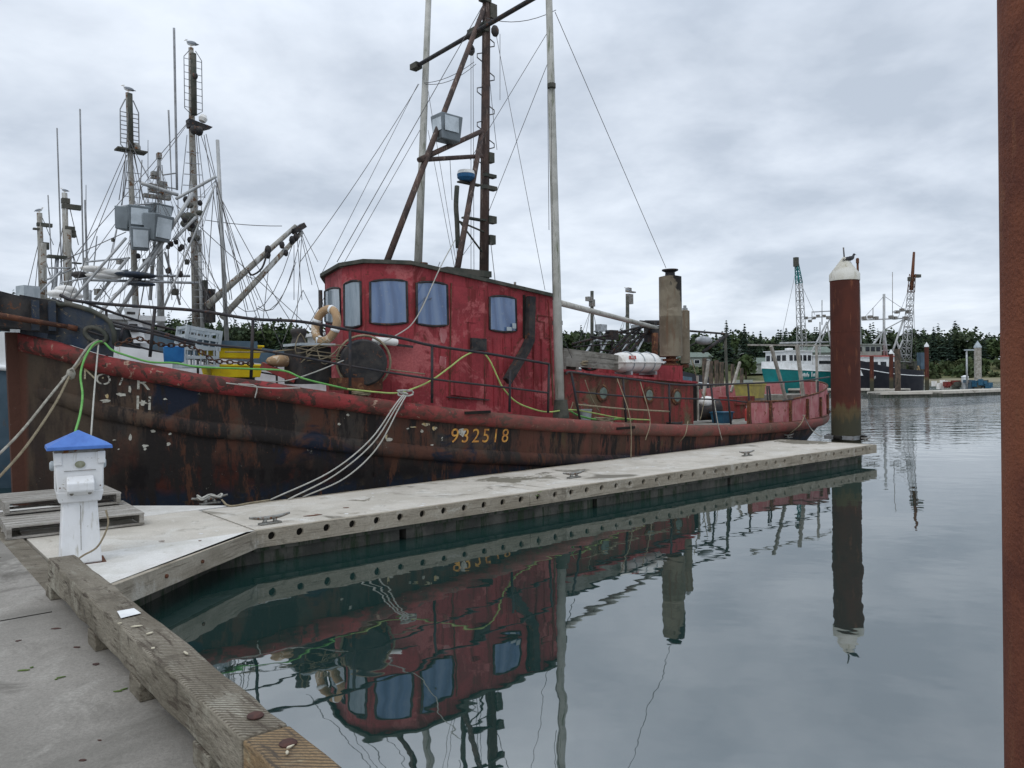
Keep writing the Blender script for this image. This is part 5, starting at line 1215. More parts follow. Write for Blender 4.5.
line_to(w0 + Vector((.03, 0, 0)), [rs(397, 406, .25), BP(373, 443, -2.68), BP(335, 475, -2.75)], g2_, .011, 'ropewhite', 'middle white mooring line from the wheelhouse rail down to the dock')
line_to(w0 + Vector((.06, 0, 0)), [rs(399, 408, .25), BP(377, 448, -2.68), BP(345, 478, -2.75)], g3_, .011, 'ropewhite', 'rightmost white mooring line from the wheelhouse rail down to the dock')
rr = random.Random(5); q = MB(); q.tube(spline([w0 + Vector((rr.uniform(-.15, .18), rr.uniform(-.05, .02), rr.uniform(-.03, .06))) for _ in range(12)], 4), .014, 6); tag(q.build('rope_hitch', MT['ropewhite'], T=BM), 'white rope hitched over the red rail where the mooring lines start', 'rope')
hose('slack_line', [e1, toB(atz(230, 506, DECK + .015)), toB(atz(250, 503, DECK + .015)), g1_], .013, 'ropetan', 'rope tail lying on the dock between the cleat and the mooring lines', 'rope')
for (a, b_, c_, lb) in [((617, 378), (630, 418), (631, 462), 'thin rope hanging over the hull below the second porthole'), ((640, 381), (650, 419), (645.5, 440), 'thin line hanging beside the third porthole')]:
    hose('hanging_line', [railpt(*a), rs(*b_, .2), rs(c_[0], c_[1], .2)], .010, 'ropetan', lb, 'rope')
hose('stern_line', [rs(688, 421, .2), rs(685, 435, .3), toB(CLE['b3'] + Vector((0, 0, .1)))], .010, 'ropetan', 'rope from the tug rail to the cleat below the portholes', 'rope')
hose('stern_line', [rs(805, 415, .18), rs(800, 425, .3), toB(CLE['b4'] + Vector((0, 0, .1)))], .014, 'ropetan', 'tan rope from the stern to the last back edge cleat', 'rope')
hose('stern_line', [rs(803, 415, .18), BP(812, 430, -2.7), toB(atz(822, 437, DECK + .01))], .012, 'ropewhite', 'pale rope from the stern to the dock by the white capped pile', 'rope')
hose('hanging_line', [railpt(714, 400), rs(718, 424, .18), rs(722, 440, .2)], .010, 'rope', 'grey line hanging from the rail below the blue tub', 'rope')
q = MB()
for a_, b_, c_ in [((238, 384), (256, 386), (255, 398)), ((226, 383), (268, 388), (300, 388)),]: q.tube(spline([rs(*a_, .17), rs(*b_, .17), rs(*c_, .17)], 4), .009, 5)
tag(q.build('rope_scrap', MT['ropewhite'], T=BM), 'frayed rope scrap caught on the red rail below the yellow crates', 'rope')
for a, b_, s_ in [((120, 365), (330, 345), .2), ((160, 372), (560, 262), .0), ]: pass
hose('deck_line', [BP(225, 352, -1.2), BP(265, 352, -1.2), BP(300, 350, -1.3), BP(330, 358, -1.6), BP(380, 368, -1.9), BP(425, 374, -2.1)], .010, 'ropetan', 'tan line strung along the foredeck to the wheelhouse', 'rope')
hose('deck_line', [BP(254, 381, -1.8), BP(290, 380, -1.8), BP(340, 362, -1.85), BP(395, 336, -1.9), BP(417, 317, -1.95), BP(440, 268, -1.9), BP(455, 240, -1.6)], .010, 'ropewhite', 'pale line crossing in front of the wheelhouse windows', 'rope')

# ---------------- masts and rigging of the tug
def pole(name, a, va, b_, vb, r0, r1, mt, par=True, lb=None, cat=None, ext=0):
    p0, p1 = BP(*a, va), BP(*b_, vb)
    if ext: p1 = p1 + (p1 - p0).normalized() * ext
    q = MB(); q.tube([p0, p0.lerp(p1, .33), p0.lerp(p1, .66), p1], r0, 12, rs=[r0, r0 + (r1 - r0) * .33, r0 + (r1 - r0) * .66, r1]); return TB(q, name, MT[mt])
pole('main_mast', (484, 279), 0, (486.5, 0), 0, .105, .085, 'rustmast', ext=1.2)
q = MB(); q.tube([BP(484, 283, 0) - Vector((0, 0, 1.2)), BP(484, 278, 0)], .12, 12); TB(q, 'mast_step', MT['rustmast'])
pole('mast_leg', (386, 264), -1.0, (484, 8), -.06, .062, .052, 'rustmast')
pole('mast_leg', (457, 271), -.95, (481.5, 134), -.1, .062, .055, 'rustmast')
pole('mast_leg', (438, 271), 1.3, (483, 20), .05, .05, .05, 'rustmast') if False else None
pole('cross_brace', (419, 160), -.7, (482, 131), -.1, .052, .052, 'rustmast')
pole('cross_brace', (420, 160), -.7, (482, 156), -.1, .045, .045, 'rustmast')
tipF = BP(416, 66.5, 2.25); tipN = BP(541, -6, -2.2); q = MB(); q.tube([tipF, tipN], .05, 10); TB(q, 'crosstree', MT['blackpaint'])
q = MB(); q.box(tipF, (.18, .26, .13)); q.box(BP(478, 31, .2), (.14, .6, .2)); TB(q, 'crosstree_fitting', MT['roofdark'])
pole('outrigger_pole', (418, 266), 2.0, (428.5, 0), 2.35, .095, .065, 'greypole', ext=1.6)
q = MB(); q.tube([BP(418, 266, 2.0), BP(417.5, 290, 2.0)], .1, 10); TB(q, 'pole_foot', MT['greypole'])
pole('outrigger_pole', (560, 413), -2.3, (549, 0), -2.1, .095, .062, 'greypole', ext=1.6)
q = MB(); q.lathe([(.16, 0), (.16, .05), (.13, .3), (.13, .35)], BP(561, 418, -2.3), n=14); TB(q, 'pole_foot', MT['roofdark'])
for py in (88, 325): q = MB(); q.lathe([(.085 if py < 100 else .105, 0), (.085 if py < 100 else .105, .08)], BP(551.5 if py < 100 else 557.5, py, -2.2), n=12); TB(q, 'pole_band', MT['roofdark'])
pole('boom', (560, 303), -.1, (657, 328), .5, .075, .06, 'greypole')
q = MB()   # mast steps
for k_ in range(9):
    py = 25 + k_ * 17; s_ = 1 if k_ % 2 else -1; p = BP(485.8, py, -.0)
    q.tube([p + Vector((s_ * .06, 0, .12)), p + Vector((s_ * .24, 0, .05)), p + Vector((s_ * .24, 0, -.03)), p + Vector((s_ * .06, 0, -.1))], .013, 5)
TB(q, 'mast_steps', MT['wire'])
for px, py, sx, sz in ((492, 12, .25, .45), (485, 0, .35, .12), (489, 188, .5, .12), (489, 176, .45, .10), (491, 220, .3, .22), (491, 240, .22, .28), (474, 219, .8, .05), (490, 158, .2, .3)): q = MB(); q.box(BP(px, py, -.05), (sx * .72, .14, sz * .7)); TB(q, 'mast_fitting', MT['roofdark'])
q = MB(); q.tube([BP(456, 220, -.1), BP(484, 232, -.1)], .02, 6); q.tube([BP(460, 222, -.1), BP(482, 252, -.1)], .02, 6); TB(q, 'platform_strut', MT['roofdark'])
fl = BP(447, 142, -.55); fb = bempty('floodlight', 'big box floodlight on the tug mast cross brace', 'floodlight', fl)
q = MB(); frust(q, .0, .68, .30, .20, .36, .26); q.build('housing', MT['lamp'], fb, bevel=.02)
q = MB(); q.box((-.34, -.02, .42), (.02, .38, .40)); q.box((-.02, -.255, .42), (.46, .012, .40)); q.build('lens', MT['lampglass'], fb)
for ch in fb.children:
    for v in ch.data.vertices: v.co = v.co * .74
rd = bempty('radar_dome', 'small radar dome with dark blue underside on the tug mast', 'radar', BP(466, 181, -.35))
q = MB(); q.lathe([(0, .18), (.27, .18), (.30, .22), (.27, .33), (.12, .37), (0, .38)], n=24); q.build('dome_top', MT['raft'], rd)
q = MB(); q.lathe([(0, .0), (.18, .0), (.29, .10), (.30, .215), (0, .216)], n=24); q.build('dome_base', MT['radarblue'], rd)
q = MB(); q.box((.22, .1, -.03), (.9, .2, .05)); q.build('bracket', MT['roofdark'], rd)
for ch in rd.children:
    for v in ch.data.vertices: v.co = v.co * .62
blk = [((471, 50), .4), ((495, 31), -.2), ((424, 82), 2.2), ((428, 82), 2.1)]
for i, ((px, py), v) in enumerate(blk[:2]):
    q = MB(); q.ell(BP(px, py, v), (.10, .07, .13), 10); TB(q, 'pulley_block', MT['blackpaint'])
q = MB(); q.tube(spline([BP(457, 186, -.4), BP(456, 205, -.4), BP(457, 222, -.4), BP(458, 248, -.4)], 3), .05, 8, rs=None); TB(q, 'hanging_tackle', MT['roofdark'])
def wires(name, lst, lb, r_=.0075, mt='wire', grp=None, cat='rigging', T=BM):
    for it in lst:
        q = MB(); a, va, b_, vb = it[:4]; s_ = it[4] if len(it) > 4 else .0
        q.tube(sag(BP(*a, va), BP(*b_, vb), s_, 8), it[5] if len(it) > 5 else r_, 4); TB(q, name, MT[mt])

par_tug = True
wires('stay_wire', [((496, 34), -.2, (545, 290), -1.2), ((549, 60), -2.1, (487, 216), 0), ((486, 0), 0, (337, 262), 1.0), ((555, 12), -2.1, (666, 268), -1.0), ((556, 10), -2.1, (486, 18), -.2, .15),
                    ((424, 83), 2.2, (474, 62), .3, .1), ((425, 84), 2.2, (476, 64), .3, .15), ((418, 84), 2.3, (322, 273), .8), ((419, 84), 2.3, (300, 262), 2.0, .1), ((420, 130), 2.2, (300, 340), 1.5),
                    ((471, 50), .3, (471, 275), .3), ((473, 50), .3, (474, 275), .2), ((427, 84), 2.2, (456, 262), 1.3), ((428, 130), 2.0, (455, 270), .5), ((500, 34), -.2, (500, 100), 0), ((488, 60), 0, (497, 150), .1, .1),
                    ((474, 240), -.2, (430, 300), -1.8), ((549, 30), -2.1, (470, 160), 0), ((457, 268), -.4, (457, 190), -.4), ((560, 330), -2.3, (572, 358), -2.0), ((417, 318), -1.95, (440, 262), -1.4), ((490, 236), 0, (495, 280), -.8), ((450, 160), -.5, (452, 200), -.5)],
      '', .0075)
wires('forestay', [((484, 6), 0, (105, 318), 0.6, .2), ((484, 15), 0, (20, 305), 0)], '', .0075) if False else None
wires('pole_wire', [((547, 20), -2.0, (549, 230), -2.1), ((551, 100), -2.25, (553, 300), -2.4), ((430, 0), 2.3, (421, 130), 2.2)], '', .008)

# loose gear along the side deck and casing roof
rr = random.Random(12)
def coil(name, c, r_, n_, rad_, mt, lb):
    q = MB(); pts = []
    for i in range(n_ * 12): a_ = i * math.pi / 6; pts.append(Vector(c) + Vector((r_ * (1 + .12 * math.sin(i * 1.7)) * math.cos(a_), r_ * (1 + .1 * math.cos(i * 1.3)) * math.sin(a_), i * rad_ * .14)))
    q.tube(spline(pts, 2), rad_, 6); tag(q.build(name, MT[mt], T=BM), lb, 'rope')
coil('rope_coil', (9.9, -2.2, 1.10), .19, 4, .016, 'ropetan', 'tan rope coil on the side deck under the first porthole')
coil('rope_coil', (12.3, -2.2, .93), .17, 3, .014, 'blackpaint', 'dark rope coil on the side deck between the second and third porthole')
coil('rope_coil', BP(577, 366, -1.0), .22, 3, .02, 'ropetan', 'rope coil on the casing roof beside the tall near pole')
coil('rope_coil', (4.35, -1.95, 1.78), .16, 3, .014, 'ropetan', 'rope coil on deck at the foot of the wheelhouse front')
for (px0, py0, px1, py1, v, r_) in [(573, 402, 566, 412, -2.3, .012), (585, 380, 600, 412, -1.9, .010), (706, 388, 700, 420, -2.3, .010), (692, 360, 704, 398, -1.3, .012)]:
    q = MB(); q.tube(sag(BP(px0, py0, v), BP(px1, py1, v), .08, 8), r_, 5); TB(q, 'loose_line', MT['ropetan'])
bk2 = bempty('grey_bucket', 'grey bucket on the side deck just aft of the tall near pole', 'bucket', (9.75, -1.85, 1.10))
q = MB(); q.lathe([(.10, 0), (.13, .26), (.14, .27), (.125, .265), (.10, .05), (0, .05)], n=16); q.build('bucket_body', MT['crate'], bk2)
q = MB(); q.tube([(.13 * math.cos(a_), .02, .26 + .13 * math.sin(a_)) for a_ in [math.pi * i / 10 for i in range(11)]], .005, 5); q.build('handle', MT['wire'], bk2)
for i, (px, py, s_) in enumerate([(566, 356, .16), (597, 364, .14), (604, 363, .12), (571, 368, .13)]):
    q = MB(); q.ell(BP(px, py, -.9), (s_, s_ * .8, s_ * .7), 10); TB(q, 'pump_housing', MT['roofdark'] if i % 2 else MT['rust'])
# ================================================================ other boats
def simple_hull(L_, B_, zb, zm, zs, mt_hull, root, bulw=.5, bulmt=None, off=(0, 0, 0), stripe=None):
    """loft in frame x bow->stern; returns deck height function"""
    def zd(t_): return zb * (1 - t_) ** 2 + zm * 2 * t_ * (1 - t_) + zs * t_ * t_
    def hb(t_): return B_ / 2 * min(1, (1 - (1 - min(t_ / .42, 1)) ** 2.1)) ** .85 * (1 - .18 * max(0, (t_ - .7) / .3) ** 2)
    def loft(s0, s1, nl, name, mt, extra=0, o_=0.0):
        q = MB(); V = []; ns = 30
        for side in (-1, 1):
            for j in range(nl + 1):
                s = s0 + (s1 - s0) * j / nl
                for i in range(ns + 1):
                    t_ = i / ns; z = zd(t_) * (1 - s) + (-.5) * s; ff = max(s, 0)
                    hh = (hb(t_) + o_) * (1 - ff ** 1.3 * (.45 * (1 - t_) ** 1.5 + .08)); x = L_ * t_ + ff * .9 * (1 - t_) * 1.0
                    V.append((x, side * hh, z))
        W_ = ns + 1; half_ = (nl + 1) * W_; F_ = []
        for j in range(nl):
            for i in range(ns):
                a = j * W_ + i; F_.append((a, a + 1, a + W_ + 1, a + W_)); a += half_; F_.append((a, a + W_, a + W_ + 1, a + 1))
            a = j * W_ + ns; F_.append((a, a + W_, a + W_ + half_, a + half_))
        q.add(V, F_, True); return q.build(name, mt, root)
    sb = -bulw / max(zm + .5, .1)
    loft(0, 1, 8, 'hull', mt_hull); loft(sb, -.002, 2, 'bulwark', bulmt or mt_hull)
    q = MB(); V = []
    for i in range(31): t_ = i / 30; V += [(L_ * t_, -hb(t_) * .99, zd(t_) - .02), (L_ * t_, hb(t_) * .99, zd(t_) - .02)]
    q.add(V, [(2 * i, 2 * i + 1, 2 * i + 3, 2 * i + 2) for i in range(30)]); q.build('deck', MT['greywood'], root)
    if stripe:
        q = MB(); 
        for side in (-1, 1): q.tube([(L_ * i / 30, side * (hb(i / 30) + .02), zd(i / 30) + .0) for i in range(31)], .06, 6)
        q.build('rub_rail', stripe, root)
    return zd, hb
def house(root, x0, x1, w_, z0, z1, mt, nwf=3, nws=4, wz=(.5, .85), roofmt=None, slant=0):
    q = MB(); sl = slant
    V = [(x0 + sl, -w_ / 2, z0), (x1, -w_ / 2, z0), (x1, w_ / 2, z0), (x0 + sl, w_ / 2, z0), (x0, -w_ / 2, z1), (x1, -w_ / 2, z1), (x1, w_ / 2, z1), (x0, w_ / 2, z1)]
    q.add(V, [(3, 2, 1, 0), (4, 5, 6, 7), (0, 1, 5, 4), (1, 2, 6, 5), (2, 3, 7, 6), (3, 0, 4, 7)]); q.build('wheelhouse', mt, root)
    q = MB(); q.box(((x0 + x1) / 2, 0, z1 + .05), (x1 - x0 + .5, w_ + .4, .1)); q.build('house_roof', roofmt or mt, root)
    H_ = z1 - z0; zc_ = z0 + H_ * (wz[0] + wz[1]) / 2; wh_ = H_ * (wz[1] - wz[0])
    for i in range(nws):
        for sgn in (-1, 1):
            x = x0 + .35 + (i + .5) * (x1 - x0 - .5) / nws; q = MB(); q.box((x, sgn * (w_ / 2 + .01), zc_), ((x1 - x0) / nws * .62, .04, wh_)); q.build('window', MT['glassdark'], root)
    for i in range(nwf):
        y = -w_ / 2 + (i + .5) * w_ / nwf; q = MB(); q.box((x0 - .0 + sl * .3, y, zc_), (.06, w_ / nwf * .7, wh_)); q.build('window', MT['glassdark'], root)
def lattice(root, p0, p1, w0, w1, mt, n=10, r_=.03, name='lattice_mast'):
    p0, p1 = Vector(p0), Vector(p1); x, y = perp(p1 - p0); q = MB(); rows = []
    for i in range(n + 1):
        c = p0.lerp(p1, i / n); w_ = (w0 + (w1 - w0) * i / n) / 2; rows.append([c + x * a * w_ + y * b_ * w_ for a, b_ in ((-1, -1), (1, -1), (1, 1), (-1, 1))])
    for i in range(n):
        for k_ in range(4): q.tube([rows[i][k_], rows[i + 1][k_]], r_ * 1.3, 4); q.tube([rows[i][k_], rows[i][(k_ + 1) % 4]], r_, 4); q.tube([rows[i][k_], rows[i + 1][(k_ + 1) % 4]], r_ * .8, 4)
    q.build(name, mt, root)
def cage(root, c, z0, z1, w_, mt, off=(0, 0, 0)):   # ladder cage at a mast head
    q = MB(); c = Vector(c)
    for s_ in (-1, 1):
        q.tube([c + Vector((s_ * .06, 0, z0)), c + Vector((s_ * w_, 0, z0 + .15)), c + Vector((s_ * w_, 0, z1 - .25)), c + Vector((s_ * .08, 0, z1))], .014, 5)
        for i in range(8): z = z0 + .2 + (z1 - z0 - .5) * i / 7; q.tube([c + Vector((s_ * .06, 0, z)), c + Vector((s_ * w_, 0, z))], .010, 4)
    q.build('mast_cage', mt, root)

# ---- trawlers rafted on the far side of the tug (frames parallel to the tug)
def rp(root_p, px, py, v): p = BP(px, py, v); return p - Vector(root_p)
def boatkit(root, rp0):
    R_ = Vector(rp0)
    class K_:
        def pt(s, px, py, v): return BP(px, py, v) - R_
        def tube(s, name, a, va, b_, vb, r0, mt, r1=None, n=8, ext0=0):
            p0, p1 = s.pt(*a, va), s.pt(*b_, vb)
            if ext0: p0 = p0 - (p1 - p0).normalized() * ext0
            MB().tube([p0, p1], r0, n, rs=[r0, r1 or r0]).build(name, MT[mt], root)
        def multi(s, name, lst, mt, r_=.008, n=4):
            for it in lst: q = MB(); q.tube(sag(s.pt(*it[0], it[1]), s.pt(*it[2], it[3]), it[4] if len(it) > 4 else 0, 6), it[5] if len(it) > 5 else r_, n); q.build(name, MT[mt], root)
    return K_()
# boat A : blue grey hull, floodlights
vA = 5.75; pA = (-1.6, vA, 0)
bA = bempty('trawler', 'blue grey trawler with silver floodlights and cage topped mast rafted behind the tug bow', 'boat', pA, 'trawlers rafted behind the tug')
zdA, _ = simple_hull(15.5, 4.4, 2.6, 1.6, 1.3, MT['bluegrey'], bA, .5, MT['whitepaint'], stripe=MT['whitepaint'])
house(bA, 2.3, 4.7, 2.4, 1.7, 3.35, MT['whitepaint'], 3, 3, (.42, .88), slant=.5)
kA = boatkit(bA, pA)
kA.tube('main_mast', (128, 93), vA, (136.5, 330), vA, .052, 'alumast', .075, 12, ext0=0)
MB().tube([kA.pt(128.5, 95, vA) + Vector((0, -.11, 0)), kA.pt(130.5, 152, vA) + Vector((0, -.06, 0))], .055, 8).build('mast_cloth', MT['roofdark'], bA)
mt_ = kA.pt(128.5, 95, vA); cage(bA, mt_ + Vector((0, -.05, 0)), -1.3, -.12, .19, MT['wirepale'])
q = MB(); q.box(kA.pt(131, 151, vA), (.62, .3, .035)); q.build('mast_platform', MT['roofdark'], bA)
q = MB(); q.lathe([(0, 0), (.10, 0), (.10, .08), (.06, .15), (0, .17)], kA.pt(136, 150, vA), n=12); q.build('dome_light', MT['cleat'], bA)
v2 = vA + .6
kA.tube('wheelhouse_mast', (159, 158), v2, (161, 330), v2, .045, 'alu', .085, 12)
for px, py, sx, sz in ((159, 156, .09, .14), (154.5, 174, .14, .1), (155, 178, .18, .03), (157, 197, .6, .08), (158, 191, .38, .10), (162, 186, .2, .2), (152, 187, .16, .14), (166, 195, .2, .12)): q = MB(); q.box(kA.pt(px, py, v2), (sx, .15, sz)); q.build('mast_light', MT['cleat'], bA)
for i, (px, py, v, sx, sz, rz, lb) in enumerate([(126, 219, 4.9, .36, .48, .75, ''), (138, 217, 4.7, .46, .46, -.1, ''), (159, 212, 5.2, .50, .34, .3, ''), (158, 228, 4.4, .52, .56, .45, ''), (140, 239, 4.5, .40, .48, -.2, '')]):
    q = MB(); frust(q, -sz / 2, sz / 2, sx * .4, .14, sx / 2, .18); Rz = Matrix.Rotation(rz, 3, 'Z') @ Matrix.Rotation(.12, 3, 'X'); q.V = [Rz @ v_ + kA.pt(px, py, v) for v_ in q.V]; o = q.build('floodlight', MT['lamp'], bA, bevel=.02)
    g_ = MB(); g_.box((0, -.172, 0), (sx * .72, .03, sz * .74)); g_.V = [Rz @ v_ + kA.pt(px, py, v) for v_ in g_.V]; g_.build('lens', MT['lampglass'], bA)
kA.multi('light_rail', [((121, 206), 4.9, (160, 203), 5.0, 0, .02), ((121, 206), 4.9, (121, 225), 4.9, 0, .015), ((160, 203), 5.0, (160, 215), 5.0, 0, .015), ((121, 228), 4.9, (165, 232), 4.9, 0, .03), ((148, 199), 5.2, (148, 215), 5.2, 0, .02)], 'galv', .02, 6)
kA.multi('outrigger', [((141, 183), 4.6, (178, 195), 4.6, 0, 0.0413), ((176, 199), 4.5, (216, 176.5), 4.5, 0, 0.0330), ((193, 193), 4.4, (113, 322), 4.6, 0, 0.0413), ((215, 185), 4.2, (162, 312), 4.2, 0, 0.0220),
        ((126, 238), 4.4, (72, 300), 4.4, 0, 0.0275), ((150, 258), 4.3, (97, 316), 4.2, 0, 0.0330), ((175, 222), 4.5, (128, 285), 4.5, 0, 0.0275), ((128, 258), 4.6, (95, 300), 4.6, 0, 0.0330), ((155, 240), 5, (150, 300), 5, 0, 0.0385), ((196, 217), 4.5, (174, 240), 4.5, 0, 0.0330),
        ((165, 252), 5, (180, 305), 5, 0, 0.0275)], 'alu', .06, 8)
kA.multi('rack', [((88, 280), 4.5, (198, 283), 4.5, 0, .03), ((100, 276), 4.9, (190, 276), 4.9, 0, .03), ((128, 274), 4.5, (172, 283), 4.5, 0, .02), ((90, 290), 4.5, (90, 330), 4.5, 0, .03), ((60, 283), 4.6, (128, 270), 4.6, 0, .02), ((85, 262), 4.6, (130, 258), 4.6, 0, .02)], 'galv', .02, 5)
q = MB(); q.ell(kA.pt(136, 275, 4.3), (.42, .2, .07), 12); q.ell(kA.pt(141, 284, 4.3), (.3, .2, .05), 10); q.build('net_bundle', MT['navy'], bA)
rr = random.Random(2)
for px, py, s_ in ((171, 244, .10), (176, 242, .09), (168, 247, .08), (182, 247, .10), (180, 249, .09), (190, 240, .11), (168, 271, .10), (180, 274, .12), (192, 225, .12), (185, 220, .1), (138, 256, .09), (186, 200, .12), (200, 203, .1), (169, 270, .09)):
    q = MB(); q.ell(kA.pt(px, py, 4.6), (s_ * .6, s_ * .5, s_ * .7), 8); q.build('pulley_block', MT['blackpaint'], bA)
kA.multi('rigging', [((125, 152), vA, (60, 300), 3.8), ((127, 155), vA, (70, 298), 4.0), ((133, 152), vA, (152, 235), 5), ((126, 155), vA, (119, 200), 5.2), ((134, 152), vA, (143, 200), 5.5), ((130, 95), vA, (122, 206), 5), ((158, 165), v2, (150, 300), 5.5), ((162, 165), v2, (172, 300), 5.5),
        ((60, 262), 3.8, (126, 232), 4.9), ((216, 180), 4.5, (232, 300), 4.5), ((217, 182), 4.4, (248, 310), 4.4), ((214, 186), 4.4, (205, 320), 4.4), ((216, 186), 4.4, (227, 325), 4.4), ((216, 190), 4.4, (258, 300), 5.0, .1), ((178, 200), 4.5, (178, 300), 4.5), ((168, 240), 4.5, (168, 300), 4.5), ((150, 250), 4.5, (138, 320), 4.3),
        ((193, 240), 4.5, (196, 320), 4.3), ((100, 285), 4.4, (125, 320), 4.3), ((186, 250), 4.5, (222, 325), 4.3), ((190, 225), 4.6, (240, 330), 4.3, .1)], 'wire', .009)
kA.multi('whip_aerial', [((80, 109), 5.2, (84, 296), 5.2, 0, .016), ((85, 200), 5.4, (88, 300), 5.4, 0, .022), ((86, 185), 5.3, (86, 240), 5.3, 0, .008), ((97, 236), 5.4, (93, 275), 5.4, 0, .012), ((57, 128), 5.2, (62, 285), 5.2, 0, .014), ((48, 195), 5.3, (53, 290), 5.3, 0, .011), ((148, 140), 5.6, (148, 200), 5.6, 0, .008), ((169, 110), 5.6, (172, 195), 5.6, 0, .010)], 'wirepale', .012)
kA.tube('stanchion', (86, 258), 5.2, (86, 300), 5.2, .05, 'alu')
kA.multi('ladder', [((139, 205), 5.6, (142, 160), 5.6, 0, .012), ((124, 196), 5.7, (127, 160), 5.7, 0, .010)] + [((124 + k_ * .5, 196 - k_ * 8), 5.7, (141 + k_ * .1, 198 - k_ * 8), 5.7, 0, .008) for k_ in range(4)], 'wirepale', .01)
q = MB(); q.box(kA.pt(57, 257, 5.1), (.34, .2, .05)); q.build('radar_bar', MT['roofdark'], bA)
q = MB(); q.ell(kA.pt(80, 275, 5.0), (.18, .12, .08), 10); q.build('horn', MT['blackpaint'], bA)
kA.multi('radar_mast', [((57, 258), 5.1, (54, 300), 5.1, 0, .04), ((46, 280), 5.1, (75, 268), 5.1, 0, .02), ((40, 292), 5.0, (62, 270), 5.0, 0, .02), ((48, 268), 5.0, (70, 268), 5.0, 0, .02)], 'galv', .02, 5)
for px, py, a, b_, c in ((94, 269, .45, .2, .1), (112, 273, .5, .25, .12), (104, 276, .6, .2, .1), (66, 290, .35, .25, .14), (60, 294, .4, .3, .13), (74, 296, .3, .25, .1)): q = MB(); q.ell(kA.pt(px, py, 4.6), (a * .6, b_ * .6, c * .7), 12); q.build('wrapped_gear', MT['raft'], bA)
q = MB(); q.box(kA.pt(28, 293, 4.6), (.30, .3, .26), .3); q.build('bow_gear', MT['crate'], bA)
q = MB(); q.prism([kA.pt(*p, 4.4) for p in ((124, 308), (139, 308), (146, 343), (134, 343))], (0, .05, 0)); q.build('notice_board', MT['whitepaint'], bA)
q = MB()
for i in range(4):
    q = MB(); q.box(kA.pt(131 + i * 1.2, 313 + i * 6, 4.37), (.16, .012, .05)); q.build('notice_mark', MT['blackpaint'], bA)

rr = random.Random(21); lst = []
for _ in range(30):
    x0, y0 = rr.choice([(129, 140), (131, 155), (159, 165), (193, 200), (216, 180), (160, 200), (134, 200), (200, 215)]); x1, y1 = rr.uniform(70, 240), rr.uniform(290, 325)
    lst.append(((x0, y0), rr.uniform(4.4, 5.8), (x1, y1), rr.uniform(4.2, 5.5), rr.choice((0, 0, .1, .25)), .005))
kA.multi('rigging', lst, 'wire', .005)
for px, py, sx, sz in ((113, 240, .10, .08), (120, 262, .2, .1), (145, 262, .16, .14), (152, 270, .14, .18), (187, 262, .16, .12), (200, 248, .14, .2), (175, 292, .2, .15), (205, 285, .18, .24), (98, 292, .2, .14)):
    q = MB(); q.box(kA.pt(px, py, 5.0), (sx * .7, sx * .5, sz * .9), sx * 9); q.build('rigging_gear', MT['roofdark' if px % 2 else 'cleat'], bA)
# boat B : tall weathered mast, twin boom
vB = 11.0; pB = (1.2, vB, 0)
bB = bempty('trawler', 'trawler with the tallest weathered mast and twin boom behind the rafted boat', 'boat', pB, 'trawlers rafted behind the tug')
simple_hull(17, 5, 3.0, 1.9, 1.6, MT['whitepaint'], bB, .6, MT['bluegrey'])
house(bB, 9.5, 13.5, 3, 1.8, 3.6, MT['whitepaint'], 3, 3)
kB = boatkit(bB, pB)
q = MB(); P_ = [kB.pt(*p, vB) for p in ((191, 48), (192, 130), (194, 200), (197, 345))]; q.tube(P_, .1, 14, rs=[.075, .09, .11, .135]); q.build('main_mast', MT['alumast'], bB)
MB().tube([kB.pt(192, 55, vB) + Vector((0, -.13, 0)), kB.pt(193, 116, vB) + Vector((0, -.11, 0))], .085, 8).build('mast_cloth', MT['roofdark'], bB)
cage(bB, kB.pt(191.5, 48, vB) + Vector((0, -.1, 0)), -2.05, -.1, .26, MT['wirepale'])
q = MB(); P0 = kB.pt(200, 122, vB - .4); q.prism([kB.pt(189, 118, vB - .2), kB.pt(213, 127, vB - .2), kB.pt(205, 129, vB - .2), kB.pt(190, 126, vB - .2)], (0, .3, 0)); q.build('mast_platform', MT['blackpaint'], bB)
for px, py, s_ in ((199, 131, .13), (194, 130, .12), (195, 76, .09)): q = MB(); q.ell(kB.pt(px, py, vB - .35), (s_, s_, s_ * 1.2), 8); q.build('masthead_block', MT['blackpaint'], bB)
q = MB(); q.lathe([(0, 0), (.10, .02), (.13, .12), (.08, .22), (0, .25)], kB.pt(202, 122, vB - .2), (.3, 0, 1), 14); q.build('radar_dome', MT['raft'], bB)
kB.tube('guide_mast', (199, 230), vB - .4, (203, 345), vB - .4, .055, 'alu', .06, 10)
q = MB(); q.box(kB.pt(208, 306, vB - .4), (.3, .4, 1.0)); q.build('boom_pedestal', MT['blackpaint'], bB)
vb = vB - 1.2
kB.tube('boom', (296, 226), vb, (207, 306), vb, .07, 'alumast', .11, 12); kB.tube('boom', (302, 232), vb, (222, 318), vb - .2, .07, 'alumast', .10, 12)
q = MB(); q.box(kB.pt(298.5, 228.5, vb - .1), (.42, .3, .16), M=Matrix.Rotation(-.6, 3, 'Y')); q.build('boom_head', MT['blackpaint'], bB)
for px, py, s_ in ((268, 250, .11), (282, 245, .09), (292, 240, .10), (286, 253, .08), (268, 255, .09), (296, 237, .1)): q = MB(); q.ell(kB.pt(px, py, vb - .15), (s_, s_, s_ * 1.4), 8); q.build('pulley_block', MT['blackpaint'], bB)
q = MB(); q.tube(spline([kB.pt(*p, vb - .2) for p in ((268, 250), (262, 268), (252, 275), (248, 270))], 4), .03, 6); q.build('boom_hoses', MT['blackpaint'], bB)
kB.tube('white_pole', (217.5, 140), vb - .5, (227, 345), vb - .5, .05, 'alu', .065, 10)
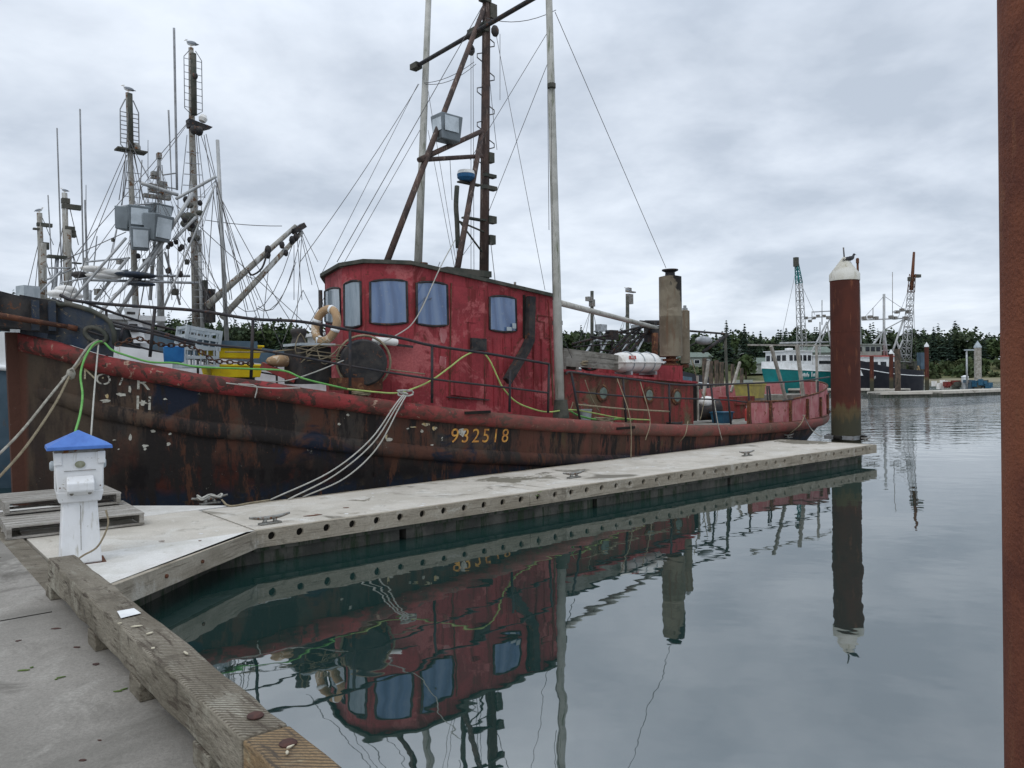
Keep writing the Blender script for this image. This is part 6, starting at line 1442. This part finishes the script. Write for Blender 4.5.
kB.multi('rigging', [((190, 120), vB, (66, 265), 8.5), ((189, 122), vB, (60, 300), 6.5), ((300, 228), vb, (340, 360), vb), ((301, 228), vb, (318, 262), 9.5), ((297, 236), vb, (302, 300), vb), ((302, 232), vb, (296, 330), vb), ((301, 235), vb, (312, 285), vb),
        ((303, 290), vb, (280, 350), vb), ((303, 290), vb, (330, 345), vb), ((282, 250), vb, (245, 275), vb, .4), ((292, 246), vb, (235, 305), vb, .9), ((296, 262), vb, (256, 308), vb, .6), ((300, 240), vb, (258, 306), vb, .9), ((176, 205), 7.0, (345, 360), 9), ((204, 135), vB, (230, 300), 10.2), ((206, 134), vB, (250, 330), 10),
        ((194, 130), vB, (180, 300), 10.5), ((196, 130), vB, (208, 300), 10.5), ((200, 132), vB, (262, 325), 10), ((205, 220), 10.2, (282, 226), vb, .05), ((270, 255), vb, (262, 330), vb), ((250, 275), vb, (285, 355), vb), ((294, 245), vb, (294, 300), vb), ((222, 200), 9.8, (310, 350), 9.5, .2), ((225, 230), 9.8, (265, 340), 9.6)], 'wire', .011)
kB.multi('whip_aerial', [((174, 28), 10.6, (177, 190), 10.6, 0, .035), ((177, 173), 10.6, (163, 175), 10.6, 0, .02), ((177, 189), 10.6, (165, 187), 10.6, 0, .02), ((168, 110), 10.8, (172, 195), 10.8, 0, .012)], 'wirepale', .02)
kB.multi('ladder', [((187, 135), 10.7, (181, 195), 10.7, 0, .012), ((198, 135), 10.7, (205, 198), 10.7, 0, .012)] + [((186.5 - k_ * 1.2, 152 + k_ * 11), 10.7, (199 + k_ * 1.4, 153 + k_ * 11), 10.7, 0, .012) for k_ in range(5)] + [((194, 255 + 7 * k_), 10.4, (204, 255 + 7 * k_), 10.4, 0, .012) for k_ in range(10)], 'wirepale', .012)
for px, py, s_ in ((189, 218, .35), (186, 224, .25), (192, 228, .25), (196, 238, .2), (189, 205, .2), (200, 213, .18)): q = MB(); q.ell(kB.pt(px, py, 10.4), (s_ * .7, s_ * .5, s_ * .5), 8); q.build('mast_gear', MT['roofdark'], bB)

# boats C, D : farther, smaller masts at the left
def minor(v, x0, px, pyt, pyb, L_, lb, r_=.15, hull='hullblack', plat=(), aer=(), name='trawler'):
    p0 = (x0, v, 0); b_ = bempty('trawler', lb, 'boat', p0, 'trawlers rafted behind the tug')
    simple_hull(L_, 4.6, 2.4, 1.6, 1.4, MT[hull], b_, .5, MT['whitepaint']); house(b_, 4.0, 7.5, 2.6, 1.5, 3.4, MT['whitepaint'], 3, 3)
    k_ = boatkit(b_, p0); k_.tube('main_mast', (px, pyt), v, (px + 3, pyb), v, r_ * .5, 'alumast', r_ * .62, 12)
    for (dx, dy, sx, sz) in plat: q = MB(); q.box(k_.pt(px + dx, pyt + dy, v), (sx * .6, .2, sz * .55)); q.build('mast_fitting', MT['roofdark'], b_)
    k_.tube('mast_tabernacle', (px + 3, pyt + (pyb - pyt) * .33), v - .2, (px + 4, pyb), v - .2, r_ * .7, 'alumast', r_ * .7, 8)
    k_.multi('rigging', [((px - 1, pyt + 30), v, (px - 16, pyb), v), ((px + 2, pyt + 30), v, (px + 18, pyb), v), ((px, pyt + 30), v, (px - 6, pyb), v), ((px + 2, pyt + 40), v, (px + 24, pyb), v), ((px + 3, pyt + 5), v, (px + 14, pyb - 60), v)], 'wire', .013)
    return b_, k_
minor(16.5, .8, 64.5, 193, 305, 15, 'trawler whose slim mast with an arm stands third from the left', .17, 'bluegrey', [(7, 14, .95, .28), (1, 8, .4, .3), (5, 37, .5, .4), (7, 41, .4, .4), (9, 70, .8, .06)])
minor(23, 2.0, 39.5, 213, 305, 15, 'most distant rafted trawler with the leftmost short mast', .2, 'hullblack', [(5, 12, .9, .25), (-3, 16, .4, .12), (6, 33, .4, .5)])

# ---- trawlers seen in the gap right of the tug pole
def far_trawler(px, Y, ang_, L_, hullm, lb, group, bow=3.4, mid=2.0, st=1.8, B_=6.5, bulmt=None, up=None):
    p = aty(px, 380, Y); r = empty('trawler', lb, 'boat', (p.x, p.y, 0), ang_, group); zd, hb = simple_hull(L_, B_, bow, mid, st, MT[hullm], r, .7, MT[bulmt] if bulmt else None, stripe=MT['whitepaint'])
    Mi = r.matrix_basis.inverted() if False else (Matrix.Translation(r.location) @ Matrix.Rotation(ang_, 4, 'Z')).inverted()
    def lp(px_, py_, dy=0.0):   # pixel -> local point on the boat's centre plane offset dy
        d = Vector((math.cos(ang_), math.sin(ang_), 0)); m_ = Vector((-math.sin(ang_), math.cos(ang_), 0)); o = Vector((p.x, p.y, 0)) + m_ * dy
        rr_ = ray(px_, py_); t_ = (o - CAM).dot(m_) / rr_.dot(m_); return Mi @ (CAM + rr_ * t_)
    return r, lp
G_ = 'trawlers moored across the basin'
tr, lp = far_trawler(762, 97, math.radians(30), 15, 'teal', 'teal and white trawler with slanted white lattice mast left of the capped pile', G_, 3.1, 2.5, 2.6, 5.0, 'whitepaint')
house(tr, 2.6, 7.4, 3.4, 2.8, 5.2, MT['whitepaint'], 4, 5, (.5, .8)); house(tr, 7.5, 12.5, 3.6, 2.6, 4.6, MT['whitepaint'], 0, 1, (.5, .7))
lattice(tr, lp(803, 368), lp(799, 283), .95, .6, MT['alu'], 10, .05); lattice(tr, lp(799, 283), lp(796.5, 262), .6, .3, MT['teal'], 4, .06)
q = MB(); q.box(lp(796, 262), (.5, .5, 1.2)); q.build('mast_head', MT['roofdark'], tr)
q = MB()
for a, b_, r_ in [((780, 343), (828, 342), .12), ((805, 365), (827, 322), .12), ((827, 322), (834, 365), .12), ((820, 322), (820, 370), .1), ((808, 318), (832, 316), .08), ((812, 312), (832, 311), .08), ((812, 312), (812, 320), .06), ((822, 300), (822, 325), .07), ((830, 318), (818, 350), .08), ((806, 360), (830, 358), .08)]: q.tube([lp(*a), lp(*b_)], r_, 6)
q.build('a_frame', MT['alu'], tr)
for px, py in ((806, 318), (810, 321), (814, 318), (818, 316), (824, 316), (828, 318)): q = MB(); q.box(lp(px, py), (.35, .35, .35)); q.build('deck_light', MT['cleat'], tr)
q = MB(); q.lathe([(.15, 0), (.12, 1.0), (.5, 1.05), (.5, 1.25), (0, 1.3)], lp(789, 358), n=10); q.tube([lp(786, 362), lp(786, 352)], .05, 5); q.build('radar', MT['whitepaint'], tr)
q = MB(); q.tube([lp(795, 275), lp(781, 340)], .03, 4); q.tube([lp(797, 275), lp(815, 315)], .03, 4); q.build('rigging', MT['wire'], tr)
def far_text(words, px, py, size, r, lp, dy, mt):
    c = lp(px, py, dy); rr = random.Random(px); x = c.x - sum(words) * size * .18
    for w_ in words:
        for i in range(w_):
            q = MB(); hh = size * (.9 if i == 0 else rr.uniform(.4, .75)); q.tube([(x, c.y, c.z), (x + size * .12, c.y, c.z + hh), (x + size * .24, c.y, c.z + hh * .3)], size * .06, 4); q.build('ship_name', mt, r); x += size * .34
        x += size * .5
far_text((7, 4), 808, 377, .75, tr, lp, -2.75, MT['whitepaint'])
br, lb_ = far_trawler(836, 97, math.radians(18), 12.2, 'hullblack', 'black and white trawler with red cabin trim, right of the tall capped pile', G_, 3.4, 1.9, 1.9, 4.6, 'hullblack')
lp = lb_
house(br, 2.2, 8.0, 3.4, 2.0, 4.3, MT['whitepaint'], 4, 4, (.45, .75)); 
q = MB(); q.box((5.1, 0, 4.42), (6.2, 3.8, .16)); q.build('red_roof_trim', MT['redmark'], br)
house(br, 3.0, 6.0, 2.6, 4.5, 5.9, MT['farwall'], 3, 3, (.4, .8))
lattice(br, lp(905.5, 362), lp(911, 292), .9, .55, MT['alu'], 10, .05); lattice(br, lp(911, 292), lp(912.5, 274), .6, .5, MT['rust'], 3, .05)
MB().tube([lp(911.5, 290), lp(914, 252)], .28, 6, rs=[.26, .15]).build('mast_head', MT['rust'], br)
q = MB()
for a, b_, r_ in [((860, 362), (884, 330), .13), ((884, 330), (888, 362), .13), ((884, 294), (884, 372), .16), ((862, 320), (912, 318), .09), ((884, 330), (912, 290 + 25), .07), ((888, 365), (904, 318), .13), ((868, 345), (890, 345), .08), ((862, 352), (895, 350), .08), ((893, 312), (912, 310), .09), ((882, 332), (876, 365), .08), ((896, 340), (904, 362), .12), ((903, 340), (893, 362), .12), ((878, 332), (892, 332), .1)]: q.tube([lp(*a), lp(*b_)], r_, 6)
q.build('a_frame', MT['alu'], br)
q = MB()
for px, py in ((864, 318), (870, 317), (876, 318), (891, 317), (897, 312), (902, 310), (908, 312), (895, 318), (905, 318)): q.box(lp(px, py), (.45, .45, .4))
q.tube([lp(892.5, 272), lp(892.5, 318)], .04, 5); q.tube([lp(873, 308), lp(873, 320)], .05, 5); q.build('deck_lights', MT['cleat'], br)
q = MB(); q.box(lp(917, 276), (.9, .5, .4)); q.box(lp(911, 279), (.8, .4, .5)); q.build('masthead_light', MT['roofdark'], br)
q = MB()
for i in range(4): q.tube([lp(911 + i * 3.4, 364 + i), lp(917 + i * 2.6, 377)], .14, 6)
q.build('outrigger_planks', mat('tan_plank', (.35, .25, .13), (.26, .19, .11), 3, .8), br)
q = MB(); rr = random.Random(6)
for _ in range(16): q.box(lp(rr.uniform(902, 916), rr.uniform(360, 376)), (rr.uniform(.3, .9), rr.uniform(.3, .8), rr.uniform(.3, .9)), rr.random())
q.build('deck_gear', MT['roofdark'], br)
q = MB(); q.box(lp(921, 361), (.7, .7, 2.2)); q.build('net_reel', MT['bluegrey'], br)
q = MB(); 
for a, b_ in (((910, 285), (898, 318)), ((913, 285), (916, 365)), ((884, 296), (862, 320)), ((884, 296), (908, 312))): q.tube([lp(*a), lp(*b_)], .03, 4)
q.build('rigging', MT['wire'], br)
far_text((3,), 874, 379, .7, br, lp, -2.5, MT['whitepaint'])
# slim mast just right of the pile (another boat behind)
sr, lp = far_trawler(838, 118, math.radians(60), 16, 'whitepaint', 'white trawler mostly hidden behind the capped pile, its mast just right of it', G_, 3.4, 2, 1.8, 5.5)
house(sr, 4, 8, 3.5, 2, 4.4, MT['whitepaint']); lattice(sr, lp(859, 365), lp(858, 283), .9, .5, MT['alu'], 9, .06); q = MB(); q.tube([lp(858, 283), lp(857.5, 258)], .2, 6); q.box(lp(857.5, 261), (.7, .5, .8)); q.build('mast_head', MT['rust'], sr)
# two behind the tug in the middle gap
for (px0, Y, L_, hm, mx, myt, myb, r_, lb, lights) in [
    (572, 52, 14, 'bluegrey', 592, 291, 372, .12, 'distant trawler with slim dark mast and lamp arm, left of the pair', [(-3, 8, .5, .3), (0, 12, .35, .5)]),
    (612, 60, 14, 'hullblack', 627.5, 296, 372, .15, 'distant trawler with dark mast topped by a white lamp, nearest the stacks', [(1, -6, .5, .35), (4, -4, .9, .10), (2, 3, .7, .8)])]:
    r, lp = far_trawler(px0, Y, math.radians(50), L_, hm, lb, 'trawlers glimpsed over the engine casing', 2.8, 1.6, 1.4, 4.4)
    house(r, 4, 7.5, 2.6, 1.6, 3.6, MT['whitepaint']); q = MB(); q.tube([lp(mx, myt), lp(mx, myb)], r_, 8); q.build('main_mast', MT['roofdark'], r)
    q = MB()
    for dx, dy, sx, sz in lights: q.box(lp(mx + dx, myt + dy), (sx, .3, sz))
    q.build('mast_lights', MT['cleat'], r)
    q = MB()
    for a, b_ in (((mx, myt + 15), (mx - 18, 355)), ((mx, myt + 15), (mx + 10, 355)), ((mx - 2, myt + 20), (mx - 10, 355))): q.tube([lp(*a), lp(*b_)], .02, 4)
    q.build('rigging', MT['wire'], r)
    q = MB()
    for a, b_ in (((mx + 8, 330), (mx + 10, 360)), ((mx + 4, 340), (mx + 20, 340)), ((mx + 18, 335), (mx + 4, 362)), ((mx - 12, 362), (mx + 2, 340))): q.tube([lp(*a), lp(*b_)], .08, 6)
    q.box(lp(mx + 9, 328), (.8, .5, .5)); q.build('gantry', MT['galv'], r)
# small craft by the bank left of the teal trawler
sk = aty(752, 385, 96); r = empty('skiff', 'small white skiff on the water left of the teal trawler bow', 'skiff', (sk.x, sk.y, 0), .2)
q = MB(); q.prism([(-3, -.9, -.1), (3, -.9, -.1), (4, 0, .0), (3, .9, -.1), (-3, .9, -.1)], (0, 0, .9)); q.build('hull', MT['whitepaint'], r); q = MB(); q.box((-1, 0, 1.2), (1.6, 1.2, .9)); q.build('cabin', MT['farwall'], r)

# ================================================================ far docks with piles
def dockrun(pts, w_, lb, z=.5):
    r = empty('floating_dock', lb, 'floating dock', (pts[0].x, pts[0].y, 0), 0, 'docks across the basin'); 
    for i, (a, b_) in enumerate(zip(pts, pts[1:])):
        q = MB(); q.beam(Vector((a.x, a.y, z - .12)) - r.location, Vector((b_.x, b_.y, z - .12)) - r.location, w_, .24); q.build('deck', MT['fingerdeck'], r)
        q = MB(); q.beam(Vector((a.x, a.y, .1)) - r.location, Vector((b_.x, b_.y, .1)) - r.location, w_ - .3, .55); q.build('float', MT['float'], r)
dockrun([atz(700, 388, .5), atz(905, 388.5, .5)], 2.2, 'long low dock in front of the teal and black trawlers')
dA, dB = atz(927, 391, .5), atz(1015, 388.2, .5)
dockrun([dA, dB], 3.2, 'grey dock with bollard light and piles at the right across the basin')
dockrun([dA + Vector((-.5, -.5, 0)), dA + Vector((-5.2, -.6, 0))], 2.6, 'short dark end of the far right dock')
def far_pile(px, pyt, pyb, z, r_, mt, lb, cap=None):
    b_ = atz(px, pyb, z); H_ = (b_ - CAM).length * 0 + (aty(px, pyt, b_.y).z)
    r = empty('dock_pile', lb, 'pile', (b_.x, b_.y, -1.5), 0, 'piles at the docks across the basin'); q = MB(); q.lathe([(r_, 0), (r_, H_ + 1.5)], n=14); q.build('shaft', MT[mt], r)
    if cap: q = MB(); q.lathe([(r_ * 1.1, H_ + 1.4), (r_ * 1.1, H_ + 1.55), (0, H_ + 1.5 + r_ * 2)], n=14); q.build('cap', MT[cap], r)
far_pile(927, 346, 393, 0, .22, 'rustpile', 'dark rusty far pile with white cap at the dock corner', 'whitepaint')
far_pile(891.5, 353, 393, 0, .22, 'rustpile', 'brown far pile with small white cap in front of the black trawler', 'whitepaint')
far_pile(897.8, 349, 396, 0, .27, 'woodpile', 'thick dark wooden pile right of the brown one by the black trawler')
far_pile(872, 356, 395, 0, .2, 'rustpile', 'thin brown pile nearest the white capped pile on its right')
far_pile(978, 347, 386.5, .3, .45, 'paletimber', 'pale grey pile rising from the far dock on the right', 'crate')
for px, pyt, lb in ((705, 358, 'leftmost of the brown wooden pilings behind the casing doorway'), (711.5, 361, 'second of the brown wooden pilings from the left'), (717, 360, 'third of the brown wooden pilings, tallest'), (722, 362, 'fourth of the brown wooden pilings from the left'), (733, 364, 'slim wooden piling left of the yellow tote'), (742, 368, 'rightmost short wooden piling above the yellow tote')):
    far_pile(px, pyt, 412, 0, .13 if px < 730 else .10, 'woodpile', lb)
for px, py, lb in ((690.5, 0, ''),): pass
lpz = atz(967, 389, .5); r = empty('lamp_post', 'thin pale lamp post on the far dock', 'lamp post', (lpz.x, lpz.y, .5)); zt = aty(967, 350, lpz.y).z - .5
q = MB(); q.tube([(0, 0, 0), (0, 0, zt)], .09, 8); q.build('pole', MT['galv'], r); q = MB(); q.box((.25, 0, zt), (.9, .25, .12)); q.build('lamp_head', MT['crate'], r)
lpz = atz(965, 388.5, .5); r = empty('power_pedestal', 'white power pedestal far away on the right dock', 'power pedestal', (lpz.x, lpz.y, .5)); q = MB(); frust(q, 0, 1.25, .22, .2, .26, .22); q.build('housing', MT['whitepaint'], r); q = MB(); frust(q, 1.25, 1.4, .3, .26, .06, .06); q.build('cap', MT['whitepaint'], r)
q = MB(); rr = random.Random(9)
for (px, py, mtn, lb, nm, ct) in [(939, 384, 'raft', 'white bundle of net and gear on the far dock', 'net_bundle', 'net'), (949, 386, 'redrust', 'red cart like pile of gear on the far dock', 'gear_pile', 'gear'), (961, 383, 'roofdark', 'dark crate stack beside the far white pedestal', 'gear_pile', 'gear'), (970, 383, 'bluegrey', 'blue grey dock box right of the far pedestal', 'dock_box', 'box'), (985, 383, 'bluetub', 'green dock box at the far right by the pale pile', 'dock_box', 'box'), (980, 384, 'roofdark', 'dark tarpaulin heap at the foot of the pale pile', 'tarpaulin', 'tarpaulin')]:
    c = atz(px, 388.5, .5); q = MB()
    for _ in range(7): q.box((c.x + rr.uniform(-.6, .6), c.y + rr.uniform(-.3, .3), .5 + rr.uniform(.1, .8)), (rr.uniform(.3, .9), rr.uniform(.3, .6), rr.uniform(.3, .7)), rr.random())
    tag(q.build(nm, MT[mtn]), lb, ct, 'gear left on the far dock')
# ================================================================ birds
def gull(p, face, lb, dark=False, sc=1.0):
    q = MB(); a = face; d = Vector((math.cos(a), math.sin(a), 0)); y = Vector((-d.y, d.x, 0)); Rm = Matrix(((d.x, y.x, 0), (d.y, y.y, 0), (0, 0, 1)))
    R2 = Rm @ Matrix.Rotation(-.25, 3, 'Y'); p = Vector(p); S = sc
    q.mi = 0; q.ell(p + Rm @ Vector((0, 0, .16)) * S, (.17 * S, .075 * S, .08 * S), 12, R2); q.tube([p + Rm @ Vector((.10, 0, .20)) * S, p + Rm @ Vector((.15, 0, .28)) * S], .04 * S, 8, rs=[.055 * S, .036 * S]); q.ell(p + Rm @ Vector((.165, 0, .30)) * S, (.048 * S, .038 * S, .038 * S), 10, Rm)
    q.mi = 1
    for s_ in (-1, 1): q.ell(p + Rm @ Vector((-.06, s_ * .062, .165)) * S, (.19 * S, .022 * S, .06 * S), 10, R2)
    q.prism([p + Rm @ Vector(v) * S for v in ((-.14, -.03, .13), (-.30, -.035, .09), (-.30, .035, .09), (-.14, .03, .13))], (0, 0, .015 * S))
    q.mi = 2; q.tube([p + Rm @ Vector((.20, 0, .298)) * S, p + Rm @ Vector((.265, 0, .285)) * S], .012 * S, 5, rs=[.013 * S, .004 * S])
    for s_ in (-1, 1): q.tube([p + Rm @ Vector((0, s_ * .03, 0)) * S, p + Rm @ Vector((-.01, s_ * .03, .10)) * S], .006 * S, 4); q.box(p + Rm @ Vector((.02, s_ * .03, .004)) * S, (.05 * S, .03 * S, .008 * S), a)
    mts = [MT['darkbird'], MT['darkbird'], MT['wire']] if dark else [MT['feather'], MT['feathergrey'], MT['beak']]
    tag(q.build('cormorant' if dark else 'gull', mts), lb, 'bird', 'birds perched on masts and piles')
W_ = lambda px, py, v: BM @ BP(px, py, v)
gull(W_(191, 48, vB), math.pi * .95, 'gull on top of the tallest mast at the left', sc=.85); gull(W_(128, 93, vA), math.pi * .05 + math.pi, 'gull on top of the mast above the silver floodlights', sc=.55)
gull(W_(64.5, 193, 16.5), math.pi, 'tiny gull on the third mast from the left', sc=.55); gull(W_(39.5, 213, 23), 0, 'tiny gull on the leftmost short mast', sc=.7)
gull(pile_c + Vector((.12, -.06, pz + .27)), 0.3, 'small dark bird hunched on the white cone of the end pile', True, .75)
p = aty(627.5, 293, 60); gull(p + Vector((0, 0, .1)), 3, 'bird on the mast nearest the exhaust stacks', sc=1.1)
